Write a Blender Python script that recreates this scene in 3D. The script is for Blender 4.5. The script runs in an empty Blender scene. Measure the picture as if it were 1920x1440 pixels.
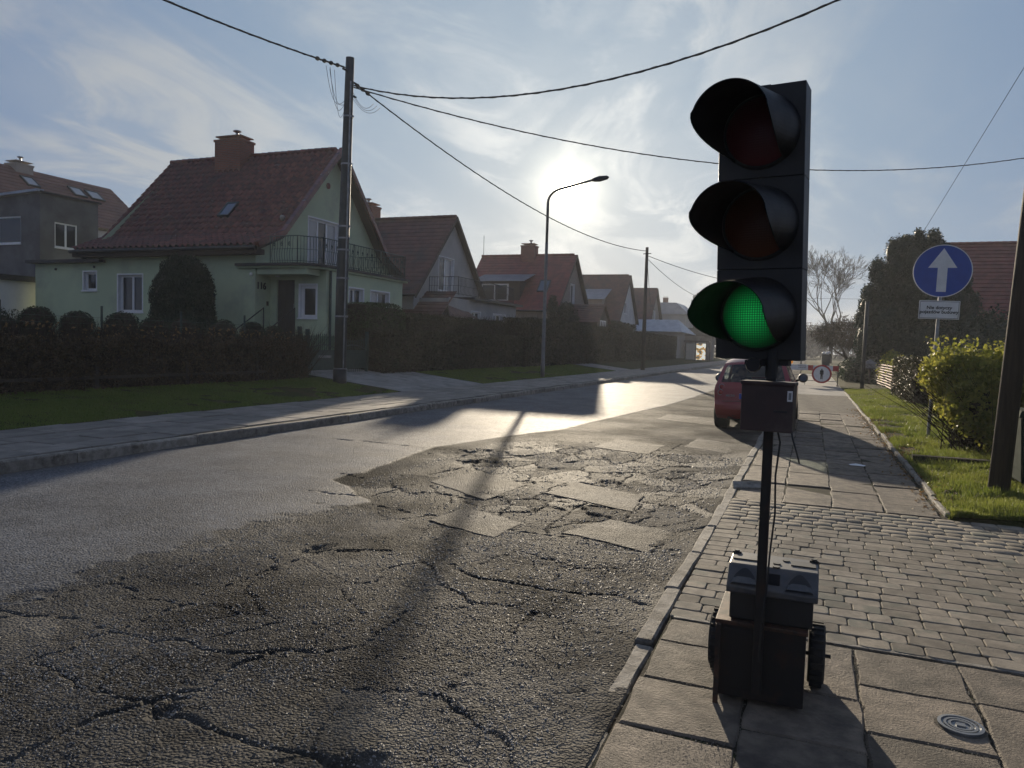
import bpy, bmesh, math, random
import numpy as np
from mathutils import Vector, Matrix
random.seed(7); RNG = np.random.default_rng(11)
S = bpy.context.scene
COL = S.collection
rad = math.radians

# ------------------------------------------------------------------ camera
cam = bpy.data.cameras.new('camera'); camo = bpy.data.objects.new('camera', cam); COL.objects.link(camo)
cam.sensor_width = 36.0; cam.lens = 1394.0 / 1920.0 * 36.0
cam.clip_start = 0.05; cam.clip_end = 3000
camo.matrix_world = Matrix(((0.92756, -0.04858, 0.37051, 0.0),
                            (0.37242, 0.03979, -0.92721, 0.0),
                            (0.03030, 0.99803, 0.05500, 1.70),
                            (0, 0, 0, 1)))
S.camera = camo

# ------------------------------------------------------------------ light
SUN_EL, SUN_AZ = rad(11.6), rad(-17.95)          # azimuth from +Y towards +X
SUN = Vector((math.sin(SUN_AZ) * math.cos(SUN_EL), math.cos(SUN_AZ) * math.cos(SUN_EL), math.sin(SUN_EL)))
sl = bpy.data.lights.new('sun', 'SUN'); slo = bpy.data.objects.new('sun', sl); COL.objects.link(slo)
sl.energy = 5.0; sl.angle = rad(0.55); sl.color = (1.0, 0.85, 0.64)
slo.rotation_mode = 'QUATERNION'; slo.rotation_quaternion = SUN.to_track_quat('Z', 'Y'); slo.location = (-30, 90, 40)

W = bpy.data.worlds.new('World'); S.world = W; W.use_nodes = True
nt = W.node_tree; nt.nodes.clear()
def N(tree, t, **k):
    n = tree.nodes.new(t)
    for a, b in k.items():
        if a.startswith('i_'):
            n.inputs[a[2:].replace('_', ' ')].default_value = b
        elif a.startswith('n_'):
            n.inputs[int(a[2:])].default_value = b
        else:
            setattr(n, a, b)
    return n
def L(tree, a, b): tree.links.new(a, b)
def M_(tree, op, a, b=None, c=None, clamp=False):
    n = tree.nodes.new('ShaderNodeMath'); n.operation = op; n.use_clamp = clamp
    for i, v in enumerate((a, b, c)):
        if v is None: continue
        if isinstance(v, (int, float)): n.inputs[i].default_value = v
        else: tree.links.new(v, n.inputs[i])
    return n.outputs[0]
def smooth(tree, x, a, b):
    n = tree.nodes.new('ShaderNodeMapRange'); n.interpolation_type = 'SMOOTHSTEP'
    n.inputs[1].default_value = a; n.inputs[2].default_value = b
    tree.links.new(x, n.inputs[0]); return n.outputs[0]
sky = N(nt, 'ShaderNodeTexSky', sky_type='NISHITA', sun_disc=False, sun_elevation=SUN_EL, sun_rotation=SUN_AZ % (2 * math.pi),
        altitude=30, air_density=1.0, dust_density=1.6, ozone_density=1.6)
tc = N(nt, 'ShaderNodeTexCoord')
nrm = N(nt, 'ShaderNodeVectorMath', operation='NORMALIZE'); L(nt, tc.outputs['Generated'], nrm.inputs[0])
D = nrm.outputs[0]
sep = N(nt, 'ShaderNodeSeparateXYZ'); L(nt, D, sep.inputs[0])
zz = M_(nt, 'ADD', M_(nt, 'MAXIMUM', sep.outputs[2], 0.0), 0.16)
cx = M_(nt, 'DIVIDE', sep.outputs[0], zz); cy = M_(nt, 'DIVIDE', sep.outputs[1], zz)
cmb = N(nt, 'ShaderNodeCombineXYZ'); L(nt, cx, cmb.inputs[0]); L(nt, cy, cmb.inputs[1])
mp = N(nt, 'ShaderNodeMapping'); mp.inputs['Rotation'].default_value = (0, 0, rad(35)); mp.inputs['Scale'].default_value = (1.0, 0.55, 1)
mp.inputs['Location'].default_value = (1.3, 0.4, 0)
L(nt, cmb.outputs[0], mp.inputs[0])
n1 = N(nt, 'ShaderNodeTexNoise', i_Scale=0.95, i_Detail=9.0, i_Roughness=0.56, i_Distortion=0.5); L(nt, mp.outputs[0], n1.inputs['Vector'])
n2 = N(nt, 'ShaderNodeTexNoise', i_Scale=2.6, i_Detail=8.0, i_Roughness=0.6, i_Distortion=0.9); L(nt, mp.outputs[0], n2.inputs['Vector'])
dt = N(nt, 'ShaderNodeVectorMath', operation='DOT_PRODUCT'); L(nt, D, dt.inputs[0]); dt.inputs[1].default_value = SUN
dp = M_(nt, 'MAXIMUM', dt.outputs['Value'], 0.0)
g_wide = M_(nt, 'POWER', dp, 7.0); g_mid = M_(nt, 'POWER', dp, 55.0); g_in = M_(nt, 'POWER', dp, 1000.0); g_core = M_(nt, 'POWER', dp, 9500.0)
c_soft = smooth(nt, n1.outputs[0], 0.38, 0.60)
c_fine = smooth(nt, n2.outputs[0], 0.44, 0.62)
cl = M_(nt, 'ADD', M_(nt, 'MULTIPLY', c_soft, 0.22), M_(nt, 'MULTIPLY', M_(nt, 'MULTIPLY', c_fine, c_soft), 0.80), clamp=True)
# two old vapour trails, thin bands along great circles
def trail(d1, d2, w):
    a = Vector(d1).normalized(); b = Vector(d2).normalized(); n = a.cross(b).normalized(); mid = (a + b).normalized()
    v = N(nt, 'ShaderNodeVectorMath', operation='DOT_PRODUCT'); L(nt, D, v.inputs[0]); v.inputs[1].default_value = n
    off = M_(nt, 'MULTIPLY', M_(nt, 'SUBTRACT', n2.outputs[0], 0.5), w * 1.5)
    band = smooth(nt, M_(nt, 'ABSOLUTE', M_(nt, 'ADD', v.outputs['Value'], off)), w, w * 0.1)
    u = N(nt, 'ShaderNodeVectorMath', operation='DOT_PRODUCT'); L(nt, D, u.inputs[0]); u.inputs[1].default_value = mid
    ext = smooth(nt, u.outputs['Value'], a.dot(mid) - 0.02, a.dot(mid) + 0.03)
    return M_(nt, 'MULTIPLY', M_(nt, 'MULTIPLY', band, ext), M_(nt, 'ADD', M_(nt, 'MULTIPLY', n1.outputs[0], 0.9), -0.1))
t1 = trail((-0.70, 0.62, 0.36), (-0.47, 0.85, 0.20), 0.007)
t2 = trail((0.10, 0.96, 0.24), (-0.02, 0.98, 0.16), 0.012)
cl = M_(nt, 'ADD', cl, M_(nt, 'ADD', M_(nt, 'MULTIPLY', t1, 0.5), M_(nt, 'MULTIPLY', t2, 0.5)), clamp=True)
skys = N(nt, 'ShaderNodeVectorMath', operation='SCALE'); L(nt, sky.outputs[0], skys.inputs[0]); skys.inputs['Scale'].default_value = 0.08
# thin high veil: steel blue away from the sun, pale towards it
vcol = N(nt, 'ShaderNodeMix', data_type='RGBA'); L(nt, M_(nt, 'POWER', dp, 4.0), vcol.inputs[0])
vcol.inputs[6].default_value = (0.115, 0.19, 0.38, 1); vcol.inputs[7].default_value = (0.33, 0.46, 0.60, 1)
veil = N(nt, 'ShaderNodeMix', data_type='RGBA'); veil.inputs[0].default_value = 0.93
L(nt, skys.outputs[0], veil.inputs[6]); L(nt, vcol.outputs[2], veil.inputs[7])
clb = M_(nt, 'ADD', M_(nt, 'MULTIPLY', M_(nt, 'POWER', dp, 22.0), 0.75), 0.60)
ccol = N(nt, 'ShaderNodeVectorMath', operation='SCALE'); ccol.inputs[0].default_value = (1.0, 0.985, 0.93); L(nt, clb, ccol.inputs['Scale'])
mixc = N(nt, 'ShaderNodeMix', data_type='RGBA'); L(nt, M_(nt, 'MULTIPLY', cl, 0.58), mixc.inputs[0]); L(nt, veil.outputs[2], mixc.inputs[6]); L(nt, ccol.outputs[0], mixc.inputs[7])
gl = M_(nt, 'ADD', M_(nt, 'MULTIPLY', g_mid, 0.10), M_(nt, 'MULTIPLY', g_in, 0.95))
gl = M_(nt, 'ADD', gl, M_(nt, 'MULTIPLY', g_core, 26.0))
glc = N(nt, 'ShaderNodeVectorMath', operation='SCALE'); glc.inputs[0].default_value = (1.0, 0.91, 0.68); L(nt, gl, glc.inputs['Scale'])
addv = N(nt, 'ShaderNodeVectorMath', operation='ADD'); L(nt, mixc.outputs[2], addv.inputs[0]); L(nt, glc.outputs[0], addv.inputs[1])
bg = N(nt, 'ShaderNodeBackground'); bg.inputs['Strength'].default_value = 0.625
L(nt, addv.outputs[0], bg.inputs['Color'])
wo = N(nt, 'ShaderNodeOutputWorld'); L(nt, bg.outputs[0], wo.inputs['Surface'])

vs = S.view_settings; vs.view_transform = 'Standard'; vs.look = 'None'; vs.gamma = 1.0; vs.exposure = 0.52; vs.use_curve_mapping = False
S.render.engine = 'CYCLES'
S.cycles.use_denoising = True
S.cycles.max_bounces = 8; S.cycles.transparent_max_bounces = 12; S.cycles.volume_bounces = 1
S.cycles.sample_clamp_indirect = 6.0

# ------------------------------------------------------------------ helpers
WM = {}
I4 = Matrix.Identity(4)
def reg(o, parent, world):
    COL.objects.link(o)
    if parent is not None:
        o.parent = parent
        if world: o.matrix_parent_inverse = WM[parent.name].inverted(); WM[o.name] = I4
        else: WM[o.name] = WM[parent.name] @ o.matrix_basis
    else:
        WM[o.name] = o.matrix_basis.copy()
    return o
def tag(o, label=None, cat=None, group=None, kind=None):
    if label: o['label'] = label
    if cat: o['category'] = cat
    if group: o['group'] = group
    if kind: o['kind'] = kind
    return o
def thing(name, label, cat, loc=(0, 0, 0), rot=(0, 0, 0), group=None):
    o = bpy.data.objects.new(name, None); o.location = loc; o.rotation_euler = rot; o.empty_display_size = 0.2
    reg(o, None, True)
    return tag(o, label, cat, group)
def mesh_np(name, V, F):
    """V (n,3) array, F (m,k) int array with k = 3 or 4"""
    V = np.ascontiguousarray(V, dtype=np.float32); F = np.ascontiguousarray(F, dtype=np.int32)
    me = bpy.data.meshes.new(name); k = F.shape[1]
    me.vertices.add(len(V)); me.vertices.foreach_set('co', V.ravel())
    me.loops.add(F.size); me.loops.foreach_set('vertex_index', F.ravel())
    me.polygons.add(len(F)); me.polygons.foreach_set('loop_start', np.arange(0, F.size, k, dtype=np.int32))
    me.update(calc_edges=True)
    return me
def obj_np(name, V, F, mat, parent=None, world=True, smooth=False):
    me = mesh_np(name, V, F); me.materials.append(mat)
    if smooth: me.polygons.foreach_set('use_smooth', np.ones(len(me.polygons), dtype=bool))
    return reg(bpy.data.objects.new(name, me), parent, world)
def inst(name, me, parent, loc, rot=(0, 0, 0), scale=(1, 1, 1)):
    o = bpy.data.objects.new(name, me); o.location = loc; o.rotation_euler = rot; o.scale = scale
    COL.objects.link(o)
    if parent is not None:
        o.parent = parent; o.matrix_parent_inverse = WM[parent.name].inverted()
    return o
class MB:
    def __init__(s): s.v = []; s.f = []
    def add(s, vs, fs):
        b = len(s.v); s.v.extend([tuple(p) for p in vs]); s.f.extend([tuple(b + i for i in f) for f in fs]); return s
    def quad(s, *p): return s.add(p, [tuple(range(len(p)))])
    def box(s, x0, y0, z0, x1, y1, z1):
        return s.add([(x0, y0, z0), (x1, y0, z0), (x1, y1, z0), (x0, y1, z0), (x0, y0, z1), (x1, y0, z1), (x1, y1, z1), (x0, y1, z1)],
                     [(0, 3, 2, 1), (4, 5, 6, 7), (0, 1, 5, 4), (1, 2, 6, 5), (2, 3, 7, 6), (3, 0, 4, 7)])
    def fbox(s, fr, u0, u1, v0, v1, d0, d1):
        P = [fr(u, v, d) for d in (d0, d1) for u, v in ((u0, v0), (u1, v0), (u1, v1), (u0, v1))]
        return s.add(P, [(0, 3, 2, 1), (4, 5, 6, 7), (0, 1, 5, 4), (1, 2, 6, 5), (2, 3, 7, 6), (3, 0, 4, 7)])
    def prism(s, poly, ext):
        n = len(poly); e = Vector(ext)
        P = [Vector(p) for p in poly]; Q = [p + e for p in P]
        return s.add(P + Q, [tuple(range(n))[::-1], tuple(range(n, 2 * n))] + [(i, (i + 1) % n, n + (i + 1) % n, n + i) for i in range(n)])
    def tube(s, pts, r, n=8, cap=True):
        pts = [Vector(p) for p in pts]; m = len(pts)
        rs = r if isinstance(r, (list, tuple)) else [r] * m
        up = None; P = []
        for i, p in enumerate(pts):
            t = (pts[min(i + 1, m - 1)] - pts[max(i - 1, 0)])
            t = t.normalized() if t.length > 1e-9 else Vector((0, 0, 1))
            if up is None: up = Vector((0, 0, 1)) if abs(t.z) < 0.9 else Vector((1, 0, 0))
            a = t.cross(up).normalized(); b = a.cross(t).normalized(); up = b
            for k in range(n):
                q = 2 * math.pi * k / n
                P.append(p + (a * math.cos(q) + b * math.sin(q)) * rs[i])
        F = []
        for i in range(m - 1):
            for k in range(n):
                F.append((i * n + k, i * n + (k + 1) % n, (i + 1) * n + (k + 1) % n, (i + 1) * n + k))
        if cap: F.append(tuple(range(n))[::-1]); F.append(tuple(range((m - 1) * n, m * n)))
        return s.add(P, F)
    def lathe(s, prof, n, origin, axis='z'):
        """prof: list of (r, h) revolved about axis through origin"""
        P = []
        for r, h in prof:
            for k in range(n):
                q = 2 * math.pi * k / n; c, d = r * math.cos(q), r * math.sin(q)
                p = {'z': (c, d, h), 'x': (h, c, d), 'y': (c, h, d)}[axis]
                P.append((p[0] + origin[0], p[1] + origin[1], p[2] + origin[2]))
        F = []
        for i in range(len(prof) - 1):
            for k in range(n):
                F.append((i * n + k, i * n + (k + 1) % n, (i + 1) * n + (k + 1) % n, (i + 1) * n + k))
        return s.add(P, F)
    def build(s, name, mat, parent=None, world=True, smooth=False, bevel=0.0, seg=2, recalc=False):
        me = bpy.data.meshes.new(name); me.from_pydata(s.v, [], s.f); me.materials.append(mat)
        if recalc:
            bm = bmesh.new(); bm.from_mesh(me); bmesh.ops.recalc_face_normals(bm, faces=bm.faces); bm.to_mesh(me); bm.free()
        if smooth: me.polygons.foreach_set('use_smooth', np.ones(len(me.polygons), dtype=bool))
        o = bpy.data.objects.new(name, me); reg(o, parent, world)
        if bevel > 0:
            m = o.modifiers.new('edge', 'BEVEL'); m.width = bevel; m.segments = seg; m.limit_method = 'ANGLE'
        return o
def frame(O, U, Nn, V=(0, 0, 1)):
    O, U, Nn, V = Vector(O), Vector(U).normalized(), Vector(Nn).normalized(), Vector(V).normalized()
    return lambda u, v, d=0.0: O + U * u + V * v + Nn * d
def text_mesh(name, body, size, mat, align='CENTER', ext=0.0015, space=1.0, bold=0.0):
    cu = bpy.data.curves.new(name, 'FONT'); cu.body = body; cu.size = size; cu.align_x = align; cu.align_y = 'CENTER'
    cu.extrude = ext; cu.space_character = space; cu.offset = bold; cu.space_line = 0.95
    t = bpy.data.objects.new(name + '_tmp', cu); COL.objects.link(t)
    me = bpy.data.meshes.new_from_object(t); bpy.data.objects.remove(t); bpy.data.curves.remove(cu)
    me.name = name; me.materials.clear(); me.materials.append(mat); return me
def place_text(name, me, parent, M):
    o = bpy.data.objects.new(name, me); o.matrix_basis = M; COL.objects.link(o)
    if parent is not None: o.parent = parent; o.matrix_parent_inverse = WM[parent.name].inverted()
    WM[o.name] = M.copy()
    return o
def axes(O, X, Y):
    X = Vector(X).normalized(); Y = Vector(Y).normalized(); Z = X.cross(Y)
    return Matrix(((X.x, Y.x, Z.x, O[0]), (X.y, Y.y, Z.y, O[1]), (X.z, Y.z, Z.z, O[2]), (0, 0, 0, 1)))
def gz(x):
    """height of the natural ground across the street"""
    xs = [-700, -60, -32, -19, -16, -14.2, -12.5, -11.42, -11.30, -8.7, -8.55, -0.85, -0.6, 1.36, 1.42, 2.2, 3.2, 6, 30, 700]
    zs = [2.0, 1.3, 1.0, 0.85, 0.6, 0.42, 0.24, 0.13, 0.02, 0.0, -0.16, -0.16, -0.03, -0.03, 0.08, 0.12, 0.16, 0.2, 0.3, 0.6]
    return np.interp(x, xs, zs)

# ------------------------------------------------------------------ materials
def pm(name, c1, c2=None, scale=4.0, rough=0.65, bump=0.0, bscale=None, bdist=0.01, metal=0.0, spec=0.5, detail=6.0,
       ovar=0.0, lo=0.35, hi=0.65, stretch=None, coat=0.0, c3=None, s3=0.6):
    m = bpy.data.materials.new(name); m.use_nodes = True; t = m.node_tree
    p = t.nodes['Principled BSDF']; p.inputs['Roughness'].default_value = rough; p.inputs['Metallic'].default_value = metal
    p.inputs['Specular IOR Level'].default_value = spec
    if coat: p.inputs['Coat Weight'].default_value = coat; p.inputs['Coat Roughness'].default_value = 0.06
    tcd = N(t, 'ShaderNodeTexCoord'); vec = tcd.outputs['Object']
    if ovar:
        oi = N(t, 'ShaderNodeObjectInfo'); av = N(t, 'ShaderNodeVectorMath', operation='ADD')
        sc = N(t, 'ShaderNodeVectorMath', operation='SCALE'); cb = N(t, 'ShaderNodeCombineXYZ')
        for i in range(3): L(t, oi.outputs['Random'], cb.inputs[i])
        L(t, cb.outputs[0], sc.inputs[0]); sc.inputs['Scale'].default_value = 37.0
        L(t, vec, av.inputs[0]); L(t, sc.outputs[0], av.inputs[1]); vec = av.outputs[0]
    if stretch:
        mpn = N(t, 'ShaderNodeMapping'); mpn.inputs['Scale'].default_value = stretch; L(t, vec, mpn.inputs[0]); vec = mpn.outputs[0]
    c2 = c2 or tuple(x * 0.8 for x in c1)
    no = N(t, 'ShaderNodeTexNoise', i_Scale=scale, i_Detail=detail, i_Roughness=0.6); L(t, vec, no.inputs['Vector'])
    mr = smooth(t, no.outputs[0], lo, hi)
    mx = N(t, 'ShaderNodeMix', data_type='RGBA'); mx.inputs[6].default_value = (*c1, 1); mx.inputs[7].default_value = (*c2, 1); L(t, mr, mx.inputs[0])
    col = mx.outputs[2]
    if c3:
        n3 = N(t, 'ShaderNodeTexNoise', i_Scale=s3, i_Detail=5.0, i_Roughness=0.65); L(t, vec, n3.inputs['Vector'])
        m3 = N(t, 'ShaderNodeMix', data_type='RGBA'); L(t, smooth(t, n3.outputs[0], 0.5, 0.68), m3.inputs[0]); L(t, col, m3.inputs[6]); m3.inputs[7].default_value = (*c3, 1); col = m3.outputs[2]
    if ovar:
        hs = N(t, 'ShaderNodeHueSaturation'); L(t, col, hs.inputs['Color'])
        L(t, M_(t, 'ADD', M_(t, 'MULTIPLY', oi.outputs['Random'], ovar * 2), 1 - ovar), hs.inputs['Value']); col = hs.outputs[0]
    L(t, col, p.inputs['Base Color'])
    rr = M_(t, 'ADD', M_(t, 'MULTIPLY', no.outputs[0], 0.2), rough - 0.1, clamp=True); L(t, rr, p.inputs['Roughness'])
    if bump:
        nb = N(t, 'ShaderNodeTexNoise', i_Scale=bscale or scale * 8, i_Detail=7.0, i_Roughness=0.65); L(t, vec, nb.inputs['Vector'])
        bn = N(t, 'ShaderNodeBump', i_Strength=bump, i_Distance=bdist); L(t, nb.outputs[0], bn.inputs['Height']); L(t, bn.outputs[0], p.inputs['Normal'])
    return m
def leafmat(name, c1, c2, transl=0.35, rough=0.5, tcol=None):
    m = bpy.data.materials.new(name); m.use_nodes = True; t = m.node_tree; t.nodes.clear()
    ge = N(t, 'ShaderNodeNewGeometry'); tcd = N(t, 'ShaderNodeTexCoord')
    no = N(t, 'ShaderNodeTexNoise', i_Scale=1.3, i_Detail=3.0); L(t, tcd.outputs['Object'], no.inputs['Vector'])
    f = M_(t, 'ADD', M_(t, 'MULTIPLY', ge.outputs['Random Per Island'], 0.65), M_(t, 'MULTIPLY', smooth(t, no.outputs[0], 0.35, 0.65), 0.35), clamp=True)
    mx = N(t, 'ShaderNodeMix', data_type='RGBA'); mx.inputs[6].default_value = (*c1, 1); mx.inputs[7].default_value = (*c2, 1); L(t, f, mx.inputs[0])
    p = N(t, 'ShaderNodeBsdfPrincipled'); p.inputs['Roughness'].default_value = rough; p.inputs['Specular IOR Level'].default_value = 0.35; L(t, mx.outputs[2], p.inputs['Base Color'])
    tr = N(t, 'ShaderNodeBsdfTranslucent')
    if tcol: 
        mt = N(t, 'ShaderNodeMix', data_type='RGBA', blend_type='MULTIPLY'); mt.inputs[0].default_value = 1; L(t, mx.outputs[2], mt.inputs[6]); mt.inputs[7].default_value = (*tcol, 1); L(t, mt.outputs[2], tr.inputs[0])
    else: L(t, mx.outputs[2], tr.inputs[0])
    ms = N(t, 'ShaderNodeMixShader'); ms.inputs[0].default_value = transl; L(t, p.outputs[0], ms.inputs[1]); L(t, tr.outputs[0], ms.inputs[2])
    o = N(t, 'ShaderNodeOutputMaterial'); L(t, ms.outputs[0], o.inputs[0]); return m
def glassmat(name, col=(0.02, 0.025, 0.03), rough=0.04):
    m = bpy.data.materials.new(name); m.use_nodes = True; p = m.node_tree.nodes['Principled BSDF']
    p.inputs['Base Color'].default_value = (*col, 1); p.inputs['Roughness'].default_value = rough; p.inputs['Specular IOR Level'].default_value = 0.6
    return m
def clearglass(name, tint=(0.88, 0.94, 0.92), mixf=0.12):
    m = bpy.data.materials.new(name); m.use_nodes = True; t = m.node_tree; t.nodes.clear()
    a = N(t, 'ShaderNodeBsdfTransparent'); a.inputs[0].default_value = (*tint, 1)
    g = N(t, 'ShaderNodeBsdfGlossy'); g.inputs['Roughness'].default_value = 0.05
    fr = N(t, 'ShaderNodeFresnel', i_IOR=1.5)
    ms = N(t, 'ShaderNodeMixShader'); L(t, fr.outputs[0], ms.inputs[0]); L(t, a.outputs[0], ms.inputs[1]); L(t, g.outputs[0], ms.inputs[2])
    o = N(t, 'ShaderNodeOutputMaterial'); L(t, ms.outputs[0], o.inputs[0]); return m

MT = {}
MT['green_render'] = pm('green_render', (0.47, 0.54, 0.36), (0.42, 0.485, 0.33), 0.7, 0.85, 0.25, 60, 0.004, spec=0.2, c3=(0.37, 0.41, 0.30), s3=0.5)
MT['plinth'] = pm('plinth', (0.18, 0.25, 0.16), (0.14, 0.2, 0.13), 1.2, 0.85, 0.3, 50, 0.004, spec=0.2)
MT['grey_render'] = pm('grey_render', (0.15, 0.15, 0.155), (0.105, 0.105, 0.11), 0.9, 0.9, 0.3, 40, 0.006, spec=0.2, c3=(0.08, 0.08, 0.083), s3=0.5)
MT['white_render'] = pm('white_render', (0.62, 0.62, 0.60), (0.52, 0.52, 0.51), 0.8, 0.85, 0.2, 50, 0.004, spec=0.2)
MT['pale_render'] = pm('pale_render', (0.42, 0.40, 0.38), (0.34, 0.33, 0.31), 0.8, 0.85, 0.2, 50, 0.004, spec=0.2)
MT['beige_render'] = pm('beige_render', (0.36, 0.32, 0.28), (0.28, 0.25, 0.22), 0.8, 0.85, 0.2, 50, 0.004, spec=0.2)
MT['tile'] = pm('clay_tile', (0.165, 0.042, 0.030), (0.095, 0.028, 0.022), 3.0, 0.24, 0.15, 40, 0.004, ovar=0.22, c3=(0.085, 0.03, 0.024), s3=1.2)
MT['roof_far'] = pm('weathered_roof', (0.13, 0.055, 0.04), (0.085, 0.04, 0.032), 2.2, 0.7, 0.5, 26, 0.02, c3=(0.05, 0.038, 0.034), s3=0.5)
MT['roof_red'] = pm('red_roof', (0.19, 0.045, 0.035), (0.13, 0.034, 0.028), 2.0, 0.65, 0.5, 26, 0.02)
MT['roof_brown'] = pm('brown_roof', (0.15, 0.06, 0.04), (0.11, 0.048, 0.034), 1.0, 0.7, 0.3, 30, 0.01)
MT['metal_sheet'] = pm('sheet_metal', (0.32, 0.35, 0.40), (0.24, 0.27, 0.32), 1.5, 0.42, 0.1, 10, 0.004, metal=0.5)
MT['dark_metal'] = pm('dark_metal', (0.03, 0.032, 0.033), (0.02, 0.02, 0.021), 8, 0.5, 0.1, 60, 0.002, metal=0.3)
MT['green_metal'] = pm('green_metal', (0.02, 0.05, 0.038), (0.014, 0.035, 0.028), 8, 0.45, 0.1, 60, 0.002)
MT['galv'] = pm('galvanised_steel', (0.30, 0.31, 0.32), (0.20, 0.21, 0.22), 6, 0.45, 0.1, 50, 0.002, metal=0.8)
MT['brick'] = None
MT['white_pvc'] = pm('white_plastic', (0.78, 0.78, 0.78), (0.7, 0.7, 0.71), 3, 0.35, spec=0.4)
MT['lamp_grey'] = pm('lamp_grey', (0.13, 0.13, 0.13), (0.09, 0.09, 0.092), 6, 0.5, 0.1, 50, 0.002, metal=0.3)
MT['frosted'] = leafmat('frosted_panel', (0.7, 0.7, 0.66), (0.75, 0.75, 0.7), 0.6)
MT['glass'] = glassmat('window_glass')
MT['curtain_glass'] = glassmat('curtained_glass', (0.30, 0.31, 0.32), 0.08)
MT['sky_glass'] = glassmat('roof_glass', (0.10, 0.13, 0.18), 0.03)
MT['door'] = pm('dark_door', (0.035, 0.032, 0.035), (0.025, 0.022, 0.024), 6, 0.45, stretch=(1, 1, 0.2))
MT['wood_dark'] = pm('dark_wood', (0.045, 0.030, 0.022), (0.03, 0.021, 0.016), 6, 0.75, 0.3, 30, 0.004, stretch=(6, 6, 0.8))
MT['wood_pole'] = pm('pole_wood', (0.05, 0.038, 0.028), (0.028, 0.022, 0.017), 5, 0.8, 0.6, 24, 0.01, stretch=(5, 5, 0.35))
MT['wood_pale'] = pm('pale_wood', (0.42, 0.27, 0.19), (0.30, 0.18, 0.12), 5, 0.7, 0.3, 24, 0.004, stretch=(1, 1, 6))
MT['concrete'] = pm('concrete', (0.26, 0.245, 0.22), (0.19, 0.18, 0.165), 2.5, 0.85, 0.4, 45, 0.006, spec=0.3, c3=(0.14, 0.13, 0.115), s3=1.5)
MT['pole_concrete'] = pm('pole_concrete', (0.042, 0.047, 0.045), (0.027, 0.03, 0.029), 2.5, 0.7, 0.3, 45, 0.004)
MT['slab'] = pm('paving_slab', (0.18, 0.145, 0.108), (0.10, 0.082, 0.062), 9, 0.8, 1.0, 75, 0.016, ovar=0.28, spec=0.4, c3=(0.065, 0.055, 0.043), s3=3.2)
MT['slab_left'] = pm('grey_slab', (0.20, 0.18, 0.155), (0.15, 0.135, 0.118), 3.0, 0.75, 0.7, 50, 0.008, ovar=0.22, spec=0.4, c3=(0.11, 0.10, 0.085), s3=2.0)
MT['paver'] = pm('block_paver', (0.25, 0.215, 0.165), (0.17, 0.147, 0.115), 9.0, 0.86, 0.8, 90, 0.006, ovar=0.28, spec=0.2, c3=(0.14, 0.14, 0.11), s3=3)
MT['kerb'] = pm('kerb_stone', (0.27, 0.25, 0.215), (0.17, 0.155, 0.13), 11.0, 0.85, 1.0, 60, 0.016, ovar=0.22, c3=(0.085, 0.075, 0.06), s3=5.0)
MT['joint'] = pm('joint_dirt', (0.06, 0.05, 0.036), (0.03, 0.028, 0.02), 8, 0.95, 0.8, 60, 0.012, spec=0.1, c3=(0.04, 0.05, 0.02), s3=4)
MT['soil'] = pm('soil_and_turf', (0.035, 0.045, 0.014), (0.06, 0.05, 0.025), 2.2, 0.95, 0.8, 25, 0.03, spec=0.05)
MT['gravel'] = pm('gritty_ground', (0.14, 0.125, 0.10), (0.09, 0.08, 0.065), 6, 0.9, 1.0, 70, 0.02, spec=0.2)
MT['black_plastic'] = pm('black_plastic', (0.016, 0.016, 0.017), (0.012, 0.012, 0.012), 10, 0.5, 0.15, 80, 0.002, spec=0.4)
MT['black_gloss'] = pm('smooth_black_plastic', (0.007, 0.007, 0.008), (0.005, 0.005, 0.006), 10, 0.5, spec=0.13)
MT['grey_plastic'] = pm('grey_plastic', (0.07, 0.07, 0.072), (0.045, 0.045, 0.047), 14, 0.5, 0.12, 70, 0.002, c3=(0.09, 0.082, 0.07), s3=5)
MT['rust'] = pm('rusty_steel', (0.07, 0.032, 0.018), (0.022, 0.016, 0.013), 14, 0.7, 0.5, 60, 0.004, metal=0.25, lo=0.4, hi=0.6)
MT['steel_dark'] = pm('worn_dark_steel', (0.014, 0.013, 0.013), (0.035, 0.02, 0.014), 12, 0.55, 0.3, 60, 0.003, metal=0.4, lo=0.5, hi=0.72)
MT['rubber'] = pm('rubber', (0.018, 0.018, 0.018), (0.028, 0.026, 0.024), 12, 0.8, 0.2, 60, 0.002, spec=0.3)
MT['box_maroon'] = pm('maroon_box', (0.045, 0.022, 0.02), (0.032, 0.017, 0.016), 10, 0.5, 0.1, 50, 0.002, c3=(0.06, 0.04, 0.035), s3=6)
MT['car_red'] = pm('car_paint', (0.22, 0.010, 0.014), (0.20, 0.009, 0.012), 1.5, 0.35, spec=0.4, coat=0.4)
MT['chrome'] = pm('bright_metal', (0.6, 0.6, 0.62), None, 4, 0.2, metal=1.0)
MT['tail_red'] = pm('red_lens', (0.30, 0.015, 0.015), None, 4, 0.15, spec=0.6)
MT['seat'] = pm('seat_fabric', (0.03, 0.03, 0.033), None, 20, 0.9)
MT['clear'] = clearglass('car_glass')
MT['white'] = pm('white_paint', (0.72, 0.72, 0.72), (0.64, 0.64, 0.64), 6, 0.5)
MT['sign_blue'] = pm('sign_blue', (0.012, 0.07, 0.36), (0.011, 0.06, 0.31), 6, 0.4)
MT['sign_red'] = pm('sign_red', (0.42, 0.02, 0.025), (0.36, 0.02, 0.022), 6, 0.4)
MT['black'] = pm('black_print', (0.012, 0.012, 0.012), None, 6, 0.5)
MT['eu_blue'] = pm('plate_blue', (0.01, 0.05, 0.40), None, 6, 0.4)
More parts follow.
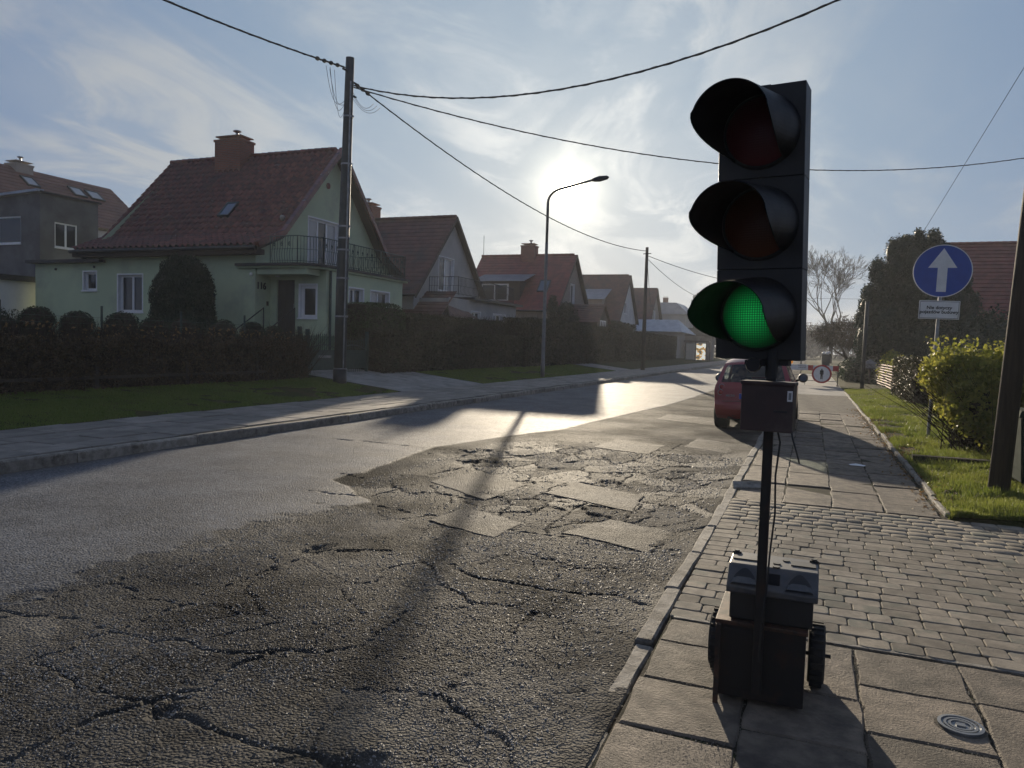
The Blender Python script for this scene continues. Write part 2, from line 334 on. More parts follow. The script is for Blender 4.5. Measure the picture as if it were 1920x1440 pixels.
MT['bin_green'] = pm('bin_green', (0.005, 0.022, 0.015), (0.004, 0.017, 0.012), 8, 0.85, 0.1, 50, 0.002, spec=0.06)  # green darkened to stand for the shadow over the bin
MT['bin_dark'] = pm('bin_dark', (0.03, 0.032, 0.04), (0.022, 0.024, 0.03), 8, 0.5)
MT['cable'] = pm('cable_black', (0.012, 0.012, 0.012), None, 8, 0.6)
MT['stone_chip'] = leafmat('stone_chip', (0.03, 0.029, 0.028), (0.28, 0.268, 0.25), 0.0, 0.62)
MT['slab_grain'] = leafmat('slab_grain', (0.06, 0.05, 0.04), (0.22, 0.19, 0.15), 0.0, 0.6)
MT['bark'] = pm('bark', (0.075, 0.06, 0.045), (0.045, 0.036, 0.028), 6, 0.9, 0.8, 20, 0.02, stretch=(3, 3, 0.6))
MT['twig'] = pm('twigs', (0.06, 0.045, 0.032), (0.035, 0.027, 0.02), 5, 0.9, spec=0.1)
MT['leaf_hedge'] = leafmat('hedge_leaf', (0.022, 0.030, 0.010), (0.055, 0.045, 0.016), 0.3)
MT['leaf_brown'] = leafmat('brown_leaf', (0.05, 0.035, 0.018), (0.09, 0.055, 0.026), 0.3)
MT['leaf_box'] = leafmat('boxwood_leaf', (0.018, 0.032, 0.012), (0.03, 0.048, 0.016), 0.25)
MT['leaf_topiary'] = leafmat('topiary_leaf', (0.035, 0.062, 0.018), (0.065, 0.095, 0.026), 0.3)
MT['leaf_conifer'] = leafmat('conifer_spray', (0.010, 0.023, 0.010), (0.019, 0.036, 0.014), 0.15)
MT['leaf_yellow'] = leafmat('yellow_green_leaf', (0.13, 0.16, 0.022), (0.36, 0.33, 0.07), 0.6)
MT['leaf_dry'] = leafmat('dry_leaf', (0.16, 0.09, 0.035), (0.30, 0.19, 0.08), 0.4)
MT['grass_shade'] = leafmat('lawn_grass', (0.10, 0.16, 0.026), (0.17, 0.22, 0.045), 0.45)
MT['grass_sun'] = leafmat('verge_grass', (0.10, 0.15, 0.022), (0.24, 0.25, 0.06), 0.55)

# brickwork (far chimneys and gable: single bricks are under the size that can be told apart)
def brickmat(name, c1, c2, mortar, sc=1.0):
    m = bpy.data.materials.new(name); m.use_nodes = True; t = m.node_tree; p = t.nodes['Principled BSDF']; p.inputs['Roughness'].default_value = 0.85
    tcd = N(t, 'ShaderNodeTexCoord'); sp = N(t, 'ShaderNodeSeparateXYZ'); L(t, tcd.outputs['Object'], sp.inputs[0])
    cb = N(t, 'ShaderNodeCombineXYZ'); L(t, M_(t, 'ADD', sp.outputs[0], sp.outputs[1]), cb.inputs[0]); L(t, sp.outputs[2], cb.inputs[1])
    b = N(t, 'ShaderNodeTexBrick', offset=0.5); b.inputs['Color1'].default_value = (*c1, 1); b.inputs['Color2'].default_value = (*c2, 1); b.inputs['Mortar'].default_value = (*mortar, 1)
    b.inputs['Scale'].default_value = sc; b.inputs['Mortar Size'].default_value = 0.012; b.inputs['Brick Width'].default_value = 0.26; b.inputs['Row Height'].default_value = 0.078
    L(t, cb.outputs[0], b.inputs['Vector']); L(t, b.outputs['Color'], p.inputs['Base Color'])
    bn = N(t, 'ShaderNodeBump', i_Strength=0.6, i_Distance=0.01); bn.invert = True; L(t, b.outputs['Fac'], bn.inputs['Height']); L(t, bn.outputs[0], p.inputs['Normal'])
    return m
MT['brick'] = brickmat('red_brick', (0.27, 0.085, 0.05), (0.20, 0.065, 0.04), (0.17, 0.12, 0.10))
MT['brick_pale'] = brickmat('pale_brick', (0.30, 0.24, 0.20), (0.24, 0.19, 0.16), (0.20, 0.18, 0.16))

# ================================================================== SETTING
# ---------- ground
gx = np.array([-700, -300, -120, -60, -45, -32, -24, -19, -17, -16, -15, -14.2, -13.4, -12.5, -11.9, -11.42, -11.30, -10, -8.7, -8.55, -5, -0.85, -0.6, 0.4, 1.36, 1.42, 1.8, 2.2, 3.2, 6, 12, 30, 120, 700.0])
gy = np.concatenate([[-300, -100, -40, -10], [0, 4, 8.0, 8.58, 8.62, 9.5], np.arange(10, 120, 2.0), [130, 160, 200, 300, 450, 700]])
GX, GY = np.meshgrid(gx, gy); GZ = np.where((GY < 8.6) & (GX > -0.7) & (GX < 6.5), -0.03, gz(GX))
def grid_faces(nx, ny):
    i = np.arange(nx - 1)[None, :] + (np.arange(ny - 1) * nx)[:, None]; i = i.ravel()
    return np.stack([i, i + 1, i + nx + 1, i + nx], 1)
o = obj_np('ground', np.stack([GX, GY, GZ], -1).reshape(-1, 3), grid_faces(len(gx), len(gy)), MT['soil']); tag(o, 'soil and turf ground under the whole street', 'ground', kind='structure')

# ---------- asphalt
def asphalt():
    m = bpy.data.materials.new('asphalt'); m.use_nodes = True; t = m.node_tree; p = t.nodes['Principled BSDF']
    tcd = N(t, 'ShaderNodeTexCoord'); V = tcd.outputs['Object']
    co = N(t, 'ShaderNodeAttribute', attribute_name='coarse').outputs['Fac']
    du = N(t, 'ShaderNodeAttribute', attribute_name='dust_glare').outputs['Fac']
    vo = N(t, 'ShaderNodeTexVoronoi', feature='F1', i_Scale=62.0, i_Randomness=1.0); L(t, V, vo.inputs['Vector'])
    vf = N(t, 'ShaderNodeTexVoronoi', feature='F1', i_Scale=58.0); L(t, V, vf.inputs['Vector'])
    nb = N(t, 'ShaderNodeTexNoise', i_Scale=1.1, i_Detail=6.0, i_Roughness=0.65); L(t, V, nb.inputs['Vector'])
    nw = N(t, 'ShaderNodeTexNoise', i_Scale=7.0, i_Detail=6.0, i_Roughness=0.7); L(t, V, nw.inputs['Vector'])
    sepf = N(t, 'ShaderNodeSeparateColor'); L(t, vf.outputs['Color'], sepf.inputs[0])
    # stones: per-cell grey, bitumen between
    sepc = N(t, 'ShaderNodeSeparateColor'); L(t, vo.outputs['Color'], sepc.inputs[0])
    stone = M_(t, 'MULTIPLY', smooth(t, sepc.outputs[0], 0.25, 1.0), smooth(t, vo.outputs['Distance'], 0.62, 0.22))
    base = N(t, 'ShaderNodeMix', data_type='RGBA'); base.inputs[6].default_value = (0.024, 0.029, 0.038, 1); base.inputs[7].default_value = (0.125, 0.133, 0.148, 1)
    L(t, M_(t, 'ADD', M_(t, 'MULTIPLY', nb.outputs[0], 0.5), M_(t, 'MULTIPLY', M_(t, 'POWER', sepf.outputs[0], 3.0), 1.6), clamp=True), base.inputs[0])
    old = N(t, 'ShaderNodeMix', data_type='RGBA'); old.inputs[6].default_value = (0.022, 0.022, 0.022, 1); old.inputs[7].default_value = (0.082, 0.08, 0.077, 1); L(t, stone, old.inputs[0])
    mx = N(t, 'ShaderNodeMix', data_type='RGBA'); L(t, co, mx.inputs[0]); L(t, base.outputs[2], mx.inputs[6]); L(t, old.outputs[2], mx.inputs[7])
    dmx = N(t, 'ShaderNodeMix', data_type='RGBA'); L(t, M_(t, 'MULTIPLY', du, M_(t, 'ADD', nw.outputs[0], 0.35), clamp=True), dmx.inputs[0]); L(t, mx.outputs[2], dmx.inputs[6]); dmx.inputs[7].default_value = (0.105, 0.098, 0.085, 1)
    wn = N(t, 'ShaderNodeMix', data_type='RGBA', blend_type='MULTIPLY'); wn.inputs[0].default_value = 0.9; L(t, dmx.outputs[2], wn.inputs[6])
    rampc = N(t, 'ShaderNodeCombineColor'); g = M_(t, 'ADD', M_(t, 'MULTIPLY', smooth(t, nb.outputs[0], 0.36, 0.66), 1.25), 0.40)
    g = M_(t, 'MULTIPLY', M_(t, 'ADD', M_(t, 'MULTIPLY', M_(t, 'SUBTRACT', g, 1.0), M_(t, 'ADD', M_(t, 'MULTIPLY', co, 0.7), 0.3)), 1.0), N(t, 'ShaderNodeAttribute', attribute_name='tone').outputs['Fac'])
    for i in range(3): L(t, g, rampc.inputs[i])
    L(t, rampc.outputs[0], wn.inputs[7]); L(t, wn.outputs[2], p.inputs['Base Color'])
    # gloss: polished wheel tracks and a dull rest
    L(t, M_(t, 'ADD', M_(t, 'MULTIPLY', nw.outputs[0], 0.18), M_(t, 'ADD', M_(t, 'MULTIPLY', co, 0.06), 0.60)), p.inputs['Roughness'])
    po = N(t, 'ShaderNodeAttribute', attribute_name='polish').outputs['Fac']
    L(t, M_(t, 'ADD', M_(t, 'MULTIPLY', po, 0.13), M_(t, 'MULTIPLY', M_(t, 'SUBTRACT', 1.0, co), 0.13)), p.inputs['Specular IOR Level'])
    h = M_(t, 'ADD', M_(t, 'MULTIPLY', M_(t, 'MULTIPLY', smooth(t, vo.outputs['Distance'], 0.75, 0.15), M_(t, 'ADD', sepc.outputs[1], 0.25)), co), M_(t, 'MULTIPLY', M_(t, 'MULTIPLY', smooth(t, vf.outputs['Distance'], 0.8, 0.1), M_(t, 'ADD', sepf.outputs[1], 0.2)), 0.62))
    h = M_(t, 'ADD', h, M_(t, 'MULTIPLY', nw.outputs[0], 0.25))
    bn = N(t, 'ShaderNodeBump', i_Strength=0.85, i_Distance=0.011); L(t, h, bn.inputs['Height']); L(t, bn.outputs[0], p.inputs['Normal'])
    return m
MT['asphalt'] = asphalt()
CR = [
(0.03,[(-2.86,1.89),(-2.88,2.01),(-2.86,2.11),(-2.83,2.32),(-2.79,2.45),(-2.72,2.6),(-2.65,2.66),(-2.65,2.88),(-2.61,3.11),(-2.58,3.2)]),
(0.022,[(-3.59,2.53),(-3.63,2.65),(-3.64,2.84),(-3.59,2.99),(-3.39,3.01),(-3.23,3.0),(-3.14,3.11),(-2.97,3.05),(-2.78,3.09),(-2.58,3.2),(-2.35,3.24),(-2.29,3.4)]),
(0.02,[(-3.59,2.53),(-3.29,2.5),(-3.14,2.48),(-2.99,2.48),(-2.79,2.45),(-2.68,2.44),(-2.5,2.48),(-2.24,2.45),(-2.03,2.45),(-1.85,2.47),(-1.71,2.47),(-1.58,2.45)]),
(0.016,[(-3.59,2.99),(-3.57,3.18),(-3.61,3.57),(-3.6,3.86),(-3.56,4.07),(-3.6,4.55),(-3.58,4.85),(-3.23,5.0)]),
(0.02,[(-3.03,2.48),(-3.19,2.72),(-3.19,2.87),(-3.22,2.97)]),
(0.025,[(-2.68,2.44),(-2.72,2.54),(-2.66,2.58)]),
(0.03,[(-2.47,4.99),(-2.12,4.82),(-1.84,4.83),(-1.63,4.81),(-1.48,4.82),(-1.28,4.86),(-1.11,4.89),(-0.89,4.72)]),
(0.025,[(-3.62,4.87),(-3.4,4.95),(-3.08,5.16)]),
(0.022,[(-4.09,6.52),(-3.61,6.44),(-3.16,6.37),(-2.8,6.33),(-2.38,6.22),(-2.07,6.18),(-1.76,6.25),(-1.41,6.24),(-0.93,6.22)]),
(0.02,[(-2.14,6.25),(-2.18,6.68),(-2.23,7.44),(-2.13,7.8)]),
(0.018,[(-4.15,7.83),(-3.78,7.32),(-3.43,7.28),(-2.97,7.39),(-2.74,7.6),(-2.78,8.27),(-2.69,8.51)]),
(0.02,[(-2.74,7.6),(-2.16,7.58),(-1.61,7.58),(-1.65,8.32),(-2.15,8.46),(-2.67,8.53)]),
(0.018,[(-7.67,10.41),(-6.33,10.35),(-5.47,10.22),(-4.99,10.55),(-4.25,9.92),(-3.85,10.64)]),
(0.018,[(-5.34,7.72),(-4.5,7.62),(-4.23,7.59)]),
(0.018,[(-2.14,6.47),(-1.98,6.79),(-1.79,6.89),(-1.79,7.41)]),
(0.016,[(-2.78,6.34),(-2.82,6.82),(-2.84,7.23)]),
(0.018,[(-1.82,6.88),(-1.47,6.84),(-1.2,6.99),(-0.98,7.34)]),
(0.016,[(-1.59,7.52),(-1.59,7.01)]),
(0.016,[(-1.11,6.4),(-1.13,6.02)]),
(0.02,[(-5.11,6.71),(-4.34,6.75),(-4.31,7.54)]),
(0.015,[(-4.27,8.72),(-4.16,9.69),(-4.01,10.37)]),
(0.018,[(-5.28,9.85),(-4.89,9.8),(-4.8,10.34)]),
(0.02,[(-2.55,8.8),(-2.35,8.71),(-2.05,8.7),(-2.15,10.17)]),
(0.016,[(-2.15,10.17),(-1.73,10.31),(-1.38,10.16)]),
(0.014,[(-4.44,2.94),(-4.21,2.98),(-3.91,3.06),(-3.59,2.99)]),
(0.014,[(-4.52,3.0),(-4.44,3.2),(-4.35,3.54),(-4.38,3.96)]),
(0.016,[(-2.25,4.04),(-2.24,3.87),(-2.29,3.4)]),
(0.014,[(-11.0,13.73),(-10.63,14.93),(-9.22,17.16)]),
(0.014,[(-3.67,12.6),(-2.89,12.53),(-2.05,12.16),(-2.08,13.28)]),

]
xs = np.concatenate([np.arange(-8.62, -5.6, 0.06), np.arange(-5.6, -0.74, 0.0165)])
ys = [1.3]
while ys[-1] < 60: ys.append(ys[-1] + 0.013 + 0.0040 * max(0, ys[-1] - 2.4))
ys = np.array(ys); RX, RY = np.meshgrid(xs, ys); sh = RX.shape
PX, PY = RX.ravel(), RY.ravel()
def vnoise(x, y, s, seed):
    """smooth value noise on a lattice"""
    r = np.random.default_rng(seed); T = r.random((256, 256))
    X, Y = x / s, y / s; xi, yi = np.floor(X).astype(int), np.floor(Y).astype(int); fx, fy = X - xi, Y - yi
    fx = fx * fx * (3 - 2 * fx); fy = fy * fy * (3 - 2 * fy)
    a = T[xi % 256, yi % 256]; b = T[(xi + 1) % 256, yi % 256]; c = T[xi % 256, (yi + 1) % 256]; d = T[(xi + 1) % 256, (yi + 1) % 256]
    return (a * (1 - fx) + b * fx) * (1 - fy) + (c * (1 - fx) + d * fx) * fy
def fbm(x, y, s, seed, o=4):
    return sum(vnoise(x, y, s / 2 ** k, seed + k) * 0.5 ** k for k in range(o)) / sum(0.5 ** k for k in range(o))
wx = PX + (fbm(PX, PY, 0.25, 3) - 0.5) * 0.16; wy = PY + (fbm(PX, PY, 0.25, 9) - 0.5) * 0.16
H = (fbm(PX, PY, 1.6, 21) - 0.5) * 0.030 + (fbm(PX, PY, 0.35, 31) - 0.5) * 0.008
# edge of the newer, smoother surface on the far side of the carriageway
edge = np.interp(PY, [0, 3, 5, 6.6, 7.4, 8.5, 10.5, 12.2, 14.2, 16.1, 21.5, 26.3, 40, 60], [-4.6, -4.5, -4.38, -4.16, -5.2, -5.25, -5.5, -5.1, -4.5, -4.4, -3.9, -3.7, -3.6, -3.5])
jag = (fbm(PX, PY, 0.5, 41) - 0.5) * 0.35
dE = PX - edge - jag * np.clip((5.5 - np.abs(PY - 5.5)) / 4, 0.15, 1)
coarse = np.clip(dE / 0.05 + 0.5, 0, 1); soft = np.clip(dE / 0.9 + 0.5, 0, 1)
coarse = np.where(PY < 6.3, np.clip((dE + 0.15 + (fbm(PX, PY, 0.16, 43, 3) - 0.5) * 0.9) / 0.10 + 0.5, 0, 1) * 0.55 + soft * 0.45, coarse)
H += 0.010 * (1 - coarse)
dust_glare = np.clip((fbm(PX, PY, 0.9, 51) - 0.5) * 2.4, 0, 1) * coarse
dust_glare = np.maximum(dust_glare, np.clip(1 - (-0.80 - PX) / (0.28 + 0.35 * fbm(PX, PY, 0.6, 57)), 0, 1) * 0.9)     # grit along the kerb
dust_glare = np.maximum(dust_glare, np.clip(1 - (PX + 8.62) / 0.25, 0, 1) * 0.8)
crk = np.zeros_like(PX)
for w, pl in CR:
    pl = np.array(pl)
    x0, y0 = pl.min(0) - 0.3; x1, y1 = pl.max(0) + 0.3
    ix = np.where((wx > x0) & (wx < x1) & (wy > y0) & (wy < y1))[0]
    if not len(ix): continue
    d = np.full(len(ix), 9.0)
    for a, b in zip(pl[:-1], pl[1:]):
        ab = b - a; L2 = (ab ** 2).sum() + 1e-9
        tt = np.clip(((wx[ix] - a[0]) * ab[0] + (wy[ix] - a[1]) * ab[1]) / L2, 0, 1)
        d = np.minimum(d, np.hypot(wx[ix] - a[0] - tt * ab[0], wy[ix] - a[1] - tt * ab[1]))
    wv = w * (0.10 + 0.75 * fbm(PX[ix], PY[ix], 0.35, 61) ** 1.5) * (1 + 0.03 * np.maximum(PY[ix] - 3, 0))
    crk[ix] = np.maximum(crk[ix], np.clip(1.25 - d / wv, 0, 1))
    dust_glare[ix] = np.maximum(dust_glare[ix], np.clip(1 - d / (wv * 6 + 0.02), 0, 1) * 0.5)
# broken crazed zone: irregular plates
sd = np.random.default_rng(5)
seeds = np.stack([sd.uniform(-4.9, -0.9, 95), sd.uniform(6.6, 12.6, 95)], 1)
zone = np.where((PX > -5.3) & (PX < -0.8) & (PY > 6.2) & (PY < 13.2))[0]
F1 = np.full(len(zone), 9.0); F2 = np.full(len(zone), 9.0); ID = np.zeros(len(zone), int)
for k, (sx, sy) in enumerate(seeds):
    dxx, dyy = np.abs(wx[zone] - sx - 0.18 * (wy[zone] - sy)), np.abs(wy[zone] - sy + 0.12 * (wx[zone] - sx)) * 0.8; d = np.maximum(dxx, dyy) * 0.8 + 0.2 * np.hypot(dxx, dyy)
    n1_ = d < F1; F2 = np.where(n1_, F1, np.minimum(F2, d)); ID = np.where(n1_, k, ID); F1 = np.where(n1_, d, F1)
fade = np.clip((PY[zone] - 6.4) / 0.8, 0, 1) * np.clip((13 - PY[zone]) / 1.5, 0, 1) * np.clip((PX[zone] + 5.1) / 0.5, 0, 1)
cz = np.clip(1.15 - (F2 - F1) / (0.010 + 0.026 * fbm(PX[zone], PY[zone], 0.4, 71)), 0, 1) * fade * (fbm(PX[zone], PY[zone], 1.0, 77) > 0.38)
crk[zone] = np.maximum(crk[zone], cz * 0.6)
dust_glare[zone] = np.maximum(dust_glare[zone] * (1 - 0.6 * fade), fade * np.clip(sd.uniform(-0.4, 0.9, 95)[ID], 0, 1) * 0.6)  # pale glare of single plates put into the colour, over the real dust
tilt = sd.normal(0, 1, (95, 3))
H[zone] += fade * (tilt[ID, 0] * 0.0025 + tilt[ID, 1] * 0.005 * (PX[zone] - seeds[ID, 0]) + tilt[ID, 2] * 0.006 * (PY[zone] - seeds[ID, 1]))
# foreground: larger plates parted by thin cracks, each a slightly different repair
tone = np.ones_like(PX); polish = (0.30 + 0.22 * np.clip((-2.6 - PX) / 1.5, 0, 1) * (PY < 6.5)) * coarse * np.clip(fbm(PX, PY, 0.8, 95) * 2.2 - 0.5, 0.25, 1.2)
polish[zone] = np.maximum(polish[zone], fade * np.clip(sd.uniform(-0.2, 1.15, 95), 0.1, 1)[ID])
tone[zone] = 1 + fade * (sd.uniform(-0.35, 0.5, 95)[ID])
s2 = np.stack([sd.uniform(-4.9, -0.9, 46), sd.uniform(1.4, 7.4, 46)], 1); z2 = np.where((PX > -5.2) & (PX < -0.8) & (PY < 7.2))[0]
G1 = np.full(len(z2), 9.0); G2 = np.full(len(z2), 9.0); J = np.zeros(len(z2), int)
for k, (sx, sy) in enumerate(s2):
    dxx, dyy = np.abs(wx[z2] - sx + 0.25 * (wy[z2] - sy)), np.abs(wy[z2] - sy - 0.2 * (wx[z2] - sx)); d = np.maximum(dxx, dyy) * 0.7 + 0.3 * np.hypot(dxx, dyy)
    m1 = d < G1; G2 = np.where(m1, G1, np.minimum(G2, d)); J = np.where(m1, k, J); G1 = np.where(m1, d, G1)
f2 = np.clip((7.0 - PY[z2]) / 0.6, 0, 1) * coarse[z2]
c2 = np.clip(1.1 - (G2 - G1) / (0.003 + 0.012 * fbm(PX[z2], PY[z2], 0.35, 171)), 0, 1) * f2 * np.clip((fbm(PX[z2], PY[z2], 0.9, 177) - 0.50) * 14, 0, 1)
crk[z2] = np.maximum(crk[z2], c2 * 0.6)
tn2 = sd.uniform(-0.4, 0.35, 46); tone[z2] *= 1 + f2 * tn2[J] * np.clip((G2 - G1) / 0.04, 0, 1)
dust_glare[z2] = np.clip(dust_glare[z2] + f2 * np.clip(sd.uniform(-0.6, 0.5, 46), 0, 1)[J] * 0.5, 0, 1)
H[z2] += f2 * sd.normal(0, 0.0022, 46)[J]
# potholes
for (px, py, pr, dep) in ((-4.7, 10.3, 0.42, 0.035), (-4.2, 9.5, 0.30, 0.03), (-2.2, 8.95, 0.16, 0.03), (-3.62, 4.85, 0.12, 0.02), (-2.66, 2.47, 0.07, 0.022), (-1.62, 2.4, 0.14, 0.025)):
    d = np.hypot(wx - px, (wy - py) * 0.8); q = np.clip(1.15 - d / (pr * (0.5 + fbm(PX, PY, 0.3, 83))), 0, 1)
    H -= dep * np.minimum(q * 2.0, 1); dust_glare = np.maximum(dust_glare, q * 0.7)
H += 0; H0 = H.copy(); H -= crk * 0.028
# coarse stones standing out of the worn surface
H += coarse * (fbm(PX, PY, 0.045, 91, 2) - 0.5) * 0.007 * np.clip(1.6 - PY / 9, 0, 1)
H += np.clip((PX + 1.35) / 0.5, 0, 1) ** 1.5 * 0.030
def road_obj(name, V, F, co, du, parent=None, to=None, po=None):
    me = mesh_np(name, V, F); me.materials.append(MT['asphalt'])
    for nm, a in (('coarse', co), ('dust_glare', du), ('tone', np.ones(len(V)) if to is None else to), ('polish', np.full(len(V), 0.4) if po is None else po)):
        at = me.attributes.new(nm, 'FLOAT', 'POINT'); at.data.foreach_set('value', np.ascontiguousarray(a, dtype=np.float32))
    me.polygons.foreach_set('use_smooth', np.ones(len(me.polygons), dtype=bool))
    return reg(bpy.data.objects.new(name, me), parent, True)
road = road_obj('road', np.stack([PX, PY, H], 1), grid_faces(len(xs), len(ys)), coarse, dust_glare, None, tone, polish)
tag(road, 'worn two-lane asphalt street with cracked broken right side', 'road', kind='structure')
fx = np.array([-8.62, -6, -4, -3.5, -2, -0.74]); fy = np.concatenate([np.arange(60, 130, 5.0), [150, 200, 300, 420]])
FX, FY = np.meshgrid(fx, fy)
road_obj('far_carriageway', np.stack([FX, FY, np.full(FX.shape, -0.004)], -1).reshape(-1, 3), grid_faces(len(fx), len(fy)), np.clip((FX + 3.5) * 3, 0, 1).ravel(), np.full(FX.size, 0.15), road)
NX, NY = np.meshgrid(np.array([-8.62, -4.6, -3.8, -0.74]), np.array([-60, -10, 1.31]))
road_obj('near_carriageway', np.stack([NX, NY, np.full(NX.shape, -0.004)], -1).reshape(-1, 3), grid_faces(4, 3), np.clip((NX + 4.4) * 3, 0, 1).ravel(), np.full(NX.size, 0.2), road)

# worn-out aggregate: stone chips standing proud of the old surface
def chips(n, y0, y1, s0, s1, seed):
    r = np.random.default_rng(seed); x = r.uniform(-4.9, -0.88, n); y = y0 + (y1 - y0) * r.random(n)
    i = np.clip(np.searchsorted(ys, y), 1, len(ys) - 1); j = np.clip(np.searchsorted(xs, x), 1, len(xs) - 1); hh = H.reshape(sh)[i, j]; cc = coarse.reshape(sh)[i, j]; kk = crk.reshape(sh)[i, j]; dd = dust_glare.reshape(sh)[i, j]
    keep = (r.random(n) < cc * (1.05 - 0.7 * dd)) & (kk < 0.2) & (r.random(n) < np.clip(2.2 * fbm(x, y, 0.7, 801) - 0.45, 0.12, 1)); x, y, hh = x[keep], y[keep], hh[keep]; n = len(x)
    s = (s0 + (s1 - s0) * (y - y0) / (y1 - y0)) * (0.42 + 0.85 * r.random(n) ** 2); a0 = r.uniform(0, 6.28, n); V = np.zeros((n, 6, 3))
    for k in range(5):
        a = a0 + k * 1.2566 + r.uniform(-0.3, 0.3, n); q = s * r.uniform(0.7, 1.25, n); V[:, k, 0] = x + q * np.cos(a) * 1.1; V[:, k, 1] = y + q * np.sin(a); V[:, k, 2] = hh - 0.002
    V[:, 5, 0] = x + s * r.uniform(-0.4, 0.4, n); V[:, 5, 1] = y + s * r.uniform(-0.4, 0.4, n); V[:, 5, 2] = hh + s * r.uniform(0.35, 0.8, n)
    b = np.arange(n)[:, None] * 6; F = np.concatenate([np.concatenate([b + k, b + (k + 1) % 5, b + 5], 1) for k in range(5)]); return V.reshape(-1, 3), F
Vc, Fc = [], []; off = 0
for q in ((54000, 1.6, 3.4, 0.0058, 0.0068, 1), (52000, 3.4, 6.2, 0.0068, 0.009, 2), (26000, 6.2, 12.0, 0.009, 0.014, 3)):
    v_, f_ = chips(*q); Vc.append(v_); Fc.append(f_ + off); off += len(v_)
o = obj_np('aggregate', np.concatenate(Vc), np.concatenate(Fc), MT['stone_chip'], road); o['kind'] = 'stuff'

def patch(pts, h, seed):
    """an asphalt repair: a shallow irregular plate laid proud of the old surface"""
    r = np.random.default_rng(seed); P = []
    n = len(pts)
    for i in range(n):
        a, b = np.array(pts[i]), np.array(pts[(i + 1) % n])
        for k in range(6): P.append(a + (b - a) * k / 6 + r.normal(0, 0.012, 2))
    P = np.array(P); c = P.mean(0)
    zb = []
    for q in P:
        i = np.argmin(np.abs(ys - q[1])); j = np.argmin(np.abs(xs - q[0])); zb.append(float(np.median(H0.reshape(sh)[max(0, i - 3):i + 4, max(0, j - 3):j + 4])))
    zm = float(np.median(zb)); zb = [0.6 * z + 0.4 * zm for z in zb]
    m = len(P); V = [];
    for f_, z in ((1.0, -0.05), (1.0, h - 0.004), (0.97, h), (0.5, h + 0.001)):
        for q, zz_ in zip(P, zb): V.append((*(c + (q - c) * f_), (zz_ if f_ > 0.6 else 0.5 * zz_ + 0.5 * zm) + z))
    V.append((c[0], c[1], zm + h + 0.002)); F = []
    for k in range(3):
        for i in range(m):
            F.append((k * m + i, k * m + (i + 1) % m, (k + 1) * m + (i + 1) % m)); F.append((k * m + i, (k + 1) * m + (i + 1) % m, (k + 1) * m + i))
    for i in range(m): F.append((3 * m + i, 3 * m + (i + 1) % m, 4 * m))
    V = np.array(V); o = road_obj('asphalt_patch', V, np.array(F), np.full(len(V), 0.85), np.full(len(V), 0.05 + 0.3 * r.random()), road)
    o.data.polygons.foreach_set('use_smooth', np.zeros(len(o.data.polygons), dtype=bool))
for k, (pp, h) in enumerate([
    ([(-2.73, 7.95), (-1.60, 7.45), (-1.70, 8.38), (-2.62, 8.75)], 0.007),
    ([(-2.0, 6.35), (-1.15, 6.05), (-1.05, 6.85), (-1.75, 7.05)], 0.007),
    ([(-1.95, 12.9), (-1.15, 12.5), (-1.05, 13.8), (-1.9, 14.3)], 0.007),
    ([(-3.3, 12.0), (-2.3, 11.7), (-2.25, 12.9), (-3.2, 13.3)], 0.007),
    ([(-4.2, 7.9), (-3.2, 7.3), (-3.1, 8.3), (-4.0, 8.9)], 0.007),
    ([(-3.3, 17.5), (-1.9, 17.0), (-1.9, 18.6), (-3.3, 19.2)], 0.007),
    ([(-3.3, 6.2), (-2.5, 5.9), (-2.45, 6.5), (-3.2, 6.9)], 0.007)]):
    patch(pp, h, 100 + k)

# ---------- paving pieces
def slab_mesh(name, w, d, h, ch, mat, seed, n=2):
    """a chamfered plate with slightly uneven top and nibbled corners"""
    r = random.Random(seed); mb = MB()
    def ring(inset, z, j):
        P = []; cs = [(-w / 2 + inset, -d / 2 + inset), (w / 2 - inset, -d / 2 + inset), (w / 2 - inset, d / 2 - inset), (-w / 2 + inset, d / 2 - inset)]
        for i in range(4):
            a, b = cs[i], cs[(i + 1) % 4]
            for k in range(n): t = k / n; P.append((a[0] + (b[0] - a[0]) * t + jit[i * n + k][0] * j, a[1] + (b[1] - a[1]) * t + jit[i * n + k][1] * j, z))
        return P
    jit = [(r.uniform(-1, 1) * 0.008, r.uniform(-1, 1) * 0.008) for _ in range(4 * n)]
    A, B_, T = ring(0, 0, 1), ring(0, h - ch, 1), ring(ch, h, 1); m = 4 * n
    F = [(i, (i + 1) % m, m + (i + 1) % m, m + i) for i in range(m)] + [(m + i, m + (i + 1) % m, 2 * m + (i + 1) % m, 2 * m + i) for i in range(m)] + [tuple(range(2 * m, 3 * m))]
    mb.add(A + B_ + T, F)
    me = bpy.data.meshes.new(name); me.from_pydata(mb.v, [], mb.f); me.materials.append(mat); return me
def join_np(name, me, places, parent, mat):
    """many placed copies of a mesh joined into one part"""
    me.calc_loop_triangles()
    V = np.array([v.co[:] for v in me.vertices]); T = np.array([t.vertices[:] for t in me.loop_triangles]); n = len(V)
    VV = []; FF = []
    for k, (loc, rz, sc) in enumerate(places):
        c, s = math.cos(rz), math.sin(rz); Q = V * np.array(sc)
        VV.append(np.stack([Q[:, 0] * c - Q[:, 1] * s, Q[:, 0] * s + Q[:, 1] * c, Q[:, 2]], 1) + np.array(loc)); FF.append(T + k * n)
    if not VV: return None
    o = obj_np(name, np.concatenate(VV), np.concatenate(FF), mat, parent); o['kind'] = 'stuff'; return o
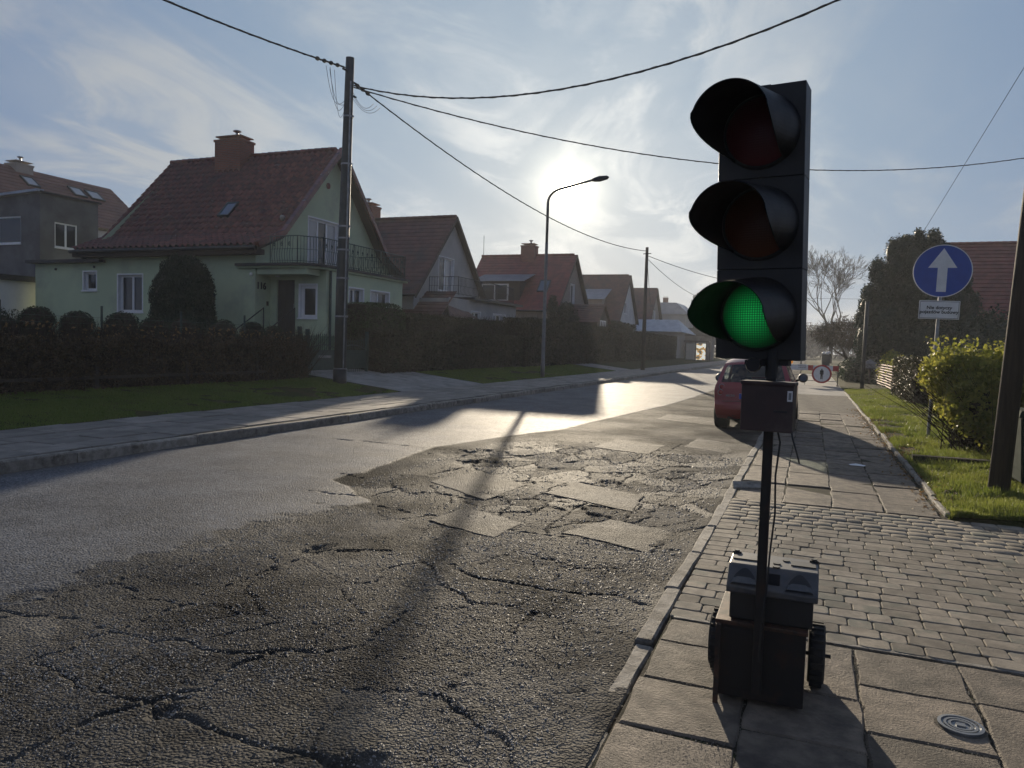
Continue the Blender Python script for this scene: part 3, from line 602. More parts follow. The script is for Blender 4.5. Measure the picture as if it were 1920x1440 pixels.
def sheet(name, x0, x1, y0, y1, z, mat, parent=None, nx=2, ny=2, follow=False, dz=0.0):
    X, Y = np.meshgrid(np.linspace(x0, x1, nx), np.linspace(y0, y1, ny)); Z = gz(X) + dz if follow else np.full(X.shape, z)
    return obj_np(name, np.stack([X, Y, Z], -1).reshape(-1, 3), grid_faces(nx, ny), mat, parent)

# left footway
lp = sheet('pavement_left', -11.40, -8.76, -40, 180, 0.125, MT['joint'], ny=60); tag(lp, 'slab footway along the houses', 'pavement', kind='structure')
LS = [slab_mesh('slab', 0.515, 0.735, 0.05, 0.008, MT['slab_left'], 200 + k, 3) for k in range(5)]
LB = [slab_mesh('slab', 0.845, 0.735, 0.05, 0.008, MT['slab_left'], 220 + k, 3) for k in range(4)]
rr = random.Random(3); rest = []
rows = [(-11.385, 0.56, 0.53, LS), (-10.83, 0.86, 0.845, LB), (-9.96, 0.53, 0.515, LS), (-9.425, 0.53, 0.515, LS)]
xr = -11.39; rowdef = [('b', 0.86), ('s', 0.53), ('s', 0.53), ('s', 0.53)]
for kind, wd in rowdef:
    xc = xr + wd / 2; off = rr.uniform(0, 0.7)
    y = 4.6 - off
    while y < 150:
        z = 0.088 + rr.uniform(-0.006, 0.007)
        if y < 34:
            inst('paving_slab', rr.choice(LB if kind == 'b' else LS), lp, (xc + rr.uniform(-0.004, 0.004), y, z), (rr.uniform(-0.009, 0.009), rr.uniform(-0.009, 0.009), rr.uniform(-0.012, 0.012)))
        else: rest.append(((xc, y, 0.088 + rr.uniform(-0.003, 0.004)), 0, (wd / 0.53 if kind == 's' else 1.64, 1, 1)))
        y += 0.75
    xr += wd + 0.008
join_np('far_slabs', LS[0], rest, lp, MT['slab_left'])
LK = [slab_mesh('kerb_stone', 0.15, 0.985, 0.34, 0.02, MT['kerb'], 240 + k, 3) for k in range(4)]
lk = sheet('kerb_left', -8.765, -8.63, -40, 180, -0.05, MT['joint']); tag(lk, 'raised kerb on the far side of the carriageway', 'kerb', kind='structure')
rest = []; y = 4.2
while y < 150:
    loc = (-8.69 + rr.uniform(-0.012, 0.012), y, -0.195 + rr.uniform(-0.012, 0.008)); 
    if y < 60: inst('kerb_stone', rr.choice(LK), lk, loc, (rr.uniform(-0.01, 0.01), rr.uniform(-0.03, 0.03), rr.uniform(-0.012, 0.012)))
    else: rest.append((loc, 0, (1, 1, 1)))
    y += 1.0
join_np('far_kerb_stones', LK[0], rest, lk, MT['kerb'])

# right footway
PZ = 0.055
rp = sheet('pavement_right', -0.72, 1.40, -30, 30, 0.047, MT['joint'], ny=30); tag(rp, 'slab footway beside the traffic signal', 'pavement', kind='structure')
RS = [slab_mesh('slab', 0.50, 0.49, 0.05, 0.009, MT['slab'], 260 + k, 4) for k in range(6)]
RB = [slab_mesh('slab', 0.50, 0.69, 0.05, 0.009, MT['slab'], 270 + k, 4) for k in range(4)]
sheet('near_bed', 1.40, 5.2, -30, 4.53, 0.041, MT['joint'], rp)
cols = [(-0.458, 0.50), (0.048, 0.50), (0.554, 0.50), (1.06, 0.50), (1.566, 0.50), (2.07, 0.5), (2.576, 0.5)]
for ci, (xc, wd) in enumerate(cols):
    y = 0.9 + ci * 0.17 + rr.uniform(0, 0.15)
    while y < 22.3:
        d = 0.50 if rr.random() < 0.6 else 0.70
        yc = y + d / 2
        if not (y + d > 4.52 and y < 8.55):
            tl = 0.006 if yc < 4.6 else 0.009
            inst('paving_slab', rr.choice(RS if d == 0.5 else RB), rp, (xc + rr.uniform(-0.006, 0.006), yc, PZ - 0.05 + (rr.uniform(-0.003, 0.003) if yc < 4.6 else rr.uniform(-0.008, 0.010))), (rr.uniform(-tl, tl), rr.uniform(-tl, tl), rr.uniform(-0.02, 0.02)))
        elif y < 4.52: 
            d = 4.52 - y
            if d > 0.12: inst('paving_slab', RS[ci % 6], rp, (xc, y + d / 2 - 0.01, PZ - 0.05), (0, 0, 0), (1, (d - 0.02) / 0.49, 1))
        y += d + 0.004
        if 4.4 < y < 8.5: y = 8.56 if ci < 4 else 99
RK = [slab_mesh('kerb_stone', 0.10, 0.985, 0.22, 0.012, MT['kerb'], 280 + k, 3) for k in range(4)]
rk = sheet('kerb_right', -0.855, -0.72, -30, 40, -0.03, MT['joint']); tag(rk, 'low worn kerb along the broken asphalt', 'kerb', kind='structure')
y = 0.6
while y < 30:
    low = y < 3.8
    inst('kerb_stone', rr.choice(RK), rk, (-0.785 + rr.uniform(-0.01, 0.01), y, (-0.190 if low else -0.168) + rr.uniform(-0.006, 0.006)), (rr.uniform(-0.008, 0.008), rr.uniform(-0.03, 0.03), rr.uniform(-0.015, 0.015)))
    y += 1.0
# rough exposed grain of the nearest slabs
r_ = np.random.default_rng(31); n_ = 26000; cx_ = r_.uniform(-0.70, 1.75, n_); cy2 = 1.7 + 2.8 * r_.random(n_); s_ = r_.uniform(0.0016, 0.0040, n_); V_ = np.zeros((n_, 5, 3)); a0_ = r_.uniform(0, 6.28, n_)
for k in range(4): V_[:, k, 0] = cx_ + s_ * np.cos(a0_ + k * 1.571) * r_.uniform(0.7, 1.3, n_); V_[:, k, 1] = cy2 + s_ * np.sin(a0_ + k * 1.571) * r_.uniform(0.7, 1.3, n_); V_[:, k, 2] = PZ - 0.006
V_[:, 4, 0] = cx_; V_[:, 4, 1] = cy2; V_[:, 4, 2] = PZ + 0.0005 + s_ * 0.55
b_ = np.arange(n_)[:, None] * 5; o = obj_np('slab_grain', V_.reshape(-1, 3), np.concatenate([np.concatenate([b_ + k, b_ + (k + 1) % 4, b_ + 4], 1) for k in range(4)]), MT['slab_grain'], rp); o['kind'] = 'stuff'
# block-paved crossing
bp = sheet('driveway_paving', -0.72, 5.2, 4.53, 8.55, 0.0505, MT['joint'], ny=8); tag(bp, 'grey block-paved crossing in front of the gate', 'driveway', kind='structure')
def paver_mesh(w, seed):
    r = random.Random(seed); d, h = 0.1475, 0.06; mb = MB(); P = []
    def ring(ins, z, cr):
        q = []; W2, D2 = w / 2 - ins, d / 2 - ins
        for sx, sy in ((-1, -1), (1, -1), (1, 1), (-1, 1)):
            pts = [(sx * W2, sy * (D2 - cr)), (sx * (W2 - cr * 0.35), sy * (D2 - cr * 0.35)), (sx * (W2 - cr), sy * D2)]
            if sx * sy < 0: pts = pts[::-1]
            q += pts
        return [(x, y, z) for x, y in q]
    A, B_, T = ring(0, 0.01, 0.018), ring(0, h - 0.0045, 0.02), ring(0.005, h, 0.02); m = 12
    F = [(i, (i + 1) % m, m + (i + 1) % m, m + i) for i in range(m)] + [(m + i, m + (i + 1) % m, 2 * m + (i + 1) % m, 2 * m + i) for i in range(m)] + [tuple(range(2 * m, 3 * m))]
    mb.add(A + B_ + T, F); me = bpy.data.meshes.new('paver'); me.from_pydata(mb.v, [], mb.f); me.materials.append(MT['paver']); return me
PW = [0.215, 0.165, 0.135]; PM_ = [paver_mesh(w, i) for i, w in enumerate(PW)]
allp = []; y = 4.62
while y < 8.5:
    x = -0.728
    while x < 4.6:
        k = rr.choice([0, 0, 1, 2]); w = PW[k]
        allp.append((k, x + w / 2, y, 0.0 + rr.uniform(-0.004, 0.004))); x += w + 0.005
    y += 0.152
allp.sort(key=lambda q: math.hypot(q[1], q[2]) + (2.5 if q[1] > 2.05 + (q[2] - 4.6) * 0.22 else 0))
for k, x, y, z in allp[:300]: inst('paver', PM_[k], bp, (x, y, z), (rr.uniform(-0.012, 0.012), rr.uniform(-0.012, 0.012), rr.uniform(-0.02, 0.02)))
for kk in range(3): join_np('far_pavers', PM_[kk], [((x, y, z), 0, (1, 1, 1)) for k, x, y, z in allp[300:] if k == kk], bp, MT['paver'])
# flush edging band at the near side of the block paving
eb = MB(); eb.box(-0.7, 4.528, -0.05, 5.2, 4.56, 0.058); eb.build('edging_band', MT['kerb'], bp)
# gritty ground and concrete beyond the slabs
gp = sheet('gravel_path', -0.72, 1.5, 22.4, 31.0, 0.052, MT['gravel'], ny=8); tag(gp, 'gritty broken stretch of footway beyond the slabs', 'path', kind='structure')
cp = sheet('concrete_path', -0.72, 1.9, 31.0, 60, 0.056, MT['concrete'], ny=8); tag(cp, 'pale concrete path leading to the barrier', 'path', kind='structure')
# drive to the gate on the far side
dv = sheet('driveway_left', -15.6, -11.41, 19.6, 25.6, 0, MT['concrete'], nx=14, ny=6, follow=True, dz=0.012); tag(dv, 'concrete drive up to the metal gate', 'driveway', kind='structure')
dv2 = sheet('driveway_far', -14.6, -11.41, 46.5, 50.5, 0, MT['concrete'], nx=14, ny=6, follow=True, dz=0.012); tag(dv2, 'second concrete drive farther along the hedges', 'driveway', kind='structure')
# rough edging between right footway and verge
ek = sheet('edging_right', 1.375, 1.44, 8.6, 36, 0.03, MT['joint']); tag(ek, 'narrow concrete edging along the grass verge', 'kerb', kind='structure')
EK = [slab_mesh('edging_stone', 0.065, 0.97, 0.16, 0.012, MT['kerb'], 300 + k, 3) for k in range(3)]
y = 9.2
while y < 34:
    inst('edging_stone', rr.choice(EK), ek, (1.405 + rr.uniform(-0.015, 0.015) , y, -0.06 + rr.uniform(-0.012, 0.012)), (0, rr.uniform(-0.06, 0.06), rr.uniform(-0.02, 0.02))); y += 1.0
# low edging block across the verge, backlit shade put into its dark colour
mb = MB(); mb.box(1.50, 12.55, 0.0, 3.1, 12.72, 0.20); o = mb.build('verge_edging_block', MT['joint'], bevel=0.012); tag(o, 'shade-dark low concrete block crossing the grass verge by the wooden pole', 'block')

mb = MB(); fb0 = frame((-0.66, 9.3, 0.06), (0.98, 0.15, 0.06), (0.1, -0.3, 0.95), (-0.15, 0.95, 0.28)); mb.fbox(fb0, -0.14, 0.20, -0.09, 0.09, -0.06, 0.035); o = mb.build('loose_block', MT['kerb'], bevel=0.012); tag(o, 'loose tilted concrete block at the kerb behind the block paving', 'block')

# ================================================================== BUILDINGS
def wall(mb, fr, u0, u1, bottom, top, openings=(), reveal=0.16, extra=()):
    """outer skin between u0 and u1 from bottom to top(u), with recessed openings (a,b,c,d) = u0,v0,u1,v1"""
    br = sorted(set([u0, u1] + [e for e in extra if u0 < e < u1] + [q for o in openings for q in (o[0], o[2])]))
    for a, b in zip(br[:-1], br[1:]):
        v = bottom; m = (a + b) / 2
        for o in sorted([o for o in openings if o[0] < m < o[2]], key=lambda o: o[1]):
            if o[1] > v + 1e-6: mb.quad(fr(a, v), fr(b, v), fr(b, o[1]), fr(a, o[1]))
            v = o[3]
        mb.quad(fr(a, v), fr(b, v), fr(b, top(b)), fr(a, top(a)))
    for a, c, b, d in openings:
        for p, q in (((a, c), (b, c)), ((b, c), (b, d)), ((b, d), (a, d)), ((a, d), (a, c))):
            mb.quad(fr(*p), fr(*q), fr(*q, -reveal), fr(*p, -reveal))
def window(parent, fr, a, c, b, d, cols=2, depth=0.16, surround=0.0, sill=True, glass='glass', fw=0.07, name='window', rows=1, label=None):
    mb = MB(); d0, d1 = -depth - 0.02, -depth + 0.04
    mb.fbox(fr, a, a + fw, c, d, d0, d1); mb.fbox(fr, b - fw, b, c, d, d0, d1)
    mb.fbox(fr, a + fw, b - fw, c, c + fw, d0, d1); mb.fbox(fr, a + fw, b - fw, d - fw, d, d0, d1)
    W_ = (b - a - 2 * fw) / cols
    for k in range(1, cols): mb.fbox(fr, a + fw + k * W_ - 0.045, a + fw + k * W_ + 0.045, c + fw, d - fw, d0 - 0.003, d1 + 0.004)
    Hh = (d - c - 2 * fw) / rows
    for k in range(1, rows): mb.fbox(fr, a + fw, b - fw, c + fw + k * Hh - 0.03, c + fw + k * Hh + 0.03, d0 - 0.004, d1 + 0.006)
    w = mb.build(name, MT['white_pvc'], parent)
    if label: w['label'] = label
    for k in range(cols):
        p = MB(); u0 = a + fw + k * W_; p.fbox(fr, u0, u0 + W_, c + fw, d - fw, -depth - 0.005, -depth + 0.005)
        p.build('pane', MT[glass[k] if isinstance(glass, (list, tuple)) else glass], w)
    if surround:
        s = MB(); q = surround; e = 0.012
        s.fbox(fr, a - q, a, c - 0.02, d + q, -0.001, e); s.fbox(fr, b, b + q, c - 0.02, d + q, -0.001, e); s.fbox(fr, a, b, d, d + q, -0.001, e)
        s.fbox(fr, a, a + 0.012, c, d - 0.012, -depth, 0.0); s.fbox(fr, b - 0.012, b, c, d - 0.012, -depth, 0.0); s.fbox(fr, a, b, d - 0.012, d, -depth, 0.0)
        s.build('surround', MT['white_pvc'], w)
    if sill:
        s = MB(); s.fbox(fr, a - surround - 0.03, b + surround + 0.03, c - 0.055, c - 0.0, -depth, 0.06); s.build('sill', MT['white_pvc'], w)
    return w
def roof_courses(mb, prof, x0, x1, course=0.34, lip=0.03, nx=1):
    """prof: (y, z) points from eave to ridge; stepped tile courses lying between x0 and x1"""
    for (ya, za), (yb, zb) in zip(prof[:-1], prof[1:]):
        Ls = math.hypot(yb - ya, zb - za); n = max(1, round(Ls / course)); ny, nz = -(zb - za) / Ls, (yb - ya) / Ls
        if nz < 0: ny, nz = -ny, -nz
        for k in range(n):
            a, b = k / n, (k + 1) / n
            p = (ya + (yb - ya) * a + ny * lip, za + (zb - za) * a + nz * lip); q = (ya + (yb - ya) * b + ny * 0.004, za + (zb - za) * b + nz * 0.004); r_ = (ya + (yb - ya) * a, za + (zb - za) * a)
            mb.quad((x0, *p), (x1, *p), (x1, *q), (x0, *q)); mb.quad((x0, *r_), (x1, *r_), (x1, *p), (x0, *p))
            mb.quad((x1, *p), (x1, *r_), (x1, *q)); mb.quad((x0, *p), (x0, *r_), (x0, *q))
def ridge_tiles(parent, x0, x1, y, z, mat, step=0.36, r=0.12, piecewise=True):
    me = MB(); me.tube([(0, 0, 0), (step * 0.99, 0, 0)], [r * 1.08, r * 0.92], 10); m = bpy.data.meshes.new('ridge_tile'); m.from_pydata(me.v, [], me.f); m.materials.append(mat)
    n = int(abs(x1 - x0) / step)
    if piecewise:
        for k in range(n): inst('ridge_tile', m, parent, (min(x0, x1) + k * step, y, z + random.uniform(-0.006, 0.006)), (0, 0, 0))
    else:
        j = MB()
        for k in range(n): xx = min(x0, x1) + k * step; j.tube([(xx, y, z), (xx + step * 0.99, y, z)], [r * 1.08, r * 0.92], 8)
        o = j.build('ridge_tiles', mat, parent); o['kind'] = 'stuff'
def chimney(parent, x0, x1, y0, y1, z0, z1, mat, flue=True, cap=0.04):
    mb = MB(); mb.box(x0, y0, z0, x1, y1, z1); ch = mb.build('chimney', mat, parent)
    c = MB(); c.box(x0 - cap, y0 - cap, z1 - 0.10, x1 + cap, y1 + cap, z1 + 0.002); c.box(x0 + 0.02, y0 + 0.02, z1 + 0.12, x1 - 0.02, y1 - 0.02, z1 + 0.17); c.build('chimney_cap', mat, ch)
    if flue:
        f = MB(); mx, my = x0 + (x1 - x0) * 0.6, (y0 + y1) / 2; f.tube([(mx, my, z1 + 0.1), (mx, my, z1 + 0.36)], 0.07, 10); f.lathe([(0.09, 0.38), (0.19, 0.43), (0.16, 0.47), (0.0, 0.52)], 12, (mx, my, z1)); f.tube([(mx - 0.06, my, z1 + 0.3), (mx - 0.1, my, z1 + 0.43)], 0.012, 5); f.tube([(mx + 0.06, my, z1 + 0.3), (mx + 0.1, my, z1 + 0.43)], 0.012, 5)
        f.build('flue', MT['galv'], ch)
    return ch
def skylight(parent, x0, x1, ya, za, yb, zb, lift=0.05):
    """roof window between slope points (ya,za) and (yb,zb)"""
    Ls = math.hypot(yb - ya, zb - za); up = Vector((0, (yb - ya) / Ls, (zb - za) / Ls)); nn = Vector((0, -up.z, up.y)) if up.y > 0 else Vector((0, up.z, -up.y))
    fr = frame((x0, ya, za), (1, 0, 0), nn, up); w = x1 - x0; mb = MB(); e = 0.07
    mb.fbox(fr, 0, e, 0, Ls, 0, lift + 0.05); mb.fbox(fr, w - e, w, 0, Ls, 0, lift + 0.05); mb.fbox(fr, e, w - e, 0, e, 0, lift + 0.05); mb.fbox(fr, e, w - e, Ls - e, Ls, 0, lift + 0.05)
    s = mb.build('skylight', MT['dark_metal'], parent); g = MB(); g.fbox(fr, e, w - e, e, Ls - e, lift - 0.02, lift + 0.02); g.build('pane', MT['sky_glass'], s); return s
def fascia(mb, prof, x, ext, dz0=-0.16, dz1=0.0):
    """board following the roof profile at x, thickness ext along x"""
    for (ya, za), (yb, zb) in zip(prof[:-1], prof[1:]):
        mb.prism([(x, ya, za + dz0), (x, yb, zb + dz0), (x, yb, zb + dz1), (x, ya, za + dz1)], (ext, 0, 0))
def baluster_mesh(h, mat, curvy=True):
    mb = MB(); P = []
    for k in range(13):
        t = k / 12; P.append((0, 0.075 * math.sin(math.pi * min(1, t * 1.7)) * (1 if t < 0.6 else 0) * curvy - 0.02 * math.sin(2 * math.pi * t) * curvy, t * h))
    mb.tube(P, 0.0115, 5); me = bpy.data.meshes.new('baluster'); me.from_pydata(mb.v, [], mb.f); me.materials.append(mat); return me
def railing(parent, p0, p1, h, step, outward, mat='green_metal', posts=3, curvy=True, scrolls=False):
    p0, p1 = Vector(p0), Vector(p1); d = p1 - p0; Ln = d.length; u = d.normalized(); mb = MB(); mb.tube([p0 + Vector((0, 0, h)), p1 + Vector((0, 0, h))], 0.019, 6); mb.tube([p0 + Vector((0, 0, 0.07)), p1 + Vector((0, 0, 0.07))], 0.013, 6)
    mb.tube([p0 + Vector((0, 0, h * 0.52)), p1 + Vector((0, 0, h * 0.52))], 0.009, 5)
    for k in range(posts): q = p0 + d * (k / (posts - 1)); mb.tube([q, q + Vector((0, 0, h + 0.02))], 0.02, 6)
    if scrolls:
        n = int(Ln / (step * 3))
        for k in range(n):
            c = p0 + u * (step * 1.5 + k * step * 3) + Vector((0, 0, h * 0.70))
            P = [c + u * (0.05 * math.cos(a) * (1 - a / 14)) + Vector((0, 0, 0.10 * math.sin(a) * (1 - a / 14))) for a in np.linspace(0, 9.0, 16)]
            mb.tube(P, 0.011, 5)
    r = mb.build('balcony_railing', MT[mat], parent)
    bm_ = baluster_mesh(h, MT[mat], curvy); ang = math.atan2(outward[1], outward[0]) - math.pi / 2
    for k in range(1, int(Ln / step)):
        q = p0 + u * (k * step); inst('baluster', bm_, r, q, (0, 0, ang))
    return r

# ---------------------------------------------------------------- the green house
G = 0.7
H1 = thing('green_house', 'pale green rendered house with clay tile roof and corner terrace, number 116', 'house', (-20, 27, G))
Xg, Xf, Xb, Ya, Yb, Ym = -19.6, -17.0, -28.3, 22.6, 32.1, 27.35
zr, ze = 9.75, 5.02
prof_n = [(22.1, ze), (23.6, 5.68), (Ym, zr)]; prof_f = [(32.6, ze), (31.1, 5.68), (Ym, zr)]
top1 = lambda y: float(np.interp(y, [22.1, 23.6, Ym, 31.1, 32.6], [ze, 5.68, zr, 5.68, ze])) - 0.10
mb = MB()
frA = frame((-31.65, Ya, 0), (1, 0, 0), (0, -1, 0))                 # wall towards the camera, u from the annexe end
winA = [(2.95, 3.38, 3.70, 4.16), (4.95, 2.50, 6.30, 4.02)]
wall(mb, frA, 0, 12.05, G, lambda u: 4.52 if u < 3.35 - 1e-6 else 5.05, winA, 0.18, extra=(3.35,))
mb.quad((-31.65, Ya, G), (-31.65, Ya + 5, G), (-31.65, Ya + 5, 4.52), (-31.65, Ya, 4.52))
mb.quad((Xb, Ya, 4.4), (Xb, Yb, 4.4), (Xb, Yb, 5.05), (Xb, Ym, zr - 0.1), (Xb, Ya, 5.05))
frG = frame((Xg, 0, 0), (0, 1, 0), (1, 0, 0))                       # gable wall towards the street, u = y
wall(mb, frG, Ya, Yb, G, top1, [(25.75, 4.50, 27.85, 6.68)], 0.14, extra=(23.6, Ym, 31.1))
mb.quad((Xg, Yb, G), (Xb, Yb, G), (Xb, Yb, 5.05), (Xg, Yb, 5.05))
w1 = mb.build('wall', MT['green_render'], H1)
# the raised front room under the terrace
mb = MB(); Yp, Ye = 23.45, 29.05
frP = frame((Xg, Yp, 0), (1, 0, 0), (0, -1, 0)); frF = frame((Xf, 0, 0), (0, 1, 0), (1, 0, 0))
wall(mb, frP, 0, Xf - Xg, 1.75, lambda u: 4.22, [(0.30, 1.76, 1.15, 3.86), (1.40, 2.42, 2.15, 3.66)], 0.16)
wall(mb, frF, Yp, Ye, 1.75, lambda u: 4.22, [(24.95, 2.50, 25.95, 3.68), (26.5, 2.50, 27.95, 3.68)], 0.18)
mb.quad((Xf, Ye, G), (Xg, Ye, G), (Xg, Ye, 4.22), (Xf, Ye, 4.22))
mb.build('front_room_wall', MT['green_render'], H1)
mb = MB(); mb.box(Xg, Yp - 0.03, 0.5, Xf + 0.03, Ye + 0.02, 1.75); mb.box(-31.66, Ya - 0.03, 0.5, Xg + 0.02, Ya + 0.1, 1.72); mb.build('plinth', MT['plinth'], H1)
for a, c, b, d in winA[:1]: window(H1, frA, a, c, b, d, 1, 0.18, 0.05, fw=0.09)
window(H1, frA, *winA[1], 2, 0.20, 0.05, glass=('glass', 'glass'), fw=0.09)
window(H1, frP, 1.40, 2.42, 2.15, 3.66, 1, 0.16, 0.06, glass='glass', fw=0.12)
window(H1, frF, 24.95, 2.50, 25.95, 3.68, 2, 0.18, 0.05); window(H1, frF, 26.5, 2.50, 27.95, 3.68, 2, 0.18, 0.05, glass=('curtain_glass', 'glass'))
window(H1, frG, 25.75, 4.50, 27.85, 6.68, 3, 0.14, 0.05, glass=('curtain_glass', 'glass', 'curtain_glass'), sill=False, name='balcony_door', fw=0.1)
# front door, lamp, bell, number
mb = MB(); mb.fbox(frP, 0.30, 1.15, 1.76, 3.86, -0.14, -0.09); mb.fbox(frP, 0.38, 0.68, 2.0, 3.7, -0.09, -0.075); mb.fbox(frP, 0.76, 1.07, 2.0, 3.7, -0.09, -0.075); dr = mb.build('front_door', MT['door'], H1)
mb = MB(); mb.tube([frP(1.06, 2.75, -0.07), frP(1.06, 2.95, -0.07)], 0.014, 6); mb.build('handle', MT['galv'], dr)
mb = MB(); mb.lathe([(0.0, -0.10), (0.09, -0.08), (0.12, -0.02), (0.10, 0.06), (0, 0.07)], 12, frP(0.45, 4.05, 0.12)); mb.build('porch_lamp', MT['white_pvc'], H1)
mb = MB(); mb.fbox(frG, 23.22, 23.32, 2.85, 3.02, 0, 0.03); mb.build('door_bell', MT['black'], H1)
mb = MB(); mb.lathe([(0, -0.07), (0.05, -0.05), (0.06, 0), (0.05, 0.05), (0, 0.07)], 10, (Xg - 0.15, Ya - 0.07, 4.0)); mb.build('security_lamp', MT['white_pvc'], H1)
place_text('house_number', text_mesh('house_number', '116', 0.36, MT['black'], ext=0.01, bold=0.008), H1, axes((Xg + 0.015, 22.92, 3.58), (0, 1, 0), (0, 0, 1)))
# terrace slab with rounded corner
mb = MB(); P = [(-20.4, 22.48)]
for k in range(7): a = -math.pi / 2 + k * math.pi / 12; P.append((-17.75 + 0.85 * math.cos(a), 23.33 + 0.85 * math.sin(a)))
P += [(-16.9, 29.35), (-19.59, 29.35), (-19.59, 22.6), (-20.4, 22.59)]
mb.prism([(x, y, 4.23) for x, y in P], (0, 0, 0.07)); mb.build('terrace_slab', MT['green_render'], H1)
mb = MB(); mb.prism([(x, y, 4.302) for x, y in [(-18.4 + (x + 18.4) * 1.045 if x > -20 else x, 26 + (y - 26) * 1.03) for x, y in P]], (0, 0, 0.10)); mb.build('terrace_edge', MT['dark_metal'], H1)
mb = MB(); mb.box(-19.55, 22.62, 4.0, -17.3, 23.44, 4.225); mb.build('porch_beam', MT['green_render'], H1)
railing(H1, (-18.85, 22.52, 4.41), (-17.62, 22.52, 4.41), 0.98, 0.115, (0, -1), posts=2, scrolls=True)
railing(H1, (-17.62, 22.52, 4.41), (-16.98, 23.2, 4.41), 0.98, 0.115, (0.7, -0.7), posts=2)
railing(H1, (-16.98, 23.2, 4.41), (-16.98, 29.2, 4.41), 0.98, 0.115, (1, 0), posts=4, scrolls=True)
railing(H1, (-16.98, 29.2, 4.41), (-19.4, 29.2, 4.41), 0.98, 0.115, (0, 1), posts=2)
# downpipes, gutter, eaves, bargeboards
mb = MB(); mb.tube([(-16.93, 23.62, 4.2), (-16.93, 23.62, 0.8)], 0.05, 8); mb.build('downpipe', MT['green_metal'], H1)
mb = MB(); mb.tube([(-28.4, 22.05, 4.9), (-28.4, 22.3, 4.7), (-28.0, 22.52, 4.55)], 0.045, 8); mb.build('downpipe', MT['dark_metal'], H1)
mb = MB(); mb.tube([(-28.75, 22.02, 4.93), (-19.15, 22.02, 4.93)], 0.075, 10); mb.build('gutter', MT['dark_metal'], H1)
mb = MB(); mb.box(-28.7, 22.08, 4.72, -19.2, 22.62, 4.92); mb.build('eaves_box', MT['wood_dark'], H1)
mb = MB(); fascia(mb, prof_n, -19.16, 0.05, -0.20, -0.02); fascia(mb, prof_f, -19.16, 0.05, -0.20, -0.02); fascia(mb, prof_n, -28.74, 0.05, -0.2, -0.02); mb.build('bargeboard', MT['wood_dark'], H1)
mb = MB()
for (ya, za), (yb, zb) in list(zip(prof_n[:-1], prof_n[1:])) + list(zip(prof_f[:-1], prof_f[1:])):
    mb.prism([(-28.7, ya, za - 0.09), (-28.7, yb, zb - 0.09), (-28.7, yb, zb - 0.03), (-28.7, ya, za - 0.03)], (9.56, 0, 0))
roof = mb.build('roof', MT['wood_dark'], H1)
mb = MB(); roof_courses(mb, prof_f, -28.75, -19.1, 0.36, 0.04); mb.build('rear_slope', MT['roof_far'], roof)
# pantiles of the slope in view
def tile_mesh(w, ln):
    n = 9; V = []; F = []
    for j, (yy, lift) in enumerate(((0.0, 0.045), (ln, 0.004))):
        for i in range(n):
            t = i / (n - 1); z = 0.062 * math.sin(2 * math.pi * (t * 0.98 + 0.08)) + 0.012 * t; V.append((t * w * 1.06, yy, z + lift + 0.03))
    for i in range(n): V.append((V[i][0], 0.0, V[i][2] - 0.026))
    for i in range(n - 1): F.append((i, i + 1, n + i + 1, n + i)); F.append((2 * n + i, 2 * n + i + 1, i + 1, i))
    me = bpy.data.meshes.new('roof_tile'); me.from_pydata(V, [], F); me.materials.append(MT['tile'])
    me.polygons.foreach_set('use_smooth', np.ones(len(F), dtype=bool)); return me
TW = 0.30; tiles = []
for (ya, za), (yb, zb), nr in ((prof_n[0], prof_n[1], 5), (prof_n[1], prof_n[2], 15)):
    th = math.atan2(zb - za, yb - ya); Ls = math.hypot(yb - ya, zb - za); st = Ls / nr; tm = tile_mesh(TW, st * 1.10)
    for r_ in range(nr):
        t = r_ / nr
        for c_ in range(32): tiles.append((tm, -28.75 + c_ * TW, ya + (yb - ya) * t, za + (zb - za) * t, th))
tiles.sort(key=lambda q: -q[1] + 0.25 * q[3])
for tm, x, y, z, th in tiles[:300]: inst('roof_tile', tm, roof, (x, y, z + random.uniform(-0.004, 0.004)), (th + random.uniform(-0.012, 0.012), 0, random.uniform(-0.012, 0.012)))
VV, FF, nn = [], [], 0
for tm, x, y, z, th in tiles[300:]:
    V = np.array([v.co[:] for v in tm.vertices]); F = np.array([p.vertices[:] for p in tm.polygons]); c, s = math.cos(th), math.sin(th)
    VV.append(np.stack([V[:, 0] + x, V[:, 1] * c - V[:, 2] * s + y, V[:, 1] * s + V[:, 2] * c + z + random.uniform(-0.004, 0.004)], 1)); FF.append(F + nn); nn += len(V)
o = obj_np('roof_tiles_rest', np.concatenate(VV), np.concatenate(FF), MT['tile'], roof, smooth=True); o['kind'] = 'stuff'
ridge_tiles(roof, -28.8, -19.1, Ym, zr + 0.06, MT['tile'])
# verge tiles down the street gable
vt = MB(); vt.box(-0.10, 0, -0.10, 0.10, 0.40, 0.09); vm = bpy.data.meshes.new('verge_tile'); vm.from_pydata(vt.v, [], vt.f); vm.materials.append(MT['tile'])
for prf, sg in ((prof_n, 1), (prof_f, -1)):
    for (ya, za), (yb, zb) in zip(prf[:-1], prf[1:]):
        Ls = math.hypot(yb - ya, zb - za); th = math.atan2(zb - za, abs(yb - ya)); n = round(Ls / 0.36)
        for k in range(n):
            t = k / n; inst('verge_tile', vm, roof, (-19.12, ya + (yb - ya) * t, za + (zb - za) * t + 0.035), (th, 0, 0 if sg > 0 else math.pi))
chimney(roof, -25.45, -24.0, 26.6, 27.5, 8.3, 10.45, MT['brick'])
skylight(roof, -23.05, -22.45, 24.35, 6.48, 24.95, 7.14, 0.12)
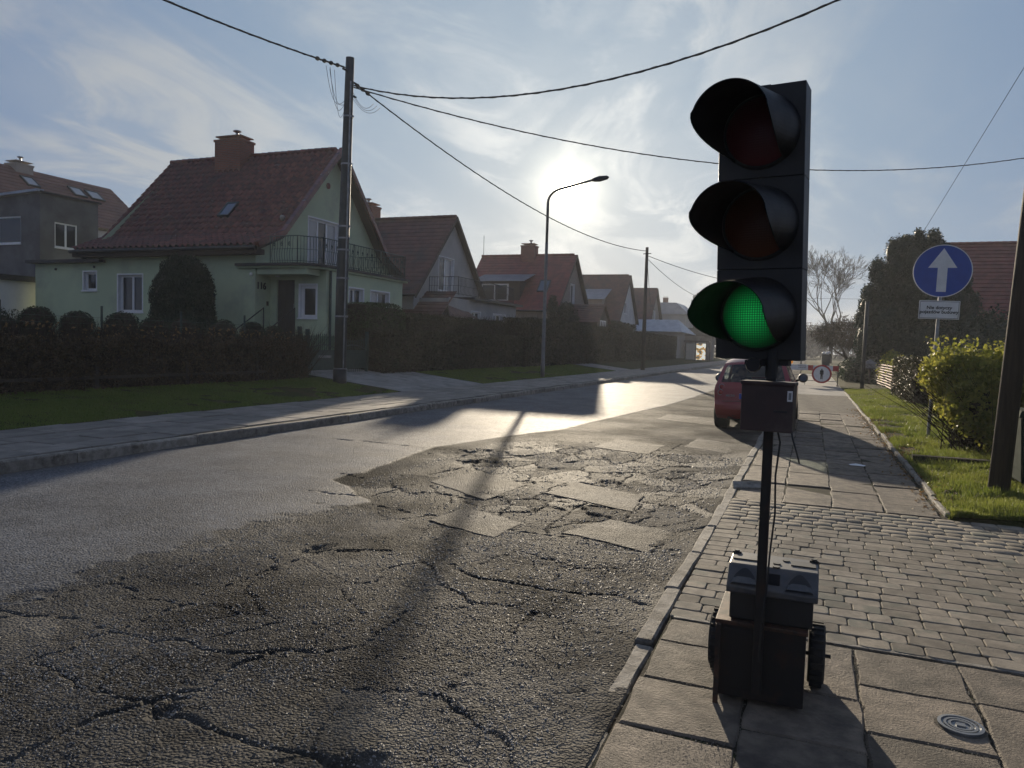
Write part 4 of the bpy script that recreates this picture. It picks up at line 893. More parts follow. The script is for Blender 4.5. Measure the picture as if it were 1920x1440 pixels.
# annexe roof edge, vents, round gable vent
mb = MB(); mb.box(-31.85, 22.28, 4.53, -27.4, 28.0, 4.66); mb.build('annexe_roof', MT['dark_metal'], H1)
for x, z in ((-30.35, 4.28), (-28.05, 4.36)):
    mb = MB(); mb.lathe([(0.0, -0.03), (0.055, -0.03), (0.055, 0.01), (0, 0.01)], 10, (x, Ya - 0.01, z), 'y'); mb.build('vent', MT['dark_metal'], H1)
mb = MB(); mb.lathe([(0.0, 0.03), (0.13, 0.02), (0.13, -0.02), (0, -0.02)], 14, (Xg + 0.01, Ym - 0.3, 8.2), 'x'); mb.build('vent', MT['roof_red'], H1)
mb = MB(); mb.lathe([(0.0, 0.06), (0.09, 0.05), (0.12, -0.05), (0, -0.05)], 10, (Xg + 0.06, 24.05, 6.35), 'x'); mb.build('wall_lamp', MT['beige_render'], H1)
# entrance steps with handrails
mb = MB()
for k in range(5): mb.box(-19.5, 21.3 + k * 0.3 - 0.25, 0.6, -18.2, 21.6 + k * 0.3 + 0.2, 0.85 + k * 0.2)
mb.build('entrance_steps', MT['concrete'], H1)
for x in (-19.45, -18.0):
    mb = MB(); mb.tube([(x, 21.2, 0.6), (x, 21.2, 1.75), (x, 22.9, 2.75), (x, 22.9, 1.7)], 0.028, 6); mb.build('handrail', MT['dark_metal'], H1)

# ---------------------------------------------------------------- other houses of the row
def gable_house(name, label, xg, xb, ya, yb, zr, ze, wallm, roofm, gable_win=(), side_win=(), over=0.35, gablem=None, ch=None, dormer=None, group='gabled houses along the street'):
    ym = (ya + yb) / 2; T = thing(name, label, 'house', ((xg + xb) / 2, ym, G), group=group)
    sl_ = (zr - ze) / (ym - ya); ea = ya - over; zea = ze - over * sl_ * 0.75
    pn = [(ea, zea), (ym, zr)]; pf = [(yb + over, zea), (ym, zr)]
    tp = lambda y: float(np.interp(y, [ya, ym, yb], [ze, zr - 0.08, ze])) - 0.04
    mb = MB(); fg = frame((xg, 0, 0), (0, 1, 0), (1, 0, 0)); fs = frame((xb, ya, 0), (1, 0, 0), (0, -1, 0))
    wall(mb, fs, 0, xg - xb, G - 0.3, lambda u: ze, side_win, 0.15)
    mb.quad((xb, ya, G), (xb, yb, G), (xb, yb, ze), (xb, ym, zr - 0.1), (xb, ya, ze)); mb.quad((xg, yb, G), (xb, yb, G), (xb, yb, ze), (xg, yb, ze))
    mb.build('wall', wallm, T)
    mb = MB(); wall(mb, fg, ya, yb, G - 0.3, tp, [g[:4] for g in gable_win], 0.15, extra=(ym,)); mb.build('gable_wall', gablem or wallm, T)
    for g in gable_win: window(T, fg, *g[:4], g[4] if len(g) > 4 else 2, 0.15, g[6] if len(g) > 6 else 0.04, glass=g[5] if len(g) > 5 else 'glass')
    for s in side_win: window(T, fs, *s, 2, 0.15, 0.04)
    mb = MB()
    for (y0, z0), (y1, z1) in ((pn[0], pn[1]), (pf[0], pf[1])): mb.prism([(xb - 0.3, y0, z0 - 0.1), (xb - 0.3, y1, z1 - 0.1), (xb - 0.3, y1, z1 - 0.02), (xb - 0.3, y0, z0 - 0.02)], (xg - xb + 0.6, 0, 0))
    rf = mb.build('roof', MT['wood_dark'], T)
    mb = MB(); roof_courses(mb, pn, xb - 0.33, xg + 0.33, 0.34, 0.02); mb.build('tiled_slope', roofm, rf)
    mb = MB(); roof_courses(mb, pf, xb - 0.33, xg + 0.33, 0.34, 0.035); mb.build('rear_slope', roofm, rf)
    mb = MB(); fascia(mb, pn, xg + 0.30, 0.05, -0.2, 0.02); fascia(mb, pf, xg + 0.30, 0.05, -0.2, 0.02); mb.build('bargeboard', MT['wood_dark'], T)
    mb = MB(); mb.tube([(xb - 0.3, ea - 0.05, zea - 0.05), (xg + 0.33, ea - 0.05, zea - 0.05)], 0.07, 8); mb.build('gutter', MT['dark_metal'], T)
    ridge_tiles(rf, xb - 0.35, xg + 0.35, ym, zr + 0.02, roofm, 0.4, 0.11, False)
    if ch: chimney(rf, *ch)
    return T, rf, pn, fg, fs
# second house: pale gable with balcony and low front rooms
H2, R2, pn2, fg2, fs2 = gable_house('gabled_house', 'grey gabled house with balcony, brown roof and low front rooms, beyond the green house', -19.0, -28.0, 33.6, 42.0, 8.65, 4.3, MT['pale_render'], MT['roof_far'],
    [(36.3, 4.45, 38.1, 6.3, 2, ('glass', 'curtain_glass'))], [(3.0, 2.4, 4.2, 3.6)], ch=(-25.4, -24.0, 37.4, 38.3, 7.8, 9.45, MT['brick']))
mb = MB(); frE = frame((-17.3, 0, 0), (0, 1, 0), (1, 0, 0)); wall(mb, frE, 34.2, 43.6, G, lambda u: 3.95, [(37.0, 2.3, 38.2, 3.35), (40.0, 2.3, 41.9, 3.35)], 0.15)
mb.quad((-17.3, 34.2, G), (-19.0, 34.2, G), (-19.0, 34.2, 3.9), (-17.3, 34.2, 3.9)); mb.quad((-17.3, 43.6, G), (-21.0, 43.6, G), (-21.0, 43.6, 3.9), (-17.3, 43.6, 3.9)); mb.build('front_room_wall', MT['pale_render'], H2)
window(H2, frE, 37.0, 2.3, 38.2, 3.35, 2, 0.15, 0.05); window(H2, frE, 40.0, 2.3, 41.9, 3.35, 3, 0.15, 0.05, glass=('curtain_glass', 'glass', 'curtain_glass'))
mb = MB(); mb.box(-19.0, 36.6, 3.97, -16.95, 43.9, 4.10); mb.build('flat_roof', MT['dark_metal'], H2)
mb = MB()
roof_courses(mb, [(33.2, 2.95), (35.0, 4.3)], -23.5, -17.2, 0.3, 0.035)
mb.quad((-16.7, 33.2, 2.95), (-16.7, 36.6, 2.95), (-18.9, 36.6, 4.3), (-18.9, 34.9, 4.3), (-17.2, 34.0, 3.5)); mb.quad((-23.5, 33.2, 2.9), (-16.7, 33.2, 2.9), (-16.7, 36.6, 2.9), (-23.5, 36.6, 2.9)); mb.build('porch_roof', MT['roof_far'], H2)
railing(H2, (-17.1, 34.9, 4.1), (-17.1, 42.6, 4.1), 0.95, 0.16, (1, 0), mat='dark_metal', posts=4); railing(H2, (-18.8, 34.9, 4.1), (-17.1, 34.9, 4.1), 0.95, 0.16, (0, -1), mat='dark_metal', posts=2)
# lean-to dormer with a pale triangular cheek on the side of the second house
mb = MB(); mb.prism([(-20.6, 33.6, 4.35), (-20.6, 35.4, 5.5), (-20.6, 33.2, 5.45)], (-2.6, 0, 0)); mb.build('dormer', MT['white_render'], H2)
mb = MB(); mb.prism([(-20.4, 32.9, 5.42), (-20.4, 36.0, 5.72), (-20.4, 36.0, 5.82), (-20.4, 32.9, 5.52)], (-3.0, 0, 0)); mb.build('dormer_roof', MT['roof_far'], H2)
# third house: dark red, brick gable, long shed dormer
H3, R3, pn3, fg3, fs3 = gable_house('gabled_house', 'dark red-roofed house with pale brick gable and wide shed dormer, under the sun', -18.6, -26.6, 55.2, 63.8, 9.15, 4.6, MT['beige_render'], MT['roof_red'],
    [(58.9, 4.5, 60.0, 6.7, 1)], [], gablem=MT['brick_pale'], ch=(-23.1, -21.9, 58.9, 59.9, 8.4, 9.95, MT['brick']))
mb = MB(); mb.box(-25.4, 55.6, 4.7, -21.8, 58.5, 6.72); mb.build('dormer', MT['wood_dark'], R3)
mb = MB(); roof_courses(mb, [(55.2, 6.62), (58.7, 7.65)], -25.9, -21.3, 0.4, 0.05); mb.build('dormer_roof', MT['metal_sheet'], R3)
frD = frame((-25.4, 55.59, 0), (1, 0, 0), (0, -1, 0)); window(H3, frD, 0.3, 5.1, 2.6, 6.4, 2, -0.03, 0.05, sill=False)
skylight(R3, -20.6, -19.7, 56.3, 5.85, 57.2, 6.82)
mb = MB(); mb.tube([(-26.4, 58.6, 9.1), (-26.4, 58.6, 10.8)], 0.02, 5); mb.build('antenna', MT['dark_metal'], R3)
# fourth and fifth
H4, R4, pn4, fg4, fs4 = gable_house('gabled_house', 'white-gabled house with a sheet-metal dormer roof, fourth along the row', -18.6, -26.6, 75.2, 83.6, 9.35, 4.6, MT['white_render'], MT['roof_far'],
    [(77.9, 5.2, 79.2, 6.4, 2)], [])
mb = MB(); mb.box(-24.6, 75.6, 4.7, -20.4, 78.6, 6.72); mb.build('dormer', MT['beige_render'], R4)
mb = MB(); roof_courses(mb, [(75.0, 6.5), (79.0, 8.2)], -25.0, -20.0, 0.5, 0.04); mb.build('dormer_roof', MT['metal_sheet'], R4)
H5, R5, pn5, fg5, fs5 = gable_house('gabled_house', 'small brown-roofed gabled house farthest along the row', -18.6, -25.6, 90.6, 98.6, 9.1, 4.8, MT['beige_render'], MT['roof_far'], [(93.8, 5.2, 94.9, 6.3, 1)], [])
# wooden garden shed with tiled roof in front of the third house
SH = thing('garden_shed', 'small tiled timber shed overgrown with ivy before the brick gable', 'shed', (-15.9, 56.3, 0.6))
mb = MB(); mb.box(-16.9, 54.9, 0.5, -15.1, 57.9, 3.7); mb.quad((-15.1, 54.9, 3.7), (-15.1, 57.9, 3.7), (-15.1, 56.4, 4.75)); mb.build('wall', MT['wood_dark'], SH)
mb = MB(); roof_courses(mb, [(54.5, 3.45), (56.4, 4.9)], -18.4, -14.9, 0.3, 0.04); roof_courses(mb, [(58.3, 3.45), (56.4, 4.9)], -18.4, -14.9, 0.3, 0.04); mb.build('roof', MT['roof_far'], SH)
frS = frame((-15.09, 0, 0), (0, 1, 0), (1, 0, 0)); window(SH, frS, 55.6, 3.0, 57.2, 3.65, 3, 0.0, 0.0, sill=False)

# ---------------------------------------------------------------- grey building and long brown roof at the left
GB = thing('grey_building', 'flat-roofed dark grey rendered building behind the green house annexe', 'building', (-38, 28, 1))
mb = MB(); fS = frame((-34.0, 0, 0), (0, 1, 0), (1, 0, 0)); fN = frame((-46.0, 24.5, 0), (1, 0, 0), (0, -1, 0))
wall(mb, fS, 24.5, 27.6, 1, lambda u: 8.1, [(25.25, 5.65, 26.45, 6.85)], 0.1); wall(mb, fN, 0, 12, 1, lambda u: 7.6 + 0.042 * u, [(9.0, 5.75, 10.7, 7.05)], 0.1)
mb.quad((-34, 27.6, 1), (-46, 27.6, 1), (-46, 27.6, 8.1), (-34, 27.6, 8.1)); mb.quad((-46, 24.5, 7.6), (-34, 24.5, 8.1), (-34, 27.6, 8.1), (-46, 27.6, 8.1)); mb.build('wall', MT['grey_render'], GB)
window(GB, fS, 25.25, 5.65, 26.45, 6.85, 2, 0.08, 0.0, glass='glass'); window(GB, fN, 9.0, 5.75, 10.7, 7.05, 1, 0.08, 0.0)
mb = MB(); mb.prism([(-46.2, 24.3, 7.62), (-33.9, 24.3, 8.13), (-33.9, 24.3, 8.25), (-46.2, 24.3, 7.74)], (0, 0.35, 0)); mb.build('roof_edge', MT['metal_sheet'], GB)
mb = MB(); mb.box(-33.99, 24.45, 8.103, -33.88, 27.7, 8.19); mb.build('parapet_flashing', MT['dark_metal'], GB)
GB2 = thing('garage', 'low white garage with black roof edge behind the dark bush', 'garage', (-34, 21.5, 1))
mb = MB(); mb.box(-40, 19.6, 0.8, -32.2, 24.2, 3.75); mb.build('wall', MT['white_render'], GB2); mb = MB(); mb.box(-40.2, 19.4, 3.752, -32.0, 24.3, 3.98); mb.build('roof', MT['dark_metal'], GB2)
BR = thing('long_house', 'long house with plain brown tiled roof and roof windows, far left', 'house', (-46, 38, 1))
mb = MB()
def roofx(mb, xa, za, xb_, zb_, y0, y1, n=14, lip=0.035):
    for k in range(n):
        a, b = k / n, (k + 1) / n
        p = (xa + (xb_ - xa) * a, za + (zb_ - za) * a); q = (xa + (xb_ - xa) * b, za + (zb_ - za) * b)
        mb.quad((p[0], y0, p[1] + lip), (p[0], y1, p[1] + lip), (q[0], y1, q[1]), (q[0], y0, q[1])); mb.quad((p[0], y0, p[1]), (p[0], y1, p[1]), (p[0], y1, p[1] + lip), (p[0], y0, p[1] + lip))
roofx(mb, -41.5, 8.1, -46.0, 11.6, 26, 38.3, 14); rfl = mb.build('roof', MT['roof_brown'], BR)
mb = MB(); roofx(mb, -50.5, 8.1, -46.0, 11.6, 26, 38.3, 8); mb.build('rear_slope', MT['roof_brown'], rfl)
mb = MB(); mb.quad((-41.9, 38, 1), (-50, 38, 1), (-50, 38, 8.2), (-46, 38, 11.4), (-41.9, 38, 8.2)); mb.quad((-41.9, 26, 1), (-41.9, 38, 1), (-41.9, 38, 8.0), (-41.9, 26, 8.0)); mb.quad((-41.9, 26, 1), (-50, 26, 1), (-50, 26, 8.2), (-46, 26, 11.4), (-41.9, 26, 8.2)); mb.build('wall', MT['white_render'], BR)
def skylight_x(parent, y0, y1, xa, za, xb_, zb_):
    Ls = math.hypot(xb_ - xa, zb_ - za); up = Vector(((xb_ - xa) / Ls, 0, (zb_ - za) / Ls)); nn_ = Vector((up.z, 0, -up.x)); fr = frame((xa, y0, za), (0, 1, 0), nn_, up); w = y1 - y0; mb = MB(); e = 0.08
    mb.fbox(fr, 0, e, 0, Ls, 0, 0.12); mb.fbox(fr, w - e, w, 0, Ls, 0, 0.12); mb.fbox(fr, e, w - e, 0, e, 0, 0.12); mb.fbox(fr, e, w - e, Ls - e, Ls, 0, 0.12); s = mb.build('skylight', MT['dark_metal'], parent)
    g = MB(); g.fbox(fr, e, w - e, e, Ls - e, 0.04, 0.09); g.build('pane', MT['curtain_glass'], s)
for y0, y1 in ((31.2, 32.0), (34.3, 35.2), (35.5, 36.5)): skylight_x(rfl, y0, y1, -44.3, 10.28, -45.1, 10.90)
chimney(rfl, -46.5, -45.5, 31.3, 32.4, 10.8, 11.8, MT['beige_render'], True)
mb = MB(); mb.tube([(-45.7, 29.3, 11.2), (-45.7, 29.3, 12.3)], 0.12, 8); mb.build('flue', MT['galv'], rfl)
mb = MB(); mb.fbox(frame((-41.88, 0, 0), (0, 1, 0), (1, 0, 0)), 35.6, 37.8, 6.4, 7.7, 0, 0.04); mb.build('window', MT['white_pvc'], BR)  # bright lit glass put in as a plain white slab

# ---------------------------------------------------------------- right-hand house behind the conifer
RH = thing('red_roofed_house', 'house with rough brown-red tiled roof behind the arrow sign', 'house', (14, 55, 0.3))
mb = MB(); roof_courses(mb, [(49.6, 3.6), (55, 8.85)], 7.6, 22, 0.36, 0.05); rfr = mb.build('roof', MT['roof_red'], RH)
mb = MB(); roof_courses(mb, [(60.4, 3.6), (55, 8.85)], 7.6, 22, 0.5, 0.04); mb.build('rear_slope', MT['roof_red'], rfr)
mb = MB(); mb.box(8.0, 50.1, 0.2, 21.6, 59.9, 3.95); mb.quad((8.0, 50.1, 3.9), (8.0, 59.9, 3.9), (8.0, 55, 8.7)); mb.quad((21.6, 50.1, 3.9), (21.6, 59.9, 3.9), (21.6, 55, 8.7)); mb.build('wall', MT['beige_render'], RH)
ridge_tiles(rfr, 7.6, 22, 55, 8.88, MT['roof_red'], 0.4, 0.12, False)
frR = frame((9.0, 50.09, 0), (1, 0, 0), (0, -1, 0)); window(RH, frR, 1.0, 1.6, 2.4, 2.9, 2, 0.0, 0.0); window(RH, frR, 5.0, 1.6, 6.4, 2.9, 2, 0.0, 0.0)

# ---------------------------------------------------------------- far end of the street
FB = thing('far_house', 'hazy far house with grey mansard roof and small chimney', 'house', (-24, 134, 0.8))
mb = MB(); mb.box(-33, 130, 0.5, -20.2, 139, 7.5); mb.build('wall', MT['pale_render'], FB)
mb = MB(); mb.prism([(-33.4, 129.6, 7.5), (-19.6, 129.6, 7.5), (-21.8, 129.6, 9.5), (-33.4, 129.6, 9.5)], (0, 9.8, 0)); fr_ = mb.build('roof', MT['metal_sheet'], FB); chimney(fr_, -24.4, -23.6, 131, 131.8, 9.5, 10.4, MT['brick'], False)
fw_ = frame((-33, 129.99, 0), (1, 0, 0), (0, -1, 0)); 
for u in (2, 5.5, 9.5): window(FB, fw_, u, 4.6, u + 1.3, 6.2, 2, 0.0, 0.0)
SD = thing('low_outbuilding', 'low outbuilding with pale blue-grey sheet roof by the far pole', 'outbuilding', (-16.5, 88, 0.6))
mb = MB(); mb.box(-19.5, 86.4, 0.5, -14.3, 92, 3.5); mb.build('wall', MT['pale_render'], SD)
mb = MB(); mb.quad((-20, 85.8, 3.55), (-13.7, 85.8, 3.55), (-14.6, 88.6, 5.0), (-20, 88.6, 5.0)); mb.quad((-20, 92.6, 3.5), (-13.7, 92.6, 3.5), (-14.6, 88.6, 5.0), (-20, 88.6, 5.0)); mb.quad((-13.7, 85.8, 3.55), (-13.0, 92.6, 3.3), (-14.6, 88.6, 5.0)); mb.build('roof', MT['metal_sheet'], SD)
BS = thing('bus_shelter', 'glass bus shelter with sun-bright poster panel beyond the hedges', 'bus shelter', (-12.3, 90, 0.13))
mb = MB(); mb.box(-13.9, 88.9, 2.45, -11.0, 92.6, 2.62); mb.build('roof', MT['dark_metal'], BS)
for x, y in ((-13.7, 89.1), (-12.55, 89.1), (-11.3, 89.1), (-13.7, 92.4), (-11.3, 92.4)): mb = MB(); mb.box(x - 0.05, y - 0.05, 0.1, x + 0.05, y + 0.05, 2.45); mb.build('post', MT['dark_metal'], BS)
mb = MB(); mb.box(-13.65, 89.08, 0.4, -12.6, 89.12, 2.3); mb.build('glass_panel', MT['frosted'], BS); mb = MB(); mb.box(-13.72, 89.2, 0.4, -13.68, 92.3, 2.3); mb.build('glass_panel', MT['clear'], BS)
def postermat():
    m = bpy.data.materials.new('sun_glow_poster'); m.use_nodes = True; t = m.node_tree; p = t.nodes['Principled BSDF']; tcd = N(t, 'ShaderNodeTexCoord')
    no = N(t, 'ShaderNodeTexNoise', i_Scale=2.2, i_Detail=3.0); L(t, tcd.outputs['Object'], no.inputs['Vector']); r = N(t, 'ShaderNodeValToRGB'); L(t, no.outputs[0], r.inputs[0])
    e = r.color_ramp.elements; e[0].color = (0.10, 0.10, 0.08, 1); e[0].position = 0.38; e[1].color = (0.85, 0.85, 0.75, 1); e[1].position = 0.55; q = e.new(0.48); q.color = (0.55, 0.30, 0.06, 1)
    L(t, r.outputs[0], p.inputs['Base Color']); L(t, r.outputs[0], p.inputs['Emission Color']); p.inputs['Emission Strength'].default_value = 0.5; p.inputs['Roughness'].default_value = 0.2; return m  # emission stands in for sunlight coming through the poster
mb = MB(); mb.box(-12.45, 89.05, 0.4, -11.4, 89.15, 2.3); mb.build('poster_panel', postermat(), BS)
KI = thing('kiosk', 'small dark flat-roofed kiosk behind the bus shelter', 'kiosk', (-13.2, 97, 0.3)); mb = MB(); mb.box(-15, 96, 0.3, -11.6, 99, 3.3); mb.build('wall', MT['grey_render'], KI); mb = MB(); mb.box(-15.2, 95.8, 3.3, -11.2, 99.2, 4.3); mb.build('roof', MT['dark_metal'], KI)

# ================================================================== VEGETATION
def leaves(P, size, nrm=None, flat=0.5, aspect=0.55, rng=RNG):
    """one diamond leaf per point; returns V, F"""
    n = len(P); A = rng.normal(size=(n, 3))
    if nrm is not None: A = A * flat + nrm * (1 - flat) * 1.6
    A /= np.linalg.norm(A, axis=1, keepdims=True) + 1e-9
    B = rng.normal(size=(n, 3)); B -= A * (A * B).sum(1, keepdims=True); B /= np.linalg.norm(B, axis=1, keepdims=True) + 1e-9
    Cc = np.cross(A, B); s = size * rng.uniform(0.6, 1.35, (n, 1))
    V = np.stack([P - B * s, P + Cc * s * aspect + A * s * 0.15, P + B * s, P - Cc * s * aspect + A * s * 0.15], 1).reshape(-1, 3)
    return V, np.arange(4 * n).reshape(n, 4)
def strips(P0, D, ln, w, rng=RNG, n_seg=1):
    """needle sprays / grass blades: narrow triangles from P0 along D"""
    n = len(P0); B = rng.normal(size=(n, 3)); B -= D * (D * B).sum(1, keepdims=True) / ((D * D).sum(1, keepdims=True) + 1e-9); B /= np.linalg.norm(B, axis=1, keepdims=True) + 1e-9
    l = ln * rng.uniform(0.6, 1.3, (n, 1)); wv = w * rng.uniform(0.7, 1.3, (n, 1))
    V = np.stack([P0 - B * wv, P0 + B * wv, P0 + D * l], 1).reshape(-1, 3); return V, np.arange(3 * n).reshape(n, 3)
def box_surface(n, x0, y0, z0, x1, y1, z1, depth=0.16, wob=0.12, seed=0, faces='+x-x+y-y+z', rnd=0.0):
    r = np.random.default_rng(seed); fs = [faces[i:i + 2] for i in range(0, len(faces), 2)]
    dx, dy, dz = x1 - x0, y1 - y0, z1 - z0; ar = {'x': dy * dz, 'y': dx * dz, 'z': dx * dy}
    tot = sum(ar[f[1]] for f in fs); out = []; nn = []
    for f in fs:
        m = int(n * ar[f[1]] / tot); u = r.random((m, 3)); ax = 'xyz'.index(f[1]); u[:, ax] = 1.0 if f[0] == '+' else 0.0
        P = np.array([x0, y0, z0]) + u * np.array([dx, dy, dz]); nv = np.zeros((m, 3)); nv[:, ax] = 1 if f[0] == '+' else -1
        bump = (fbm(P[:, (ax + 1) % 3] + 31 * ax, P[:, (ax + 2) % 3], 0.9, 400 + seed, 4) - 0.5) * 2 * wob
        P = P + nv * (bump - np.abs(r.normal(0, depth, m)))[:, None]
        if rnd:
            cxy = np.clip(np.minimum(P[:, 1] - y0, y1 - P[:, 1]) / rnd, 0, 1); cz = np.clip((z1 - P[:, 2]) / rnd, 0, 1)
            P[:, 2] -= (1 - np.sqrt(1 - (1 - cxy) ** 2)) * rnd * 0.7 * (P[:, 2] > z1 - rnd)
        out.append(P); nn.append(nv)
    return np.concatenate(out), np.concatenate(nn)
def core_box(parent, x0, y0, z0, x1, y1, z1, mat, seed=0, step=0.35):
    """lumpy twig mass inside a hedge"""
    mb = MB(); ny = max(2, int((y1 - y0) / step)); nz = 5; r = random.Random(seed); P = []
    prof = [(x0, z0), (x0, z0 + (z1 - z0) * 0.5), (x0 + 0.05, z1 - 0.05), ((x0 + x1) / 2, z1), (x1 - 0.05, z1 - 0.05), (x1, z0 + (z1 - z0) * 0.5), (x1, z0)]
    m = len(prof)
    for j in range(ny + 1):
        for (x, z) in prof: P.append((x + r.uniform(-0.05, 0.05), y0 + (y1 - y0) * j / ny, z + (r.uniform(-0.06, 0.06) if z > z0 else 0)))
    F = [(j * m + i, j * m + i + 1, (j + 1) * m + i + 1, (j + 1) * m + i) for j in range(ny) for i in range(m - 1)] + [tuple(range(m)), tuple(range(ny * m, ny * m + m))[::-1]]
    return mb.add(P, F).build('branches', mat, parent)
def twigs(parent, P0, D, ln, r0, mat, seed=0, name='twigs'):
    V, F = strips(P0, D, ln, r0); V2, F2 = strips(P0, D, ln, r0)
    return obj_np(name, np.concatenate([V, V2]), np.concatenate([F, F2 + len(V)]), mat, parent)
def hedge(name, label, x0, y0, z0, x1, y1, z1, n, size, mat, seed, depth=0.16, wob=0.12, core='twig', cat='hedge', rnd=0.0, top=None, group=None, inset=0.2, sprigs=0):
    T = thing(name, label, cat, ((x0 + x1) / 2, (y0 + y1) / 2, z0), group=group)
    P, nv = box_surface(n, x0, y0, z0, x1, y1, z1, depth, wob, seed, rnd=rnd)
    V, F = leaves(P, size, nv, 0.75); obj_np('foliage', V, F, MT[mat], T)
    if sprigs:
        r = np.random.default_rng(seed + 5); q = np.stack([r.uniform(x0, x1, sprigs), r.uniform(y0, y1, sprigs), np.full(sprigs, z1 - 0.05)], 1); dd = np.stack([r.normal(0, 0.3, sprigs), r.normal(0, 0.3, sprigs), np.ones(sprigs)], 1); twigs(T, q, dd, 0.28, 0.006, MT['twig'])
    core_box(T, x0 + inset, y0 + inset, z0 - 0.1, x1 - inset, y1 - inset, z1 - inset, MT[core], seed)
    return T
def blob_pts(blobs, n, depth=0.14, lump=0.22, seed=0):
    r = np.random.default_rng(seed); tot = sum(b[3] * b[4] + b[4] * b[5] + b[3] * b[5] for b in blobs); out = []; nn = []
    for i, b in enumerate(blobs):
        m = int(n * (b[3] * b[4] + b[4] * b[5] + b[3] * b[5]) / tot); d = r.normal(size=(m, 3)); d /= np.linalg.norm(d, axis=1, keepdims=True)
        th = np.arctan2(d[:, 1], d[:, 0]); l = 1 + (fbm(th * 2.2 + 7 * i + 20, d[:, 2] * 3 + 20, 0.8, 500 + seed + i, 3) - 0.5) * 2 * lump
        rr_ = l * (1 - np.abs(r.normal(0, depth, m))); P = np.array(b[:3]) + d * np.array(b[3:6]) * rr_[:, None]; out.append(P); nn.append(d)
    return np.concatenate(out), np.concatenate(nn)
def cores(parent, blobs, k, mat, name='branches'):
    mb = MB()
    for b in blobs:
        prof = [(math.cos(t), math.sin(t)) for t in np.linspace(-math.pi / 2, math.pi / 2, 8)]; n = 12; P = []
        for (c, s) in prof:
            for q in range(n): a = 2 * math.pi * q / n; f = k * random.uniform(0.9, 1.08); P.append((b[0] + b[3] * c * math.cos(a) * f, b[1] + b[4] * c * math.sin(a) * f, b[2] + b[5] * s * f))
        mb.add(P, [(i * n + q, i * n + (q + 1) % n, (i + 1) * n + (q + 1) % n, (i + 1) * n + q) for i in range(7) for q in range(n)])
    return mb.build(name, mat, parent)
def shrub(name, label, blobs, n, size, mat, seed, cat='shrub', group=None, depth=0.14, lump=0.22, core=0.78, corem='twig', spray=None, flat=0.7, aspect=0.55, base=None, fname='foliage'):
    b0 = blobs[0]; T = thing(name, label, cat, base or (b0[0], b0[1], float(gz(b0[0]))), group=group)
    P, nv = blob_pts(blobs, n, depth, lump, seed)
    if base is None: P = P[P[:, 2] > gz(P[:, 0]) + 0.02]; nv = nv[:len(P)]
    if spray:
        D_ = nv * 0.6 + np.array([0, 0, 0.9]) + RNG.normal(0, 0.35, (len(nv), 3)); D_ /= np.linalg.norm(D_, axis=1, keepdims=True); V, F = strips(P[:len(D_)], D_[:len(P)], size * 2.0, size * 0.45)
    else: V, F = leaves(P, size, nv[:len(P)], flat, aspect)
    obj_np(fname, V, F, MT[mat], T)
    if core: cores(T, blobs, core, MT[corem])
    return T
def gblob(x, y, z, a, b, c): return (x, y, z, a, b, c)

# --- left side: wild brown hedge with gaps at the front garden
T = thing('wild_hedge', 'untrimmed brown hedge along the lawn in front of the green house', 'hedge', (-14.7, 13.5, 0.45))
P, nv = box_surface(46000, -15.2, 6.0, 0.3, -14.1, 18.6, 1.55, 0.22, 0.28, 3); z = P[:, 2]
keep = (RNG.random(len(P)) < np.clip(0.35 + 0.75 * fbm(P[:, 1], P[:, 2], 0.8, 601), 0, 1)) & (z > 0.36); P, nv = P[keep], nv[keep]
V, F = leaves(P, 0.034, nv, 0.85); obj_np('foliage', V, F, MT['leaf_brown'], T)
q = np.stack([RNG.uniform(-15.1, -14.2, 5200), RNG.uniform(6, 18.6, 5200), RNG.uniform(0.4, 1.5, 5200)], 1); dd = np.stack([RNG.normal(0, 0.45, 5200), RNG.normal(0, 0.45, 5200), np.ones(5200)], 1); twigs(T, q, dd, 0.45, 0.008, MT['twig'])
q = np.stack([RNG.uniform(-15.1, -14.2, 1500), RNG.uniform(6, 18.6, 1500), RNG.uniform(1.3, 1.6, 1500)], 1); dd = np.stack([RNG.normal(0, 0.35, 1500), RNG.normal(0, 0.35, 1500), np.ones(1500)], 1); twigs(T, q, dd, 0.38, 0.007, MT['twig'], name='shoots')
core_box(T, -15.0, 6.2, 0.2, -14.4, 18.4, 1.22, MT['twig'], 4)
q = np.stack([RNG.uniform(-15.1, -14.2, 420), RNG.uniform(6, 18.6, 420), RNG.uniform(1.5, 1.86, 420)], 1); V, F = leaves(q, 0.045, None); o = obj_np('dry_heads', V, F, MT['leaf_dry'], T); o['kind'] = 'stuff'
# bare reddish shrub by the gate
T = thing('bare_shrub', 'leafless reddish shrub at the corner before the gate', 'shrub', (-14.9, 19.0, 0.5)); q = np.tile(np.array([[-14.9, 19.0, 0.5]]), (420, 1)) + RNG.normal(0, 0.16, (420, 3)) * np.array([1, 1, 0]); dd = np.stack([RNG.normal(0, 0.32, 420), RNG.normal(0, 0.32, 420), np.ones(420)], 1); twigs(T, q, dd, 1.35, 0.012, MT['twig'], name='stems')
P, nv = blob_pts([(-14.9, 19.0, 1.15, 0.55, 0.6, 0.75)], 1500, 0.3, 0.3, 9); V, F = leaves(P, 0.03, nv); obj_np('foliage', V, F, MT['leaf_brown'], T)
